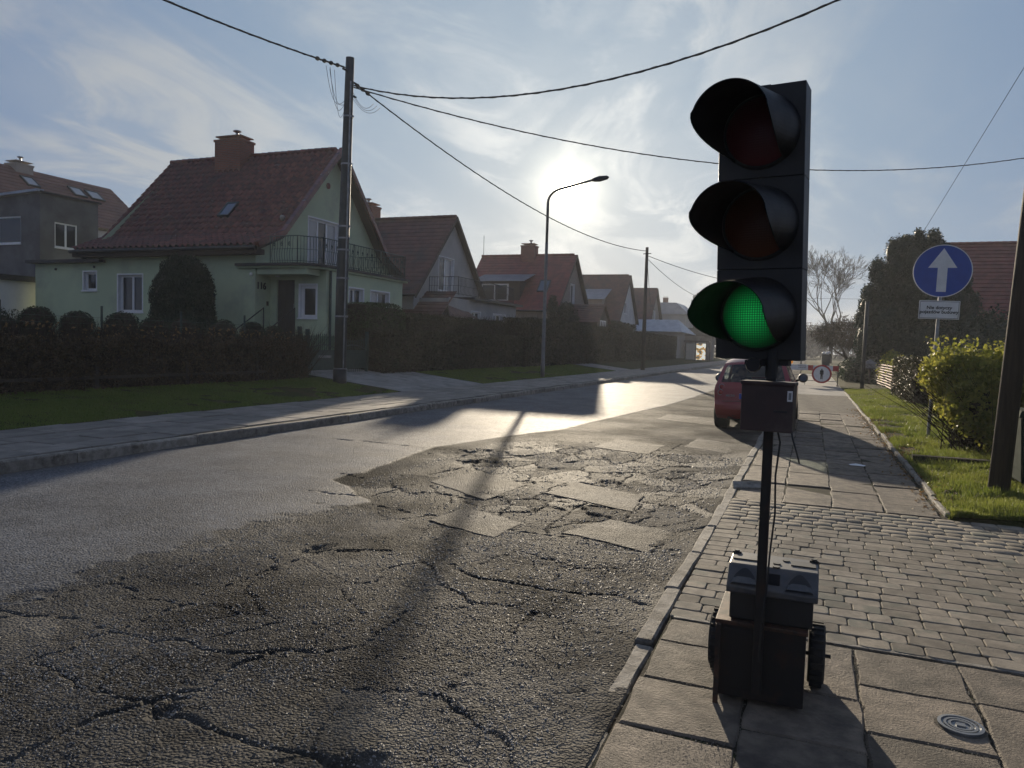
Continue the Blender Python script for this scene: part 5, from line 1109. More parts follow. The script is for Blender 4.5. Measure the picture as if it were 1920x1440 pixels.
# clipped balls along the garden fence, each its own plant
balls = [(-16.2, 11.6, 1.86, 0.36), (-16.2, 12.6, 1.80, 0.36), (-16.1, 13.75, 1.78, 0.42), (-16.1, 14.75, 1.76, 0.36), (-16.1, 15.7, 1.74, 0.40), (-16.1, 17.2, 1.74, 0.40), (-16.0, 18.35, 1.76, 0.36), (-16.0, 19.3, 1.69, 0.34)]
where = ['first clipped dark green ball shrub from the dark leftmost bush', 'second clipped ball shrub from the dark leftmost bush', 'wide clipped ball shrub third from the dark leftmost bush', 'fourth clipped ball shrub, below the small annexe window', 'clipped ball shrub below the large side window of the green house', 'clipped ball shrub just after the tall dark conifer', 'clipped ball shrub below the house corner lamp', 'last clipped ball shrub before the entrance handrail']
for k, (x, y, z, r_) in enumerate(balls): shrub('clipped_shrub', where[k], [(x, y, z, r_, r_ * 1.12, r_ * 1.0), (x, y, z - 0.55, r_ * 0.8, r_ * 0.9, r_)], 3600, 0.022, 'leaf_box', 20 + k, group='clipped ball shrubs behind the wild hedge', depth=0.08, lump=0.1, core=0.88)
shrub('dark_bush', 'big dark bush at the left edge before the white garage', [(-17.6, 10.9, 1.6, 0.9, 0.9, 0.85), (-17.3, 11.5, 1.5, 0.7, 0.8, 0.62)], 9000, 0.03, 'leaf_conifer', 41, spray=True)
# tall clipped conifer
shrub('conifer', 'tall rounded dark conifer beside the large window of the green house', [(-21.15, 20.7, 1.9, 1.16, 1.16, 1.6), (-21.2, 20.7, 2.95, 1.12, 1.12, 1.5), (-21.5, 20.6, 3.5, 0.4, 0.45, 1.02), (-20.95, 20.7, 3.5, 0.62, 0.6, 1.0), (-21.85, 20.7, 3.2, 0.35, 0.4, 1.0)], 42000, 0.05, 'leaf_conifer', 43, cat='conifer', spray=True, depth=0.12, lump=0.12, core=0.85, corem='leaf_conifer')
# trimmed hedges beyond the gate
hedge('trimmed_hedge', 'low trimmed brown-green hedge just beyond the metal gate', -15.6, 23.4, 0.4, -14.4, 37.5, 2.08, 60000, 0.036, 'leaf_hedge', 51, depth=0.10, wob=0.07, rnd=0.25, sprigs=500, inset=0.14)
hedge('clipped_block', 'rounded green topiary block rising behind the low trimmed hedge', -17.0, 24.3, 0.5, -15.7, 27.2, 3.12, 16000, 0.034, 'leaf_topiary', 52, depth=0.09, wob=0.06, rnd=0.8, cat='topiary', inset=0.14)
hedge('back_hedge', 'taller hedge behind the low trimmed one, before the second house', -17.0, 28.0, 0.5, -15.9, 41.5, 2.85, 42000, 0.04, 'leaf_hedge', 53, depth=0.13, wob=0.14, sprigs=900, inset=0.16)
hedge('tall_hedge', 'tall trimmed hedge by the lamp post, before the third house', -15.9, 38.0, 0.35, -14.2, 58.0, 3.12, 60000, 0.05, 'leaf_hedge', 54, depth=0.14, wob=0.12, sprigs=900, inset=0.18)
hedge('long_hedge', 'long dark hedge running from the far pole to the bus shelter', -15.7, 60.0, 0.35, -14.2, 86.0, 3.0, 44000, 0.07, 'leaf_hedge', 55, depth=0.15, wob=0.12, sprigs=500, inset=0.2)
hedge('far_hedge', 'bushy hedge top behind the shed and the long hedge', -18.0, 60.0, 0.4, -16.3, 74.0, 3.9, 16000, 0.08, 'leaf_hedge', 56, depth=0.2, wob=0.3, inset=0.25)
shrub('ivy', 'ivy mound creeping over the shed roof', [(-17.2, 54.3, 3.2, 0.9, 1.1, 1.3), (-17.8, 55.6, 4.3, 0.6, 1.2, 0.7), (-18.3, 53.6, 4.2, 0.4, 0.7, 1.2)], 7000, 0.07, 'leaf_hedge', 57, cat='ivy', base=(-17.2, 54.3, 0.7), lump=0.35, core=0.6)

# --- lawn and verge grass
def grass(name, label, x0, x1, y0, y1, n, h, w, mat, seed, p=1.6):
    r = np.random.default_rng(seed); y = y0 + (y1 - y0) * r.random(n) ** p; x = r.uniform(x0, x1, n); k = fbm(x, y, 0.8, 700 + seed, 3) > 0.36
    x, y = x[k], y[k]; P = np.stack([x, y, gz(x) - 0.005], 1); D_ = np.stack([r.normal(0, 0.45, len(x)), r.normal(0, 0.45, len(x)), np.ones(len(x))], 1); D_ /= np.linalg.norm(D_, axis=1, keepdims=True)
    hh = h * (0.25 + 1.6 * fbm(x, y, 0.45, 720 + seed, 3) ** 1.6); V, F = strips(P, D_ * hh[:, None] / h, h, w, r); o = obj_np(name, V, F, MT[mat]); tag(o, label, 'grass', kind='stuff')
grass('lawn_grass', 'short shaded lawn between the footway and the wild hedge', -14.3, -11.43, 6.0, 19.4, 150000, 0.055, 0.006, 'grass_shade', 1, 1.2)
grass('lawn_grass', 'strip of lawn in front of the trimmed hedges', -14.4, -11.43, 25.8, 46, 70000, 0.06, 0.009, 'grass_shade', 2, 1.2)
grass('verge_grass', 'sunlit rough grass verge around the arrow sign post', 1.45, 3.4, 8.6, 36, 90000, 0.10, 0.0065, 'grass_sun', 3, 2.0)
grass('weeds', 'weeds tufting along the footway edge', 1.38, 1.5, 8.6, 30, 4000, 0.06, 0.005, 'grass_sun', 4, 1.4)
P = np.stack([RNG.normal(1.42, 0.14, 1400), RNG.uniform(8.7, 24, 1400), np.full(1400, 0.085)], 1); P[:, 2] = np.where(P[:, 0] < 1.37, 0.068, np.maximum(gz(P[:, 0]), 0.07) + 0.02); V, F = leaves(P, 0.022, np.tile(np.array([[0, 0, 1.0]]), (1400, 1)), 0.4); o = obj_np('fallen_leaves', V, F, MT['leaf_dry']); tag(o, 'dry leaves blown against the verge edging', 'leaves', kind='stuff')
# moss and crumbs in the joints near the kerb
P = np.stack([RNG.normal(-0.84, 0.05, 2600), RNG.uniform(1.6, 9, 2600), np.full(2600, 0.035)], 1); P[:, 2] = np.where(P[:, 0] > -0.72, 0.058, np.where(P[:, 0] < -0.86, 0.010, 0.028)); V, F = leaves(P, 0.006, np.tile(np.array([[0, 0, 1.0]]), (2600, 1)), 0.25, 0.9); o = obj_np('grit', V, F, MT['gravel']); tag(o, 'crumbs of grit gathered along the low kerb', 'grit', kind='stuff')

# --- right side
T = shrub('yellow_shrub', 'sunlit yellow-green shrub spilling over the verge beside the arrow sign', [(2.95, 14.6, 1.15, 0.95, 1.25, 0.72), (2.35, 14.6, 1.38, 0.62, 0.8, 0.46), (2.55, 13.9, 0.95, 0.55, 0.7, 0.5), (3.3, 14.2, 1.4, 0.7, 1.0, 0.52), (2.95, 13.6, 0.6, 0.5, 0.6, 0.4)], 17000, 0.044, 'leaf_yellow', 61, depth=0.26, lump=0.3, core=0.42, aspect=0.6)
q = np.tile(np.array([[3.0, 14.6, 0.15]]), (500, 1)) + RNG.normal(0, 0.3, (500, 3)) * np.array([1, 1, 0]); dd = np.stack([RNG.normal(-0.25, 0.55, 500), RNG.normal(0, 0.55, 500), np.ones(500)], 1); twigs(T, q, dd, 1.35, 0.009, MT['twig'], name='stems')
q = np.stack([RNG.uniform(1.9, 3.5, 60), RNG.uniform(13.8, 15.2, 60), RNG.uniform(1.6, 1.75, 60)], 1); dd = np.stack([RNG.normal(0, 0.3, 60), RNG.normal(0, 0.3, 60), np.ones(60)], 1); pts = (q[:, None, :] + dd[:, None, :] * np.linspace(0, 0.28, 7)[None, :, None]).reshape(-1, 3) + RNG.normal(0, 0.015, (420, 3)); V, F = leaves(pts, 0.034, None, 1, 0.6); o = obj_np('shoots', V, F, MT['leaf_yellow'], T); o['kind'] = 'stuff'
hedge('privet_hedge', 'leafy green hedge behind the yellow-green shrub', 3.3, 15.5, 0.15, 4.4, 25.0, 1.72, 22000, 0.042, 'leaf_yellow', 62, depth=0.2, wob=0.18, inset=0.25)
hedge('privet_hedge', 'hedge behind the wooden pole and the green bin', 3.4, 9.2, 0.15, 4.6, 14.2, 1.95, 14000, 0.04, 'leaf_yellow', 65, depth=0.2, wob=0.2, inset=0.25)
hedge('trimmed_hedge', 'narrow trimmed hedge end between the rail fence and the yellow shrub', 2.9, 26.0, 0.12, 3.6, 31.5, 1.62, 12000, 0.036, 'leaf_hedge', 63, depth=0.12, wob=0.1, inset=0.16)
blobs = [(5.4, 44, 2.0, 2.7, 2.4, 2.2), (4.0, 44, 3.0, 1.7, 1.7, 2.0), (5.3, 44, 4.6, 1.9, 1.9, 2.2), (4.6, 44, 6.3, 0.95, 1.0, 1.65), (5.6, 44, 6.0, 0.9, 0.9, 1.6), (3.7, 44, 5.2, 0.75, 0.8, 1.5), (3.15, 44, 3.9, 0.7, 0.8, 1.3), (6.6, 44, 4.4, 1.0, 1.2, 1.9), (7.0, 44, 2.6, 1.5, 1.5, 2.2), (4.1, 43.7, 6.7, 0.35, 0.4, 1.2), (5.1, 44, 7.0, 0.35, 0.4, 1.25), (5.9, 44, 6.8, 0.3, 0.35, 1.0), (2.7, 43.6, 2.4, 0.6, 0.8, 1.2)]
rb = random.Random(4)
for _ in range(46):
    bx_ = rb.choice(blobs[:9]); th_, ph_ = rb.uniform(0, 6.28), rb.uniform(0.0, 1.35); s_ = rb.uniform(0.22, 0.5); blobs.append((bx_[0] + bx_[3] * math.cos(th_) * math.cos(ph_) * 0.98, bx_[1] + bx_[4] * math.sin(th_) * math.cos(ph_) * 0.98, bx_[2] + bx_[5] * math.sin(ph_), s_, s_, s_ * rb.uniform(1.1, 2.0)))
T = shrub('big_conifer', 'large dark spreading conifer behind the arrow sign', blobs, 70000, 0.075, 'leaf_conifer', 71, cat='conifer', depth=0.16, lump=0.3, core=0.80, corem='leaf_conifer', base=(5.3, 44, 0.2), fname='crown', aspect=0.4)
mb = MB(); mb.tube([(5.3, 44, 0.1), (5.2, 44, 3), (5.1, 44, 6)], [0.3, 0.2, 0.08], 8); mb.build('trunk', MT['bark'], T)
shrub('dark_shrub', 'dark evergreen mass between the arrow sign and the wooden pole', [(7.2, 36, 1.6, 1.9, 1.6, 2.0), (8.6, 36.5, 1.5, 1.6, 1.6, 1.9), (5.6, 35.6, 1.0, 1.1, 1.2, 1.2)], 16000, 0.07, 'leaf_conifer', 72, lump=0.3, core=0.8, corem='leaf_conifer')
shrub('low_bush', 'low rounded bush under the umbrella-shaped tree behind the rail fence', [(2.5, 46.5, 0.6, 0.9, 2.0, 0.7), (2.6, 49.5, 0.7, 1.0, 1.6, 0.8)], 7000, 0.06, 'leaf_box', 73, lump=0.3)
shrub('leafy_bush', 'loose leafy bush over the rail fence', [(3.9, 36.5, 0.9, 0.7, 2.4, 0.75), (3.7, 40.5, 1.0, 0.6, 1.6, 0.9)], 6000, 0.05, 'leaf_yellow', 74, lump=0.35, core=0.5, depth=0.25)

# --- trees
def tree_wood(mb, p, d, ln, r, depth, rng, tips, spread=0.55, ratio=0.74, up=0.12, maxd=7, kids=2):
    n = 3; pts = [p]; rs = [r]; q = Vector(p); dd = Vector(d).normalized()
    for k in range(n):
        dd = (dd + Vector((rng.gauss(0, 0.10), rng.gauss(0, 0.10), rng.gauss(0, 0.06) + up * 0.25))).normalized(); q = q + dd * ln / n; pts.append(q.copy()); rs.append(max(0.017, r * (1 - 0.3 * (k + 1) / n)))
    mb.tube(pts, rs, 6 if depth < 3 else (4 if depth < 5 else 3), cap=False)
    if depth >= maxd: tips.append((q.copy(), dd.copy())); return
    for k in range(kids + (1 if rng.random() < 0.45 else 0)):
        a = rng.uniform(0, 6.28); s = rng.uniform(0.5, 1.2) * spread; t1 = dd.orthogonal().normalized(); t2 = dd.cross(t1)
        nd = (dd + (t1 * math.cos(a) + t2 * math.sin(a)) * s + Vector((0, 0, up))).normalized()
        tree_wood(mb, q if k < 2 else pts[-2], nd, ln * ratio * rng.uniform(0.8, 1.15), rs[-1] * (0.78 if k == 0 else 0.62), depth + 1, rng, tips, spread, ratio, up, maxd, kids)
def bare_tree(label, x, y, h, seed, maxd=7, r=0.28, group='bare trees at the far end of the street'):
    T = thing('bare_tree', label, 'tree', (x, y, float(gz(x))), group=group); rng = random.Random(seed); tr = MB(); z0 = float(gz(x)) - 0.1
    tr.tube([(x, y, z0), (x + 0.1, y, z0 + h * 0.12), (x, y, z0 + h * 0.24)], [r * 1.25, r, r * 0.9], 8); tr.build('trunk', MT['bark'], T, smooth=True)
    cr = MB(); tips = []
    for k in range(4): a = k * 1.57 + rng.uniform(-0.4, 0.4); tree_wood(cr, Vector((x, y, z0 + h * (0.2 + 0.04 * (k % 2)))), (0.55 * math.cos(a), 0.55 * math.sin(a), 1), h * 0.21, r * 0.62, 1, rng, tips, maxd=maxd)
    cr.build('crown', MT['bark'], T)
bare_tree('tall bare tree rising left of the big dark conifer', 2.6, 118, 18.0, 5, 8)
bare_tree('bare tree low in the haze right behind the signal head', -3.5, 135, 11.0, 8, 7)
bare_tree('thin bare tree merging with the left flank of the big conifer', 8.5, 108, 10.0, 11, 7)
bare_tree('small bare tree above the far mansard roof', -27, 152, 9.5, 14, 7)
shrub('far_conifer', 'hazy conifer top beside the signal head, behind the far houses', [(-20, 152, 7, 2.8, 2.5, 5), (-19.6, 152, 11, 1.6, 1.6, 2.6), (-21.4, 152, 10.2, 1.2, 1.2, 2.4)], 7000, 0.30, 'leaf_conifer', 81, cat='conifer', lump=0.35, base=(-20, 152, 0.9), core=0.7, corem='leaf_conifer', aspect=0.4)
# umbrella-shaped small tree
T = thing('umbrella_tree', 'small umbrella-shaped tree with dense brown twigs above the barrier', 'tree', (2.5, 52, 0.2)); mb = MB()
for pts, r_ in (([(2.55, 52, 0.1), (2.45, 52, 0.8), (2.1, 52, 1.5), (1.7, 52, 2.3)], [0.14, 0.11, 0.09, 0.05]), ([(2.5, 52, 0.5), (2.75, 52, 1.3), (2.9, 52, 2.3)], [0.09, 0.07, 0.04]), ([(2.2, 52, 1.35), (1.5, 52, 1.8), (0.9, 52, 2.35)], [0.07, 0.05, 0.03])): mb.tube(pts, r_, 7)
mb.build('trunk', MT['bark'], T)
P, nv = blob_pts([(1.95, 52, 2.85, 1.85, 1.6, 0.85)], 5200, 0.3, 0.18, 91); k = P[:, 2] > 2.15 + 0.12 * np.sin(P[:, 0] * 5); P, nv = P[k], nv[k]; dd = nv + RNG.normal(0, 0.5, P.shape) + np.array([0, 0, -0.2]); V, F = strips(P, dd, 0.34, 0.011); V2, F2 = leaves(P, 0.035, nv, 0.9); obj_np('crown', V2, F2, MT['leaf_brown'], T)
obj_np('twigs', V, F, MT['twig'], T)
# far wood closing the street
P = []
r = np.random.default_rng(77)
for k in range(46):
    x = r.uniform(-60, 70); y = r.uniform(190, 240); h = r.uniform(6, 12); b = blob_pts([(x, y, h * 0.5, r.uniform(3, 5.5), 3.5, h * 0.55)], 900, 0.3, 0.35, 900 + k)[0]; P.append(b)
P = np.concatenate(P); P = P[P[:, 2] > 0.1]; V, F = leaves(P, 0.55, None, 1, 0.35); o = obj_np('treeline', V, F, MT['twig']); tag(o, 'far hazy wood closing the end of the street', 'wood', kind='stuff')

# ================================================================== OBJECTS
# ---------------------------------------------------------------- portable traffic signal
TS = thing('traffic_signal', 'black portable traffic signal with lit green lamp on a wheeled battery trolley', 'traffic signal', (-0.15, 3.7, 0.06))
U = Vector((0.9896, -0.144, 0)); NN = Vector((-0.144, -0.9896, 0)); HO = Vector((-0.222, 3.50, 1.66)); HW, HH = 0.185, 1.205
VH = Vector((-0.028, 0, 1)).normalized(); fh = frame(HO, U, NN, VH)
mb = MB()
for k in range(3):
    a, b = k * HH / 3 + 0.0006, (k + 1) * HH / 3 - 0.0006
    mb.fbox(fh, -HW, HW, a, b, -0.14, 0.0)
head = mb.build('signal_head', MT['black_plastic'], TS, bevel=0.003)
mb = MB(); mb.fbox(fh, -HW + 0.02, HW - 0.02, -0.001, HH + 0.001, -0.13, -0.02); mb.fbox(fh, -0.02, 0.03, HH, HH + 0.015, -0.10, -0.04); mb.build('inner_case', MT['black_plastic'], head)
def lensmat(name, col, emit, strength):
    m = bpy.data.materials.new(name); m.use_nodes = True; t = m.node_tree; p = t.nodes['Principled BSDF']
    tcd = N(t, 'ShaderNodeTexCoord'); sp = N(t, 'ShaderNodeSeparateXYZ'); L(t, tcd.outputs['Object'], sp.inputs[0])
    k = 2 * math.pi / 0.0105
    gx_ = M_(t, 'SINE', M_(t, 'MULTIPLY', sp.outputs[0], k)); gy_ = M_(t, 'SINE', M_(t, 'MULTIPLY', sp.outputs[1], k))
    cell = smooth(t, M_(t, 'ADD', M_(t, 'MULTIPLY', gx_, 0.5), M_(t, 'MULTIPLY', gy_, 0.5)), -0.35, 0.75)
    p.inputs['Base Color'].default_value = (*col, 1); p.inputs['Roughness'].default_value = 0.3; p.inputs['Specular IOR Level'].default_value = 0.3
    bn = N(t, 'ShaderNodeBump', i_Strength=0.5, i_Distance=0.002); L(t, cell, bn.inputs['Height']); L(t, bn.outputs[0], p.inputs['Normal'])
    if strength:
        # the lamp behind the prismatic lens: brightest through the cells nearest the bulb
        rr_ = M_(t, 'SQRT', M_(t, 'ADD', M_(t, 'POWER', M_(t, 'SUBTRACT', sp.outputs[0], -0.02), 2), M_(t, 'POWER', M_(t, 'ADD', sp.outputs[1], 0.01), 2)))
        r2_ = M_(t, 'SQRT', M_(t, 'ADD', M_(t, 'POWER', M_(t, 'SUBTRACT', sp.outputs[0], 0.075), 2), M_(t, 'POWER', M_(t, 'SUBTRACT', sp.outputs[1], 0.005), 2)))
        fall = M_(t, 'ADD', M_(t, 'POWER', smooth(t, rr_, 0.18, 0.0), 1.5), M_(t, 'MULTIPLY', smooth(t, r2_, 0.045, 0.0), 3.0))
        L(t, M_(t, 'MULTIPLY', M_(t, 'MULTIPLY', M_(t, 'ADD', M_(t, 'MULTIPLY', cell, 0.95), 0.05), fall), strength), p.inputs['Emission Strength']); p.inputs['Emission Color'].default_value = (*emit, 1)
    return m
LM = [lensmat('green_lens', (0.004, 0.05, 0.02), (0.012, 0.62, 0.13), 0.42), lensmat('amber_lens', (0.085, 0.022, 0.008), (1, 0.5, 0.1), 0), lensmat('red_lens_signal', (0.085, 0.008, 0.012), (1, 0.05, 0.03), 0)]
RL = 0.150
for k in range(3):
    c = HO + VH * ((k + 0.5) * HH / 3)
    prof = [(0.0, 0.035), (0.05, 0.032), (0.09, 0.024), (0.125, 0.012), (RL, 0.0)]; V = []; n = 40
    for r_, h in prof:
        for q in range(n): a = 2 * math.pi * q / n; V.append((r_ * math.cos(a), r_ * math.sin(a), h))
    me = bpy.data.meshes.new('lens'); me.from_pydata(V, [], [(i * n + q, i * n + (q + 1) % n, (i + 1) * n + (q + 1) % n, (i + 1) * n + q) for i in range(len(prof) - 1) for q in range(n)]); me.materials.append(LM[k])
    me.polygons.foreach_set('use_smooth', np.ones(len(me.polygons), dtype=bool))
    o = place_text('lens', me, head, axes(c + NN * 0.012, U, VH)); o['label'] = ['lit green lens with a fine grid of prisms', 'dark amber lens, unlit', 'dark red lens, unlit'][k]
    # visor: a hood open below, longest over the top
    mb = MB(); na, nl = 45, 8; A0 = rad(140); P = []
    for side in (0, 1):
        for i in range(na):
            a = -A0 + 2 * A0 * i / (na - 1); f = abs(a); Ln_ = 0.39 if f < rad(74) else 0.39 * max(0.0, math.cos((f - rad(74)) / (A0 - rad(74)) * math.pi / 2)) ** 0.85 + 0.010
            for j in range(nl):
                t = j / (nl - 1); r_ = (0.163 - 0.010 * t) + (0.004 if side else 0.0); q = c + U * (r_ * math.sin(a)) + Vector((0, 0, 1)) * (r_ * math.cos(a)) + NN * (t * Ln_ - 0.002); q.z -= 0.040 * t * Ln_ / 0.39; q -= U * (0.045 * t * Ln_ / 0.39); P.append(q)
    m_ = na * nl; F = []
    for s_ in (0, 1):
        for i in range(na - 1):
            for j in range(nl - 1): b = s_ * m_ + i * nl + j; F.append((b, b + 1, b + nl + 1, b + nl))
    for i in range(na - 1): b = i * nl + nl - 1; F.append((b, b + nl, m_ + b + nl, m_ + b))
    for i in (0, na - 1):
        for j in range(nl - 1): b = i * nl + j; F.append((b, b + 1, m_ + b + 1, m_ + b))
    mb.add(P, F); mb.build('visor', MT['black_gloss'], head, smooth=False)
    mb = MB(); P = []
    for r_, d_ in ((0.150, 0.012), (0.158, 0.016), (0.166, 0.004)):
        for q in range(40): a = 2 * math.pi * q / 40; P.append(c + U * r_ * math.cos(a) + Vector((0, 0, 1)) * r_ * math.sin(a) + NN * d_)
    mb.add(P, [(i * 40 + q, i * 40 + (q + 1) % 40, (i + 1) * 40 + (q + 1) % 40, (i + 1) * 40 + q) for i in range(2) for q in range(40)]); mb.build('lens_ring', MT['black_plastic'], head)
# pole, clamp
mb = MB(); mb.box(-0.178, 3.485, 0.14, -0.136, 3.527, 1.60); mb.build('pole', MT['steel_dark'], TS, bevel=0.004)
mb = MB(); mb.tube([(-0.157, 3.506, 1.58), (-0.157, 3.506, 1.70)], 0.028, 10); mb.fbox(fh, 0.01, 0.13, -0.025, 0.0, -0.10, -0.02); mb.lathe([(0.0, -0.03), (0.03, -0.03), (0.035, 0), (0.03, 0.03), (0, 0.03)], 10, (-0.235, 3.49, 1.635), 'y'); mb.fbox(fh, -0.06, 0.03, -0.03, -0.004, -0.09, -0.03); mb.build('clamp', MT['black_plastic'], TS)
# control box
fb = frame((-0.165, 3.372, 1.352), (0.9945, -0.105, 0), (-0.105, -0.9945, 0))
mb = MB(); mb.fbox(fb, -0.108, 0.108, 0.0, 0.212, -0.105, 0.0); mb.fbox(fb, -0.112, 0.112, 0.20, 0.216, -0.11, 0.008); cb_ = mb.build('control_box', MT['box_maroon'], TS, bevel=0.004)
mb = MB(); mb.fbox(fb, 0.083, 0.104, 0.135, 0.18, 0.0005, 0.002); mb.build('sticker', MT['white'], cb_); mb = MB(); mb.fbox(fb, 0.088, 0.099, 0.142, 0.172, 0.0022, 0.003); mb.build('sticker_print', MT['galv'], cb_)
mb = MB(); mb.fbox(fb, 0.03, 0.085, 0.085, 0.094, 0.0, 0.006); mb.build('latch', MT['black'], cb_)
mb = MB(); mb.tube([fb(0.10, 0.03, -0.02), fb(0.112, -0.02, 0.0), fb(0.125, -0.06, 0.0), fb(0.145, -0.125, 0.0)], 0.004, 6); mb.build('loose_cable', MT['cable'], TS)
mb = MB(); mb.tube([(-0.12, 3.45, 1.36), (-0.105, 3.46, 1.30), (-0.118, 3.47, 1.15), (-0.112, 3.47, 0.98), (-0.125, 3.468, 0.80), (-0.132, 3.465, 0.62), (-0.145, 3.46, 0.52), (-0.15, 3.475, 0.30)], 0.0048, 6); mb.build('cable', MT['cable'], TS)
# trolley
mb = MB(); mb.box(-0.335, 3.545, 0.085, 0.045, 3.95, 0.425); mb.box(-0.325, 3.538, 0.13, -0.15, 3.545, 0.41); tb = mb.build('trolley_case', MT['steel_dark'], TS, bevel=0.006)
mb = MB(); mb.box(-0.352, 3.53, 0.426, 0.052, 3.965, 0.445); mb.box(-0.352, 3.53, 0.405, -0.338, 3.965, 0.426); mb.build('tray', MT['rust'], TS, bevel=0.003)
for x, y in ((-0.335, 3.50), (0.02, 3.62)):
    mb = MB(); mb.box(x - 0.011, y, 0.055, x + 0.011, y + 0.022, 0.43); mb.build('leg', MT['rust'], TS)
mb = MB(); mb.tube([(-0.42, 3.94, 0.20), (0.165, 3.94, 0.20)], 0.010, 8); mb.build('axle', MT['steel_dark'], TS)
for x in (-0.372, 0.098):
    mb = MB(); mb.lathe([(0.085, -0.03), (0.135, -0.038), (0.15, -0.022), (0.152, 0.0), (0.15, 0.022), (0.135, 0.038), (0.085, 0.03)], 28, (x, 3.94, 0.205), 'x'); w = mb.build('wheel', MT['rubber'], TS, smooth=True)
    mb = MB(); mb.lathe([(0.0, -0.02), (0.085, -0.026), (0.085, 0.026), (0.0, 0.02)], 20, (x, 3.94, 0.205), 'x'); mb.build('rim', MT['rust'], w)
    mb = MB()
    for q in range(26): a = 2 * math.pi * q / 26; ca, sa = math.cos(a), math.sin(a); mb.box(x - 0.028, 3.94 + 0.149 * ca - 0.008, 0.205 + 0.149 * sa - 0.008, x + 0.028, 3.94 + 0.149 * ca + 0.008, 0.205 + 0.149 * sa + 0.008)
    mb.build('tread', MT['rubber'], w)
# battery box
mb = MB(); mb.box(-0.295, 3.565, 0.447, 0.068, 3.83, 0.60); bt = mb.build('battery_box', MT['black_plastic'], TS, bevel=0.008)
mb = MB(); pr = [(3.545, 0.575), (3.545, 0.605), (3.650, 0.686), (3.86, 0.690), (3.875, 0.66), (3.875, 0.575)]; mb.prism([(-0.312, y, z) for y, z in pr], (0.397, 0, 0)); ld = mb.build('lid', MT['grey_plastic'], bt, bevel=0.006, recalc=True)
sl2 = Vector((0, 0.105, 0.081)).normalized(); nr = Vector((0, -sl2.z, sl2.y))
for xc in (-0.235, 0.005):
    fl = frame((xc, 3.546, 0.606), (1, 0, 0), nr, sl2); mb = MB(); P = [fl(-0.062, 0.008, 0.001), fl(0.062, 0.008, 0.001)]; n_ = 9
    top = [(0.062 * math.cos(a) * (1.0 - 0.42 * math.sin(a)), 0.008 + 0.105 * math.sin(a)) for a in np.linspace(0, math.pi, n_)]
    V = [fl(x, v, 0.001) for x, v in top] + [fl(x * 0.86, 0.012 + (v - 0.008) * 0.55, 0.014 * (1 - (v - 0.008) / 0.16)) for x, v in top]
    mb.add(V, [(k, k + 1, n_ + k + 1, n_ + k) for k in range(n_ - 1)] + [tuple(range(n_, 2 * n_))]); mb.build('grip', MT['grey_plastic'], ld)
    mb = MB(); mb.add([fl(x * 0.8, 0.045 + (v - 0.008) * 0.58, 0.0075) for x, v in top] , [tuple(range(n_))]); mb.build('grip_shade', MT['black_plastic'], ld)  # flat black patch, the shade of the hollow put into its colour
mb = MB(); mb.fbox(fl, -0.165, -0.085, 0.035, 0.095, 0.0005, 0.003); mb.build('name_plate', MT['black_gloss'], ld)
for xc in (-0.245, 0.018): mb = MB(); mb.box(xc - 0.055, 3.72, 0.682, xc + 0.055, 3.80, 0.6925); mb.build('slot_shade', MT['black'], ld)  # black boxes standing in for the shade inside the lid slots
for xc, yc in ((-0.292, 3.83), (0.065, 3.83)): mb = MB(); mb.tube([(xc, yc, 0.67), (xc, yc, 0.705)], 0.013, 8); mb.box(xc - 0.02, yc - 0.016, 0.69, xc + 0.02, yc + 0.016, 0.70); mb.build('terminal', MT['black'], ld)
for xc, yc in ((-0.10, 3.72), (-0.06, 3.79), (-0.10, 3.66)): mb = MB(); mb.lathe([(0, 0.003), (0.017, 0.003), (0.017, -0.002)], 14, (xc, yc, 0.690)); mb.build('plug', MT['black'], ld)

# ---------------------------------------------------------------- parked hatchback
CAR = thing('parked_car', 'small rounded red hatchback parked half on the footway behind the signal', 'car', (-1.075, 16.35, 0.005), (rad(0.2), rad(-2.3), rad(-0.8)))
prof = [(0.10, 0.24), (0.03, 0.32), (0.0, 0.44), (0.015, 0.55), (0.07, 0.62), (0.095, 0.75), (0.12, 0.88), (0.165, 0.97), (0.23, 1.06), (0.31, 1.17), (0.39, 1.29), (0.46, 1.38), (0.56, 1.45), (0.80, 1.51), (1.2, 1.545), (1.6, 1.55), (2.0, 1.51), (2.25, 1.45), (2.45, 1.33), (2.70, 1.18), (2.95, 1.03), (3.25, 0.94), (3.5, 0.83), (3.64, 0.70), (3.70, 0.52), (3.69, 0.36), (3.62, 0.24)]
PYv = np.array(prof); tt = np.linspace(0, len(prof) - 1, 105); cy_ = np.interp(tt, np.arange(len(prof)), PYv[:, 0]); cz_ = np.interp(tt, np.arange(len(prof)), PYv[:, 1])
def Wd(y, z):
    P_ = np.interp(y, [0, 0.12, 0.3, 0.6, 1.0, 2.8, 3.3, 3.6, 3.72], [0.70, 0.765, 0.80, 0.822, 0.83, 0.83, 0.79, 0.70, 0.6]); T_ = np.interp(z, [0.24, 0.32, 0.5, 0.86, 0.95, 1.02, 1.25, 1.42, 1.5, 1.56], [0.93, 0.97, 1.0, 1.0, 0.975, 0.93, 0.83, 0.745, 0.68, 0.60]); return P_ * T_
nu = 29; us = np.linspace(-1, 1, nu)
bul = np.interp(tt, [0, 8, 11, 13, 16, 18, 21, 26], [0.20, 0.19, 0.15, 0.05, -0.02, -0.12, -0.22, -0.30]); crn = np.interp(tt, [0, 9, 12, 15, 18, 21, 26], [0, 0.0, 0.045, 0.055, 0.04, 0.06, 0.0])
EY = cy_ + bul; EZ = cz_ - crn
TOP = np.zeros((len(tt), nu, 3))
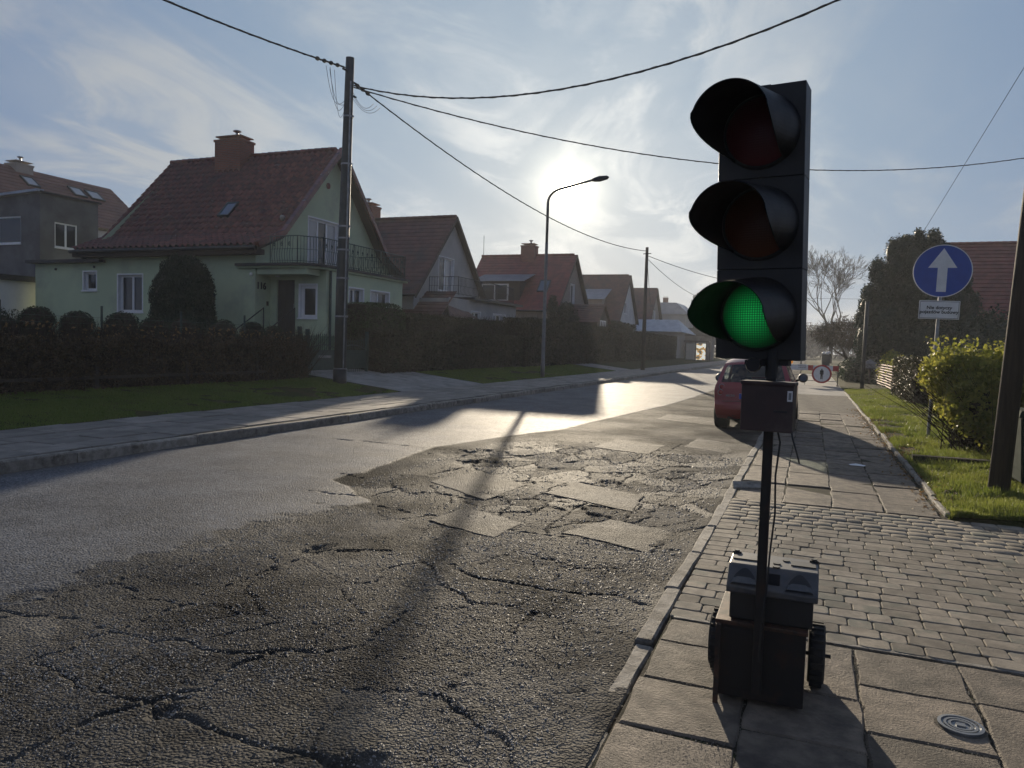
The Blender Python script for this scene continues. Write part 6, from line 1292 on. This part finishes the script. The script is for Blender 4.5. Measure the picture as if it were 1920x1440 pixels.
for i in range(len(tt)):
    a = np.abs(us); TOP[i, :, 1] = cy_[i] + bul[i] * a ** 3.2; TOP[i, :, 2] = cz_[i] - crn[i] * a ** 2.4; TOP[i, :, 0] = np.sign(us) * np.interp(a, [0, 0.7, 1], [0, 0.735, 1]) * Wd(EY[i], EZ[i])
def grid_part(name, A, mask, mat, parent, sm=True):
    n, m, _ = A.shape; V = A.reshape(-1, 3); F = grid_faces(m, n); F = F[mask.ravel()]
    used = np.unique(F); mp_ = np.zeros(len(V), int); mp_[used] = np.arange(len(used)); return obj_np(name, V[used], mp_[F], mat, parent, world=False, smooth=sm)
ti = (tt[:-1] + tt[1:]) / 2; ui = np.abs((us[:-1] + us[1:]) / 2)
rwin = ((ti > 7.6) & (ti < 11.2))[:, None] & (ui < 0.86)[None, :]; fwin = ((ti > 17.2) & (ti < 20.2))[:, None] & (ui < 0.9)[None, :]; lowd = (ti < 1.1)[:, None] & (ui < 2)[None, :]
grid_part('body', TOP, ~(rwin | fwin), MT['car_red'], CAR)
grid_part('rear_window', TOP, rwin, MT['clear'], CAR); grid_part('windscreen', TOP, fwin, MT['clear'], CAR)
pk = int(np.argmax(EZ)); zs_ = np.concatenate([np.linspace(0.24, 1.0, 24), np.linspace(1.03, EZ.max() - 0.002, 18)]); ts = np.linspace(0, 1, 140)
for sg in (-1, 1):
    A = np.zeros((len(zs_), len(ts), 3)); 
    for j, z in enumerate(zs_):
        y0 = np.interp(z, EZ[:pk + 1], EY[:pk + 1]); y1 = np.interp(-z, -EZ[pk:], EY[pk:]); yy = y0 + (y1 - y0) * ts; A[j, :, 1] = yy; A[j, :, 2] = z; A[j, :, 0] = sg * Wd(yy, z)
    C_ = (A[:-1, :-1] + A[1:, 1:]) / 2; arch = (np.hypot(C_[..., 1] - 0.64, C_[..., 2] - 0.29) < 0.335) | (np.hypot(C_[..., 1] - 3.02, C_[..., 2] - 0.29) < 0.335)
    y0c = np.interp(C_[..., 2], EZ[:pk + 1], EY[:pk + 1]); y1c = np.interp(-C_[..., 2], -EZ[pk:], EY[pk:])
    win = (C_[..., 2] > 1.0) & (C_[..., 2] < 1.40) & (C_[..., 1] > y0c + 0.20) & (C_[..., 1] < y1c - 0.12) & (np.abs(C_[..., 1] - 1.55) > 0.05)
    grid_part('side_panel', A, ~(arch | win), MT['car_red'], CAR); grid_part('side_window', A, win, MT['clear'], CAR)
    # wheels
    for yw in (0.64, 3.02):
        x = sg * 0.735; mb = MB(); mb.lathe([(0.19, -0.075), (0.26, -0.085), (0.288, -0.06), (0.29, 0.0), (0.288, 0.06), (0.26, 0.085), (0.19, 0.075)], 32, (x, yw, 0.29), 'x'); w = mb.build('wheel', MT['rubber'], CAR, world=False, smooth=True)
        mb = MB(); mb.lathe([(0.0, 0.05 * sg), (0.06, 0.06 * sg), (0.17, 0.045 * sg), (0.19, 0.07 * sg), (0.19, -0.07 * sg)], 24, (x, yw, 0.29), 'x'); mb.build('rim', MT['galv'], w, world=False)
    for yw in (0.64, 3.02): mb = MB(); mb.lathe([(0.0, -0.16 * sg), (0.33, -0.16 * sg), (0.345, 0.02 * sg)], 24, (sg * 0.70, yw, 0.29), 'x'); mb.build('wheel_arch', MT['black_plastic'], CAR, world=False)
    # door mirrors
    mb = MB(); mb.lathe([(0.0, -0.06), (0.085, -0.05), (0.11, 0.0), (0.075, 0.07), (0.0, 0.11)], 14, (sg * 0.95, 2.45, 1.035), 'y'); mb.tube([(sg * 0.80, 2.47, 0.97), (sg * 0.90, 2.46, 1.0)], 0.03, 6); mr_ = mb.build('door_mirror', MT['black_plastic'], CAR, world=False, smooth=True)
    mb = MB(); mb.lathe([(0.0, -0.062), (0.075, -0.0615)], 14, (sg * 0.95, 2.45, 1.035), 'y'); mb.build('mirror_glass', MT['sky_glass'], mr_, world=False)
    # tail lamps: pod with two round lenses
    for zc in (0.80, 0.915):
        x = sg * (0.655 - (0.02 if zc > 0.85 else 0)); yl = 0.215 + (zc - 0.8) * 0.28
        mb = MB(); mb.lathe([(0.0, -0.045), (0.04, -0.04), (0.052, -0.02), (0.055, 0.08)], 18, (x, yl, zc), 'y'); tl = mb.build('tail_lamp', MT['tail_red'], CAR, world=False, smooth=True)
        mb = MB(); mb.lathe([(0.050, -0.025), (0.056, -0.042), (0.063, -0.025), (0.062, 0.08)], 18, (x, yl, zc), 'y'); mb.build('lamp_ring', MT['galv'], tl, world=False, smooth=True)
mb = MB(); mb.box(-0.70, 0.35, 0.20, 0.70, 3.5, 0.30); mb.box(-0.5, 0.1, 0.25, 0.5, 0.4, 0.30); mb.build('underbody', MT['black_plastic'], CAR, world=False)
mb = MB(); mb.box(-0.72, 0.30, 0.30, 0.72, 2.8, 0.62); mb.box(-0.68, 0.62, 0.62, 0.68, 0.80, 0.98); mb.build('interior', MT['seat'], CAR, world=False)
mb = MB(); mb.prism([(-0.68, 2.45, 0.6), (-0.68, 2.85, 0.6), (-0.68, 2.9, 0.98), (-0.68, 2.55, 1.0)], (1.36, 0, 0)); mb.build('dashboard', MT['seat'], CAR, world=False)
for x, y in ((-0.36, 1.75), (0.36, 1.75)):
    mb = MB(); mb.prism([(x - 0.22, y, 0.5), (x - 0.22, y + 0.16, 0.5), (x - 0.19, y + 0.02, 1.08), (x - 0.19, y - 0.08, 1.08)], (0.42, 0, 0)); st_ = mb.build('front_seat', MT['seat'], CAR, world=False, bevel=0.04)
    mb = MB(); mb.lathe([(0.0, -0.13), (0.10, -0.11), (0.13, 0.0), (0.12, 0.09), (0.0, 0.14)], 14, (x, y - 0.05, 1.20)); mb.build('headrest', MT['seat'], st_, world=False, smooth=True)
for x in (-0.38, 0.38): mb = MB(); mb.lathe([(0.0, -0.10), (0.11, -0.09), (0.135, 0.0), (0.10, 0.10), (0.0, 0.13)], 14, (x, 0.82, 1.06)); mb.build('rear_headrest', MT['seat'], CAR, world=False, smooth=True)
mb = MB(); mb.box(-0.10, 2.2, 1.33, 0.10, 2.22, 1.39); mb.build('rear_view_mirror', MT['black'], CAR, world=False)
mb = MB(); mb.box(-0.26, 0.055, 0.665, 0.26, 0.075, 0.78); npl = mb.build('number_plate', MT['white'], CAR, world=False)
mb = MB(); mb.box(-0.258, 0.050, 0.667, -0.215, 0.0535, 0.778); mb.build('plate_band', MT['eu_blue'], npl, world=False)
def car_text(nm, body, size, mat, x, y, z, par, bold=0.0, tilt=0.0):
    me = text_mesh(nm, body, size, mat, ext=0.002, bold=bold); o = bpy.data.objects.new(nm, me); o.matrix_basis = axes((x, y, z), (1, 0, 0), (0, tilt, 1)); COL.objects.link(o); o.parent = par; return o
car_text('plate_letter', 'G', 0.105, MT['black'], -0.165, 0.050, 0.722, npl, 0.003)
car_text('badge', 'MICRA', 0.062, MT['chrome'], -0.44, 0.072, 0.735, CAR, 0.002)
mb = MB(); mb.box(-0.62, 0.066, 0.612, 0.62, 0.09, 0.622); mb.build('bumper_seam', MT['black'], CAR, world=False)
mb = MB(); mb.tube([(0.0, 0.16, 0.985), (0.02, 0.175, 1.0), (0.38, 0.21, 1.045)], 0.009, 6); mb.build('wiper', MT['black'], CAR, world=False)
mb = MB(); mb.box(-0.40, 0.055, 0.30, 0.40, 0.14, 0.33); mb.build('bumper_lip', MT['black_plastic'], CAR, world=False)

# ---------------------------------------------------------------- arrow sign
SG = thing('road_sign', 'round blue sign with white upward arrow above a white text plate', 'road sign', (2.21, 16.46, 0.12), (0, rad(1.2), rad(-4)))
mb = MB(); mb.tube([(0, 0.03, -0.1), (0, 0.03, 3.55)], 0.032, 12); mb.build('post', MT['galv'], SG, world=False)
mb = MB(); n = 56; mb.prism([(0.50 * math.cos(2 * math.pi * k / n), 0.0, 3.215 + 0.50 * math.sin(2 * math.pi * k / n)) for k in range(n)], (0, -0.02, 0)); ds = mb.build('sign_disc', MT['sign_blue'], SG, world=False)
mb = MB(); P = []
for r_, y in ((0.503, 0.0), (0.503, -0.026), (0.487, -0.026), (0.487, -0.021)):
    for k in range(n): a = 2 * math.pi * k / n; P.append((r_ * math.cos(a), y, 3.215 + r_ * math.sin(a)))
mb.add(P, [(i * n + q, i * n + (q + 1) % n, (i + 1) * n + (q + 1) % n, (i + 1) * n + q) for i in range(3) for q in range(n)]); mb.build('rim', MT['white'], ds, world=False)
ar = [(-0.08, -0.40), (0.085, -0.40), (0.085, 0.06), (0.245, 0.06), (0.0, 0.435), (-0.245, 0.06), (-0.08, 0.06)]
mb = MB(); mb.prism([(x, -0.0215, 3.215 + z) for x, z in ar], (0, -0.0025, 0)); mb.build('arrow', MT['white'], ds, world=False)
mb = MB(); mb.box(-0.345, -0.022, 2.29, 0.345, 0.0, 2.645); pl = mb.build('text_plate', MT['white'], SG, world=False, bevel=0.008)
mb = MB(); e = 0.008
for a in ((-0.33, 2.305, 0.33, 2.305 + e), (-0.33, 2.63 - e, 0.33, 2.63), (-0.33, 2.305, -0.33 + e, 2.63), (0.33 - e, 2.305, 0.33, 2.63)): mb.box(a[0], -0.0245, a[1], a[2], -0.0222, a[3])
mb.build('plate_border', MT['black'], pl, world=False)
me = text_mesh('plate_lettering', 'Nie dotyczy\npojazd\u00f3w budowy', 0.088, MT['black'], ext=0.001, bold=0.0022); o = bpy.data.objects.new('plate_lettering', me); o.matrix_basis = axes((0, -0.0245, 2.468), (1, 0, 0), (0, 0, 1)); COL.objects.link(o); o.parent = pl

# ---------------------------------------------------------------- poles and wires
mb = MB(); PB = Vector((2.10, 10.15, -0.3)); mb.tube([PB, PB + Vector((0.19, 0.0, 4.3)), PB + Vector((0.40, 0.0, 9.6))], [0.115, 0.105, 0.085], 16); o = mb.build('wooden_pole', MT['wood_pole'], smooth=True); tag(o, 'leaning dark wooden utility pole on the verge at the right edge', 'pole')
P1 = thing('utility_pole', 'tall grey-green steel pole with straps carrying cables, before the green house', 'pole', (-13.25, 19.1, 0.3))
mb = MB(); mb.tube([(-13.3, 19.1, 0.1), (-13.28, 19.1, 3.2), (-13.13, 19.1, 10.02)], [0.185, 0.175, 0.125], 20); mb.build('shaft', MT['pole_concrete'], P1, smooth=True)
mb = MB(); mb.tube([(-13.3, 19.1, 0.0), (-13.3, 19.1, 0.75)], 0.205, 20); mb.build('base_collar', MT['black_plastic'], P1, smooth=True)
for z in (0.76, 2.35, 3.5, 4.35, 4.7, 5.05, 6.9, 8.3):
    x = float(np.interp(z, [0.1, 3.2, 10.02], [-13.3, -13.28, -13.13])); r_ = float(np.interp(z, [0.1, 3.2, 10.02], [0.185, 0.175, 0.125])); mb = MB(); mb.lathe([(r_ + 0.012, -0.025), (r_ + 0.012, 0.025)], 20, (x, 19.1, z)); mb.box(x + r_, 19.07, z - 0.03, x + r_ + 0.05, 19.13, z + 0.03); mb.build('strap', MT['galv'], P1)
mb = MB(); mb.tube([(-13.10, 18.98, 0.8), (-13.02, 18.99, 9.3)], 0.022, 8); mb.build('conduit', MT['galv'], P1)
for z, d_ in ((9.62, -1), (9.35, 1), (8.95, 1)): mb = MB(); mb.tube([(-13.14, 19.1, z), (-13.14 + 0.05 * d_, 19.1 + 0.28 * d_, z)], 0.03, 6); mb.build('bracket', MT['dark_metal'], P1)
P2 = thing('utility_pole', 'thin dark utility pole standing before the last two gabled houses', 'pole', (-10.6, 50.5, 0.25)); mb = MB(); mb.tube([(-10.6, 50.5, 0.1), (-10.62, 50.5, 8.45)], [0.15, 0.10], 12); mb.build('shaft', MT['wood_pole'], P2, smooth=True); mb = MB(); mb.tube([(-10.85, 50.4, 8.0), (-10.3, 50.4, 8.02)], 0.03, 6); mb.build('bracket', MT['dark_metal'], P2)
def wire(label, a, b, sag, r=0.016, n=28, knots=None, twist=True):
    a, b = Vector(a), Vector(b); P = []
    for k in range(n + 1): t = k / n; p = a.lerp(b, t); p.z -= 4 * sag * t * (1 - t); P.append(p)
    T = thing('cable', label, 'cable', a, group='overhead cables'); mb = MB(); mb.tube(P, r, 6)
    if twist:
        Q = []; m = n * 10
        for k in range(m + 1):
            t = k / m; p = a.lerp(b, t); p.z -= 4 * sag * t * (1 - t); an = t * (b - a).length * 9.0; Q.append(p + Vector((math.cos(an) * r * 0.9, math.cos(an) * r * 0.3, math.sin(an) * r * 0.9)))
        mb.tube(Q, r * 0.6, 4)
    mb.build('strand', MT['cable'], T)
    if knots:
        for t in knots: 
            p = a.lerp(b, t); p.z -= 4 * sag * t * (1 - t); q = a.lerp(b, t + 0.012); q.z -= 4 * sag * (t + 0.012) * (1 - t - 0.012); d_ = (q - p).normalized(); mb = MB(); mb.tube([p - d_ * 0.11, p - d_ * 0.04, p, p + d_ * 0.05, p + d_ * 0.11], [0.02, 0.05, 0.062, 0.05, 0.02], 8); mb.build('clamp', MT['cable'], T)
    return T
wire('cable from the pole top running out at the upper left', (-13.18, 18.9, 9.68), (-13.3, -16, 9.9), 1.5, 0.022, 34, [0.010, 0.019, 0.028, 0.037])
wire('cable from the pole rising to the top right corner', (-13.1, 19.2, 9.25), (6, 14, 10.4), 2.0, 0.020, 34, None)
wire('cable from the pole sagging behind the signal head to the right edge', (-13.1, 19.2, 9.2), (8, 36, 9.85), 1.35, 0.018, 34, None)
wire('cable dropping from the near pole to the far thin pole', (-13.1, 19.25, 9.35), (-10.62, 50.5, 8.2), 1.05, 0.020, 34, [0.006, 0.014, 0.022])
wire('cable leaving the thin far pole toward the signal head', (-10.6, 50.5, 7.9), (-2, 78, 8.2), 0.7, 0.02, 20, None, False)
wire('lower cable leaving the thin far pole over the far trees', (-10.6, 50.5, 7.7), (-11, 96, 7.9), 0.9, 0.018, 20, None, False)
wire('slack house cable falling from the thin far pole', (-10.6, 50.5, 7.9), (-18.5, 94, 6.4), 1.6, 0.018, 20, None, False)
wire('thin guy wire crossing the sky at the upper right', (4.2, 19.5, 8.4), (2.55, 39.0, 3.4), 0.0, 0.007, 4, None, False)
wire('thin wire strung low across the bare far tree', (-14, 112, 9.4), (30, 112, 9.2), 0.2, 0.02, 6, None, False)
T = thing('cable_loops', 'thin slack wire loops hanging from the top of the near pole', 'cable', (-13.2, 18.6, 9.3)); mb = MB()
for k, (dx, dp) in enumerate(((0.0, 0.75), (0.05, 0.95), (-0.05, 0.6), (0.03, 1.1))):
    a = Vector((-13.18 + dx, 18.0 + 0.12 * k, 9.42)); b = Vector((-13.16, 18.95, 8.75 - 0.06 * k)); mb.tube([a.lerp(b, t) - Vector((0, 0, dp * 4 * t * (1 - t) * (1 - 0.5 * t))) for t in np.linspace(0, 1, 12)], 0.007, 4)
for k in range(3): a = Vector((-13.1, 19.2, 9.1 - 0.1 * k)); b = Vector((-13.0, 20.2 + 0.2 * k, 9.0)); mb.tube([a.lerp(b, t) - Vector((0, 0, 0.3 * 4 * t * (1 - t))) for t in np.linspace(0, 1, 10)], 0.007, 4)
mb.build('loops', MT['cable'], T)
# street lamps
def street_lamp(label, x, y, z0, h, ax, rise):
    T = thing('street_lamp', label, 'street lamp', (x, y, z0), group='street lamps'); mb = MB(); mb.tube([(x, y, z0 - 0.1), (x, y, z0 + 0.55), (x, y, z0 + 0.56), (x + 0.0, y, z0 + h * 0.74)], [0.10, 0.10, 0.085, 0.07], 14); mb.build('shaft', MT['lamp_grey'], T, smooth=True)
    mb = MB(); P = [(x, y, z0 + h * 0.74), (x, y, z0 + h * 0.96)]
    for k in range(1, 7): a = k / 6 * rad(72); P.append((x + ax * 0.30 * (1 - math.cos(a)), y, z0 + h * 0.96 + 0.62 * rise * math.sin(a)))
    e = P[-1]; P.append((x + ax * 0.8, y, e[2] + 0.33 * rise)); mb.tube(P, [0.065] * 2 + [0.06] * 6 + [0.05], 10); mb.build('arm', MT['lamp_grey'], T, smooth=True)
    q = Vector(P[-1]); mb = MB(); d_ = Vector((ax / abs(ax), 0, 0.12)); mb.tube([q - d_ * 0.05, q + d_ * 0.1, q + d_ * 0.35, q + d_ * 0.7, q + d_ * 0.78], [0.04, 0.09, 0.13, 0.09, 0.03], 10); o = mb.build('lamp_head', MT['dark_metal'], T, smooth=True); return T
street_lamp('tall grey street lamp with bent arm in front of the low sun', -11.66, 33.0, 0.2, 8.4, 2.6, 1.0)
street_lamp('small far street lamp head among the far trees', -8.9, 118.0, 0.1, 12.2, -1.6, 0.5)
street_lamp('hazy far lamp post near the bare trees', -1.0, 96.0, 0.1, 3.2, -0.6, 0.3)

# ---------------------------------------------------------------- barrier with no-pedestrians sign
BA = thing('road_barrier', 'red and white roadworks barrier board across the footway', 'barrier', (0.2, 40, 0.06))
for k, (x0, x1) in enumerate(((-1.15, -0.95), (-0.95, -0.08), (-0.08, 0.16), (0.16, 0.5), (0.5, 0.74), (0.74, 1.06), (1.06, 1.32))):
    mb = MB(); mb.box(x0, 39.97, 0.79, x1 - 0.002, 40.0, 1.05); mb.build('board_panel', MT['sign_red' if k % 2 == 0 else 'white'], BA)
for x in (-1.1, 1.30): mb = MB(); mb.box(x - 0.025, 40.0, 0.05, x + 0.025, 40.05, 1.13); mb.box(x - 0.05, 39.7, 0.05, x + 0.05, 40.35, 0.11); mb.build('post', MT['wood_pole'], BA)
mb = MB(); mb.tube([(-1.1, 40.03, 0.28), (1.3, 40.03, 0.28)], 0.018, 6); mb.tube([(-0.2, 40.03, 0.06), (-0.2, 40.03, 0.3)], 0.018, 6); mb.tube([(-1.1, 40.03, 0.55), (1.3, 40.03, 0.55)], 0.012, 6); mb.build('rail', MT['galv'], BA)
mb = MB(); mb.box(-0.62, 39.945, 0.82, -0.10, 39.968, 1.08); pt = mb.build('notice_plate', MT['white'], BA)
for z, w in ((1.0, 0.38), (0.91, 0.34)):
    mb = MB(); x = -0.36 - w / 2
    r_ = random.Random(int(z * 100))
    while x < -0.36 + w / 2: ww = r_.uniform(0.02, 0.05); mb.box(x, 39.941, z - 0.018, x + ww, 39.9445, z + 0.018); x += ww + 0.018
    mb.build('notice_print', MT['steel_dark'], pt)
for x in (-1.0, -0.88):
    mb = MB(); mb.lathe([(0.0, -0.03), (0.075, -0.03), (0.09, 0.0), (0.075, 0.03), (0, 0.03)], 16, (x, 40.0, 1.18), 'y')
    m = pm('amber_lamp', (0.75, 0.22, 0.02), None, 4, 0.25); m.node_tree.nodes['Principled BSDF'].inputs['Emission Color'].default_value = (1, 0.35, 0.04, 1); m.node_tree.nodes['Principled BSDF'].inputs['Emission Strength'].default_value = 0.7 if x < -0.95 else 0.25; mb.build('warning_lamp', m, BA)
NP = thing('pedestrian_ban_sign', 'round white sign with red ring and black standing pedestrian figure on the barrier', 'road sign', (0.56, 39.9, 0.62))
n = 44; mb = MB(); mb.prism([(0.56 + 0.46 * math.cos(2 * math.pi * k / n), 39.93, 0.63 + 0.46 * math.sin(2 * math.pi * k / n)) for k in range(n)], (0, -0.015, 0)); mb.build('disc', MT['sign_red'], NP)
mb = MB(); mb.prism([(0.56 + 0.375 * math.cos(2 * math.pi * k / n), 39.9145, 0.63 + 0.375 * math.sin(2 * math.pi * k / n)) for k in range(n)], (0, -0.003, 0)); mb.build('white_field', MT['white'], NP)
mb = MB(); f2 = lambda pts: mb.prism([(0.56 + x, 39.9105, 0.63 + z) for x, z in pts], (0, -0.002, 0))
f2([(0.033 * math.cos(2 * math.pi * k / 12), 0.235 + 0.036 * math.sin(2 * math.pi * k / 12)) for k in range(12)]); f2([(-0.085, 0.17), (-0.05, 0.195), (0.05, 0.195), (0.085, 0.17), (0.085, -0.02), (0.055, -0.02), (0.052, 0.12), (0.05, -0.26), (0.01, -0.26), (0.0, -0.06), (-0.01, -0.26), (-0.05, -0.26), (-0.052, 0.12), (-0.055, -0.02), (-0.085, -0.02)])
mb.build('pedestrian_figure', MT['black'], NP)

# ---------------------------------------------------------------- fences, gate, bins, small things
FE = thing('rail_fence', 'low pale timber rail fence behind the verge', 'fence', (3.2, 37, 0.15))
for k in range(9):
    mb = MB(); z = 0.26 + k * 0.115; mb.tube([(3.2 + random.uniform(-0.02, 0.02), 32.4, z + random.uniform(-0.02, 0.02)), (3.2, 37, z + 0.02), (3.2 + random.uniform(-0.02, 0.02), 41.8, z + random.uniform(-0.02, 0.02))], 0.028, 7); mb.build('rail', MT['wood_pale'], FE)
for y in (32.5, 34.8, 37.1, 39.4, 41.7): mb = MB(); mb.box(3.22, y - 0.05, 0.1, 3.32, y + 0.05, 1.28); mb.build('post', MT['wood_dark'], FE)
mb = MB(); mb.tube([(2.24, 37.2, 0.0), (2.27, 37.2, 4.05)], 0.085, 12); o = mb.build('wooden_post', MT['pole_concrete'], smooth=True); tag(o, 'slim grey concrete post standing on the verge before the rail fence', 'post')
ML = thing('letterbox', 'small roofed box on a post by the rail fence corner', 'letterbox', (2.9, 43, 0.15)); mb = MB(); mb.box(2.85, 42.95, 0.1, 2.95, 43.05, 0.95); mb.build('post', MT['wood_dark'], ML); mb = MB(); mb.box(2.65, 42.8, 0.95, 3.15, 43.2, 1.2); mb.build('box', MT['galv'], ML); mb = MB(); mb.prism([(2.55, 42.7, 1.2), (3.25, 42.7, 1.2), (2.9, 42.7, 1.42)], (0, 0.6, 0)); mb.build('roof', MT['metal_sheet'], ML)
GT = thing('metal_gate', 'dark green metal gate with spear tips beside the steel pole', 'gate', (-15.0, 21.3, 0.5))
for y in (19.35, 19.75, 21.4, 23.2): mb = MB(); mb.box(-15.06, y - 0.05, 0.35, -14.96, y + 0.05, 2.02 if y < 19.6 else 1.95); mb.build('post', MT['green_metal'], GT)
sp_ = MB(); sp_.tube([(0, 0, 0.15), (0, 0, 1.22)], 0.012, 5); sp_.lathe([(0.0, 1.22), (0.022, 1.25), (0.0, 1.34)], 6, (0, 0, 0)); spm = bpy.data.meshes.new('bar'); spm.from_pydata(sp_.v, [], sp_.f); spm.materials.append(MT['green_metal'])
y = 19.85
while y < 23.15:
    if abs(y - 21.4) > 0.06: inst('bar', spm, GT, (-15.0, y, 0.42 + 0.10 * math.sin((y - 19.8) * 1.9)))
    y += 0.115
mb = MB()
for a, b in ((19.8, 21.35), (21.45, 23.15)):
    mb.tube([(-15.0, a + (b - a) * t, 1.30 + 0.16 * math.sin(t * math.pi)) for t in np.linspace(0, 1, 9)], 0.018, 6); mb.tube([(-15.0, a, 0.65), (-15.0, b, 0.65)], 0.016, 6); mb.box(-15.01, a, 0.66, -14.99, b, 1.28)
mb.build('gate_leaf', MT['green_metal'], GT)
mb = MB(); mb.box(-14.985, 20.3, 1.02, -14.97, 21.0, 1.10); mb.build('letter_slot', MT['galv'], GT)
GF = thing('mesh_fence', 'thin dark wire mesh fence with posts behind the wild hedge', 'fence', (-15.6, 14, 0.5))
for y in (8, 10.4, 12.8, 15.2, 17.6): mb = MB(); mb.tube([(-15.65, y, 0.3), (-15.65, y, 2.28)], 0.028, 6); mb.build('post', MT['green_metal'], GF)
mb = MB()
for z in np.arange(0.5, 2.15, 0.15): mb.tube([(-15.65, 7, z), (-15.65, 18.6, z)], 0.004, 3)
mb.build('wires', MT['green_metal'], GF)
LF = thing('low_board_fence', 'low weathered board showing through the wild hedge', 'fence', (-14.25, 13, 0.4))
for z in (0.66,):
    mb = MB(); mb.box(-14.2, 8.5, z, -14.16, 16.8, z + 0.06); mb.build('board', MT['wood_dark'], LF)
for y in (9, 11.5, 14, 16.5): mb = MB(); mb.box(-14.26, y - 0.05, 0.3, -14.2, y + 0.05, 1.0); mb.build('post', MT['wood_dark'], LF)
BG = thing('green_bin', 'shadow-dark green wheeled bin behind the wooden pole at the right edge', 'bin', (2.75, 10.75, 0.15)); mb = MB(); mb.prism([(2.42, 10.5, 0.2), (2.95, 10.5, 0.2), (3.0, 10.42, 1.0), (2.36, 10.42, 1.0)], (0, 0.6, 0)); mb.build('body', MT['bin_green'], BG, bevel=0.02); mb = MB(); mb.prism([(2.33, 10.38, 1.002), (3.03, 10.38, 1.002), (3.0, 10.42, 1.08), (2.36, 10.42, 1.08)], (0, 0.72, 0)); mb.build('lid', MT['bin_green'], BG, bevel=0.01)
for x in (2.46, 2.88): mb = MB(); mb.lathe([(0.0, -0.03), (0.1, -0.03), (0.1, 0.03), (0, 0.03)], 14, (x, 11.1, 0.24), 'x'); mb.build('wheel', MT['rubber'], BG)
BD = thing('dark_bin', 'dark wheeled bin topped with bags beyond the barrier', 'bin', (1.1, 62, 0.06)); mb = MB(); mb.prism([(0.86, 61.8, 0.1), (1.36, 61.8, 0.1), (1.42, 61.75, 1.45), (0.80, 61.75, 1.45)], (0, 0.6, 0)); mb.build('body', MT['bin_dark'], BD); mb = MB(); mb.box(0.76, 61.7, 1.45, 1.46, 62.4, 1.55); mb.build('lid', MT['bin_dark'], BD)
for x, z in ((0.95, 1.66), (1.2, 1.64), (1.3, 1.7)): mb = MB(); mb.lathe([(0.0, -0.12), (0.13, -0.08), (0.15, 0.0), (0.08, 0.09), (0, 0.12)], 10, (x, 62, z)); mb.build('bag', MT['white'], BD, smooth=True)
# valve cover in the slab footway
VC = thing('valve_cover', 'small round cast-iron valve cover set in the near slabs', 'cover', (0.70, 3.75, 0.06)); mb = MB(); mb.lathe([(0.092, -0.02), (0.092, 0.006), (0.078, 0.007), (0.076, 0.0), (0.0, 0.0)], 32, (0.70, 3.75, 0.062)); mb.build('rim', MT['galv'], VC)
for r_ in (0.062, 0.044): mb = MB(); mb.lathe([(r_ + 0.006, 0.0), (r_ + 0.005, 0.005), (r_ - 0.005, 0.005), (r_ - 0.006, 0.0)], 28, (0.70, 3.75, 0.062)); mb.build('ring', MT['galv'], VC)
mb = MB(); mb.box(0.682, 3.735, 0.062, 0.718, 3.765, 0.068); mb.build('key_block', MT['galv'], VC)
mb = MB(); mb.lathe([(0.0, -0.03), (0.10, -0.03), (0.105, -0.004), (0.0, -0.001)], 20, (0.70, 3.75, 0.0615)); mb.build('bedding', MT['gravel'], VC)
mb = MB(); mb.add([(0.62, 11.9, 0.066), (0.80, 11.87, 0.067), (0.83, 11.95, 0.072), (0.70, 12.02, 0.080), (0.60, 11.97, 0.068)], [(0, 1, 2, 3, 4)]); o = mb.build('paper_scrap', MT['white']); tag(o, 'small scrap of pale paper on the shaded slabs', 'litter')
# loose stones on the broken asphalt
rs_ = np.random.default_rng(9); mb = MB()
for k in range(500):
    x, y = rs_.uniform(-4.6, -0.9), rs_.uniform(2.2, 12) ; s = rs_.uniform(0.004, 0.011); z = 0.004
    P = [(x + s * math.cos(a) * rs_.uniform(0.7, 1.2), y + s * math.sin(a) * rs_.uniform(0.7, 1.2), z) for a in np.linspace(0, 5.2, 6)]; mb.add(P + [(x, y, z + s * 1.1)], [(i, (i + 1) % 6, 6) for i in range(6)])
o = mb.build('loose_stones', MT['gravel']); tag(o, 'loose stone chips on the broken asphalt', 'stones', kind='stuff')

# ================================================================== AIR
def hazemat(dens):
    m = bpy.data.materials.new('haze'); m.use_nodes = True; t = m.node_tree; t.nodes.clear()
    v = N(t, 'ShaderNodeVolumePrincipled'); v.inputs['Color'].default_value = (0.93, 0.96, 1.0, 1); v.inputs['Density'].default_value = dens; v.inputs['Anisotropy'].default_value = 0.2
    o = N(t, 'ShaderNodeOutputMaterial'); L(t, v.outputs[0], o.inputs['Volume']); return m
mb = MB(); mb.box(-760, -340, -1.5, 760, 740, 22); o = mb.build('haze', hazemat(0.0008)); tag(o, 'thin morning haze in the street air', 'haze', kind='stuff')
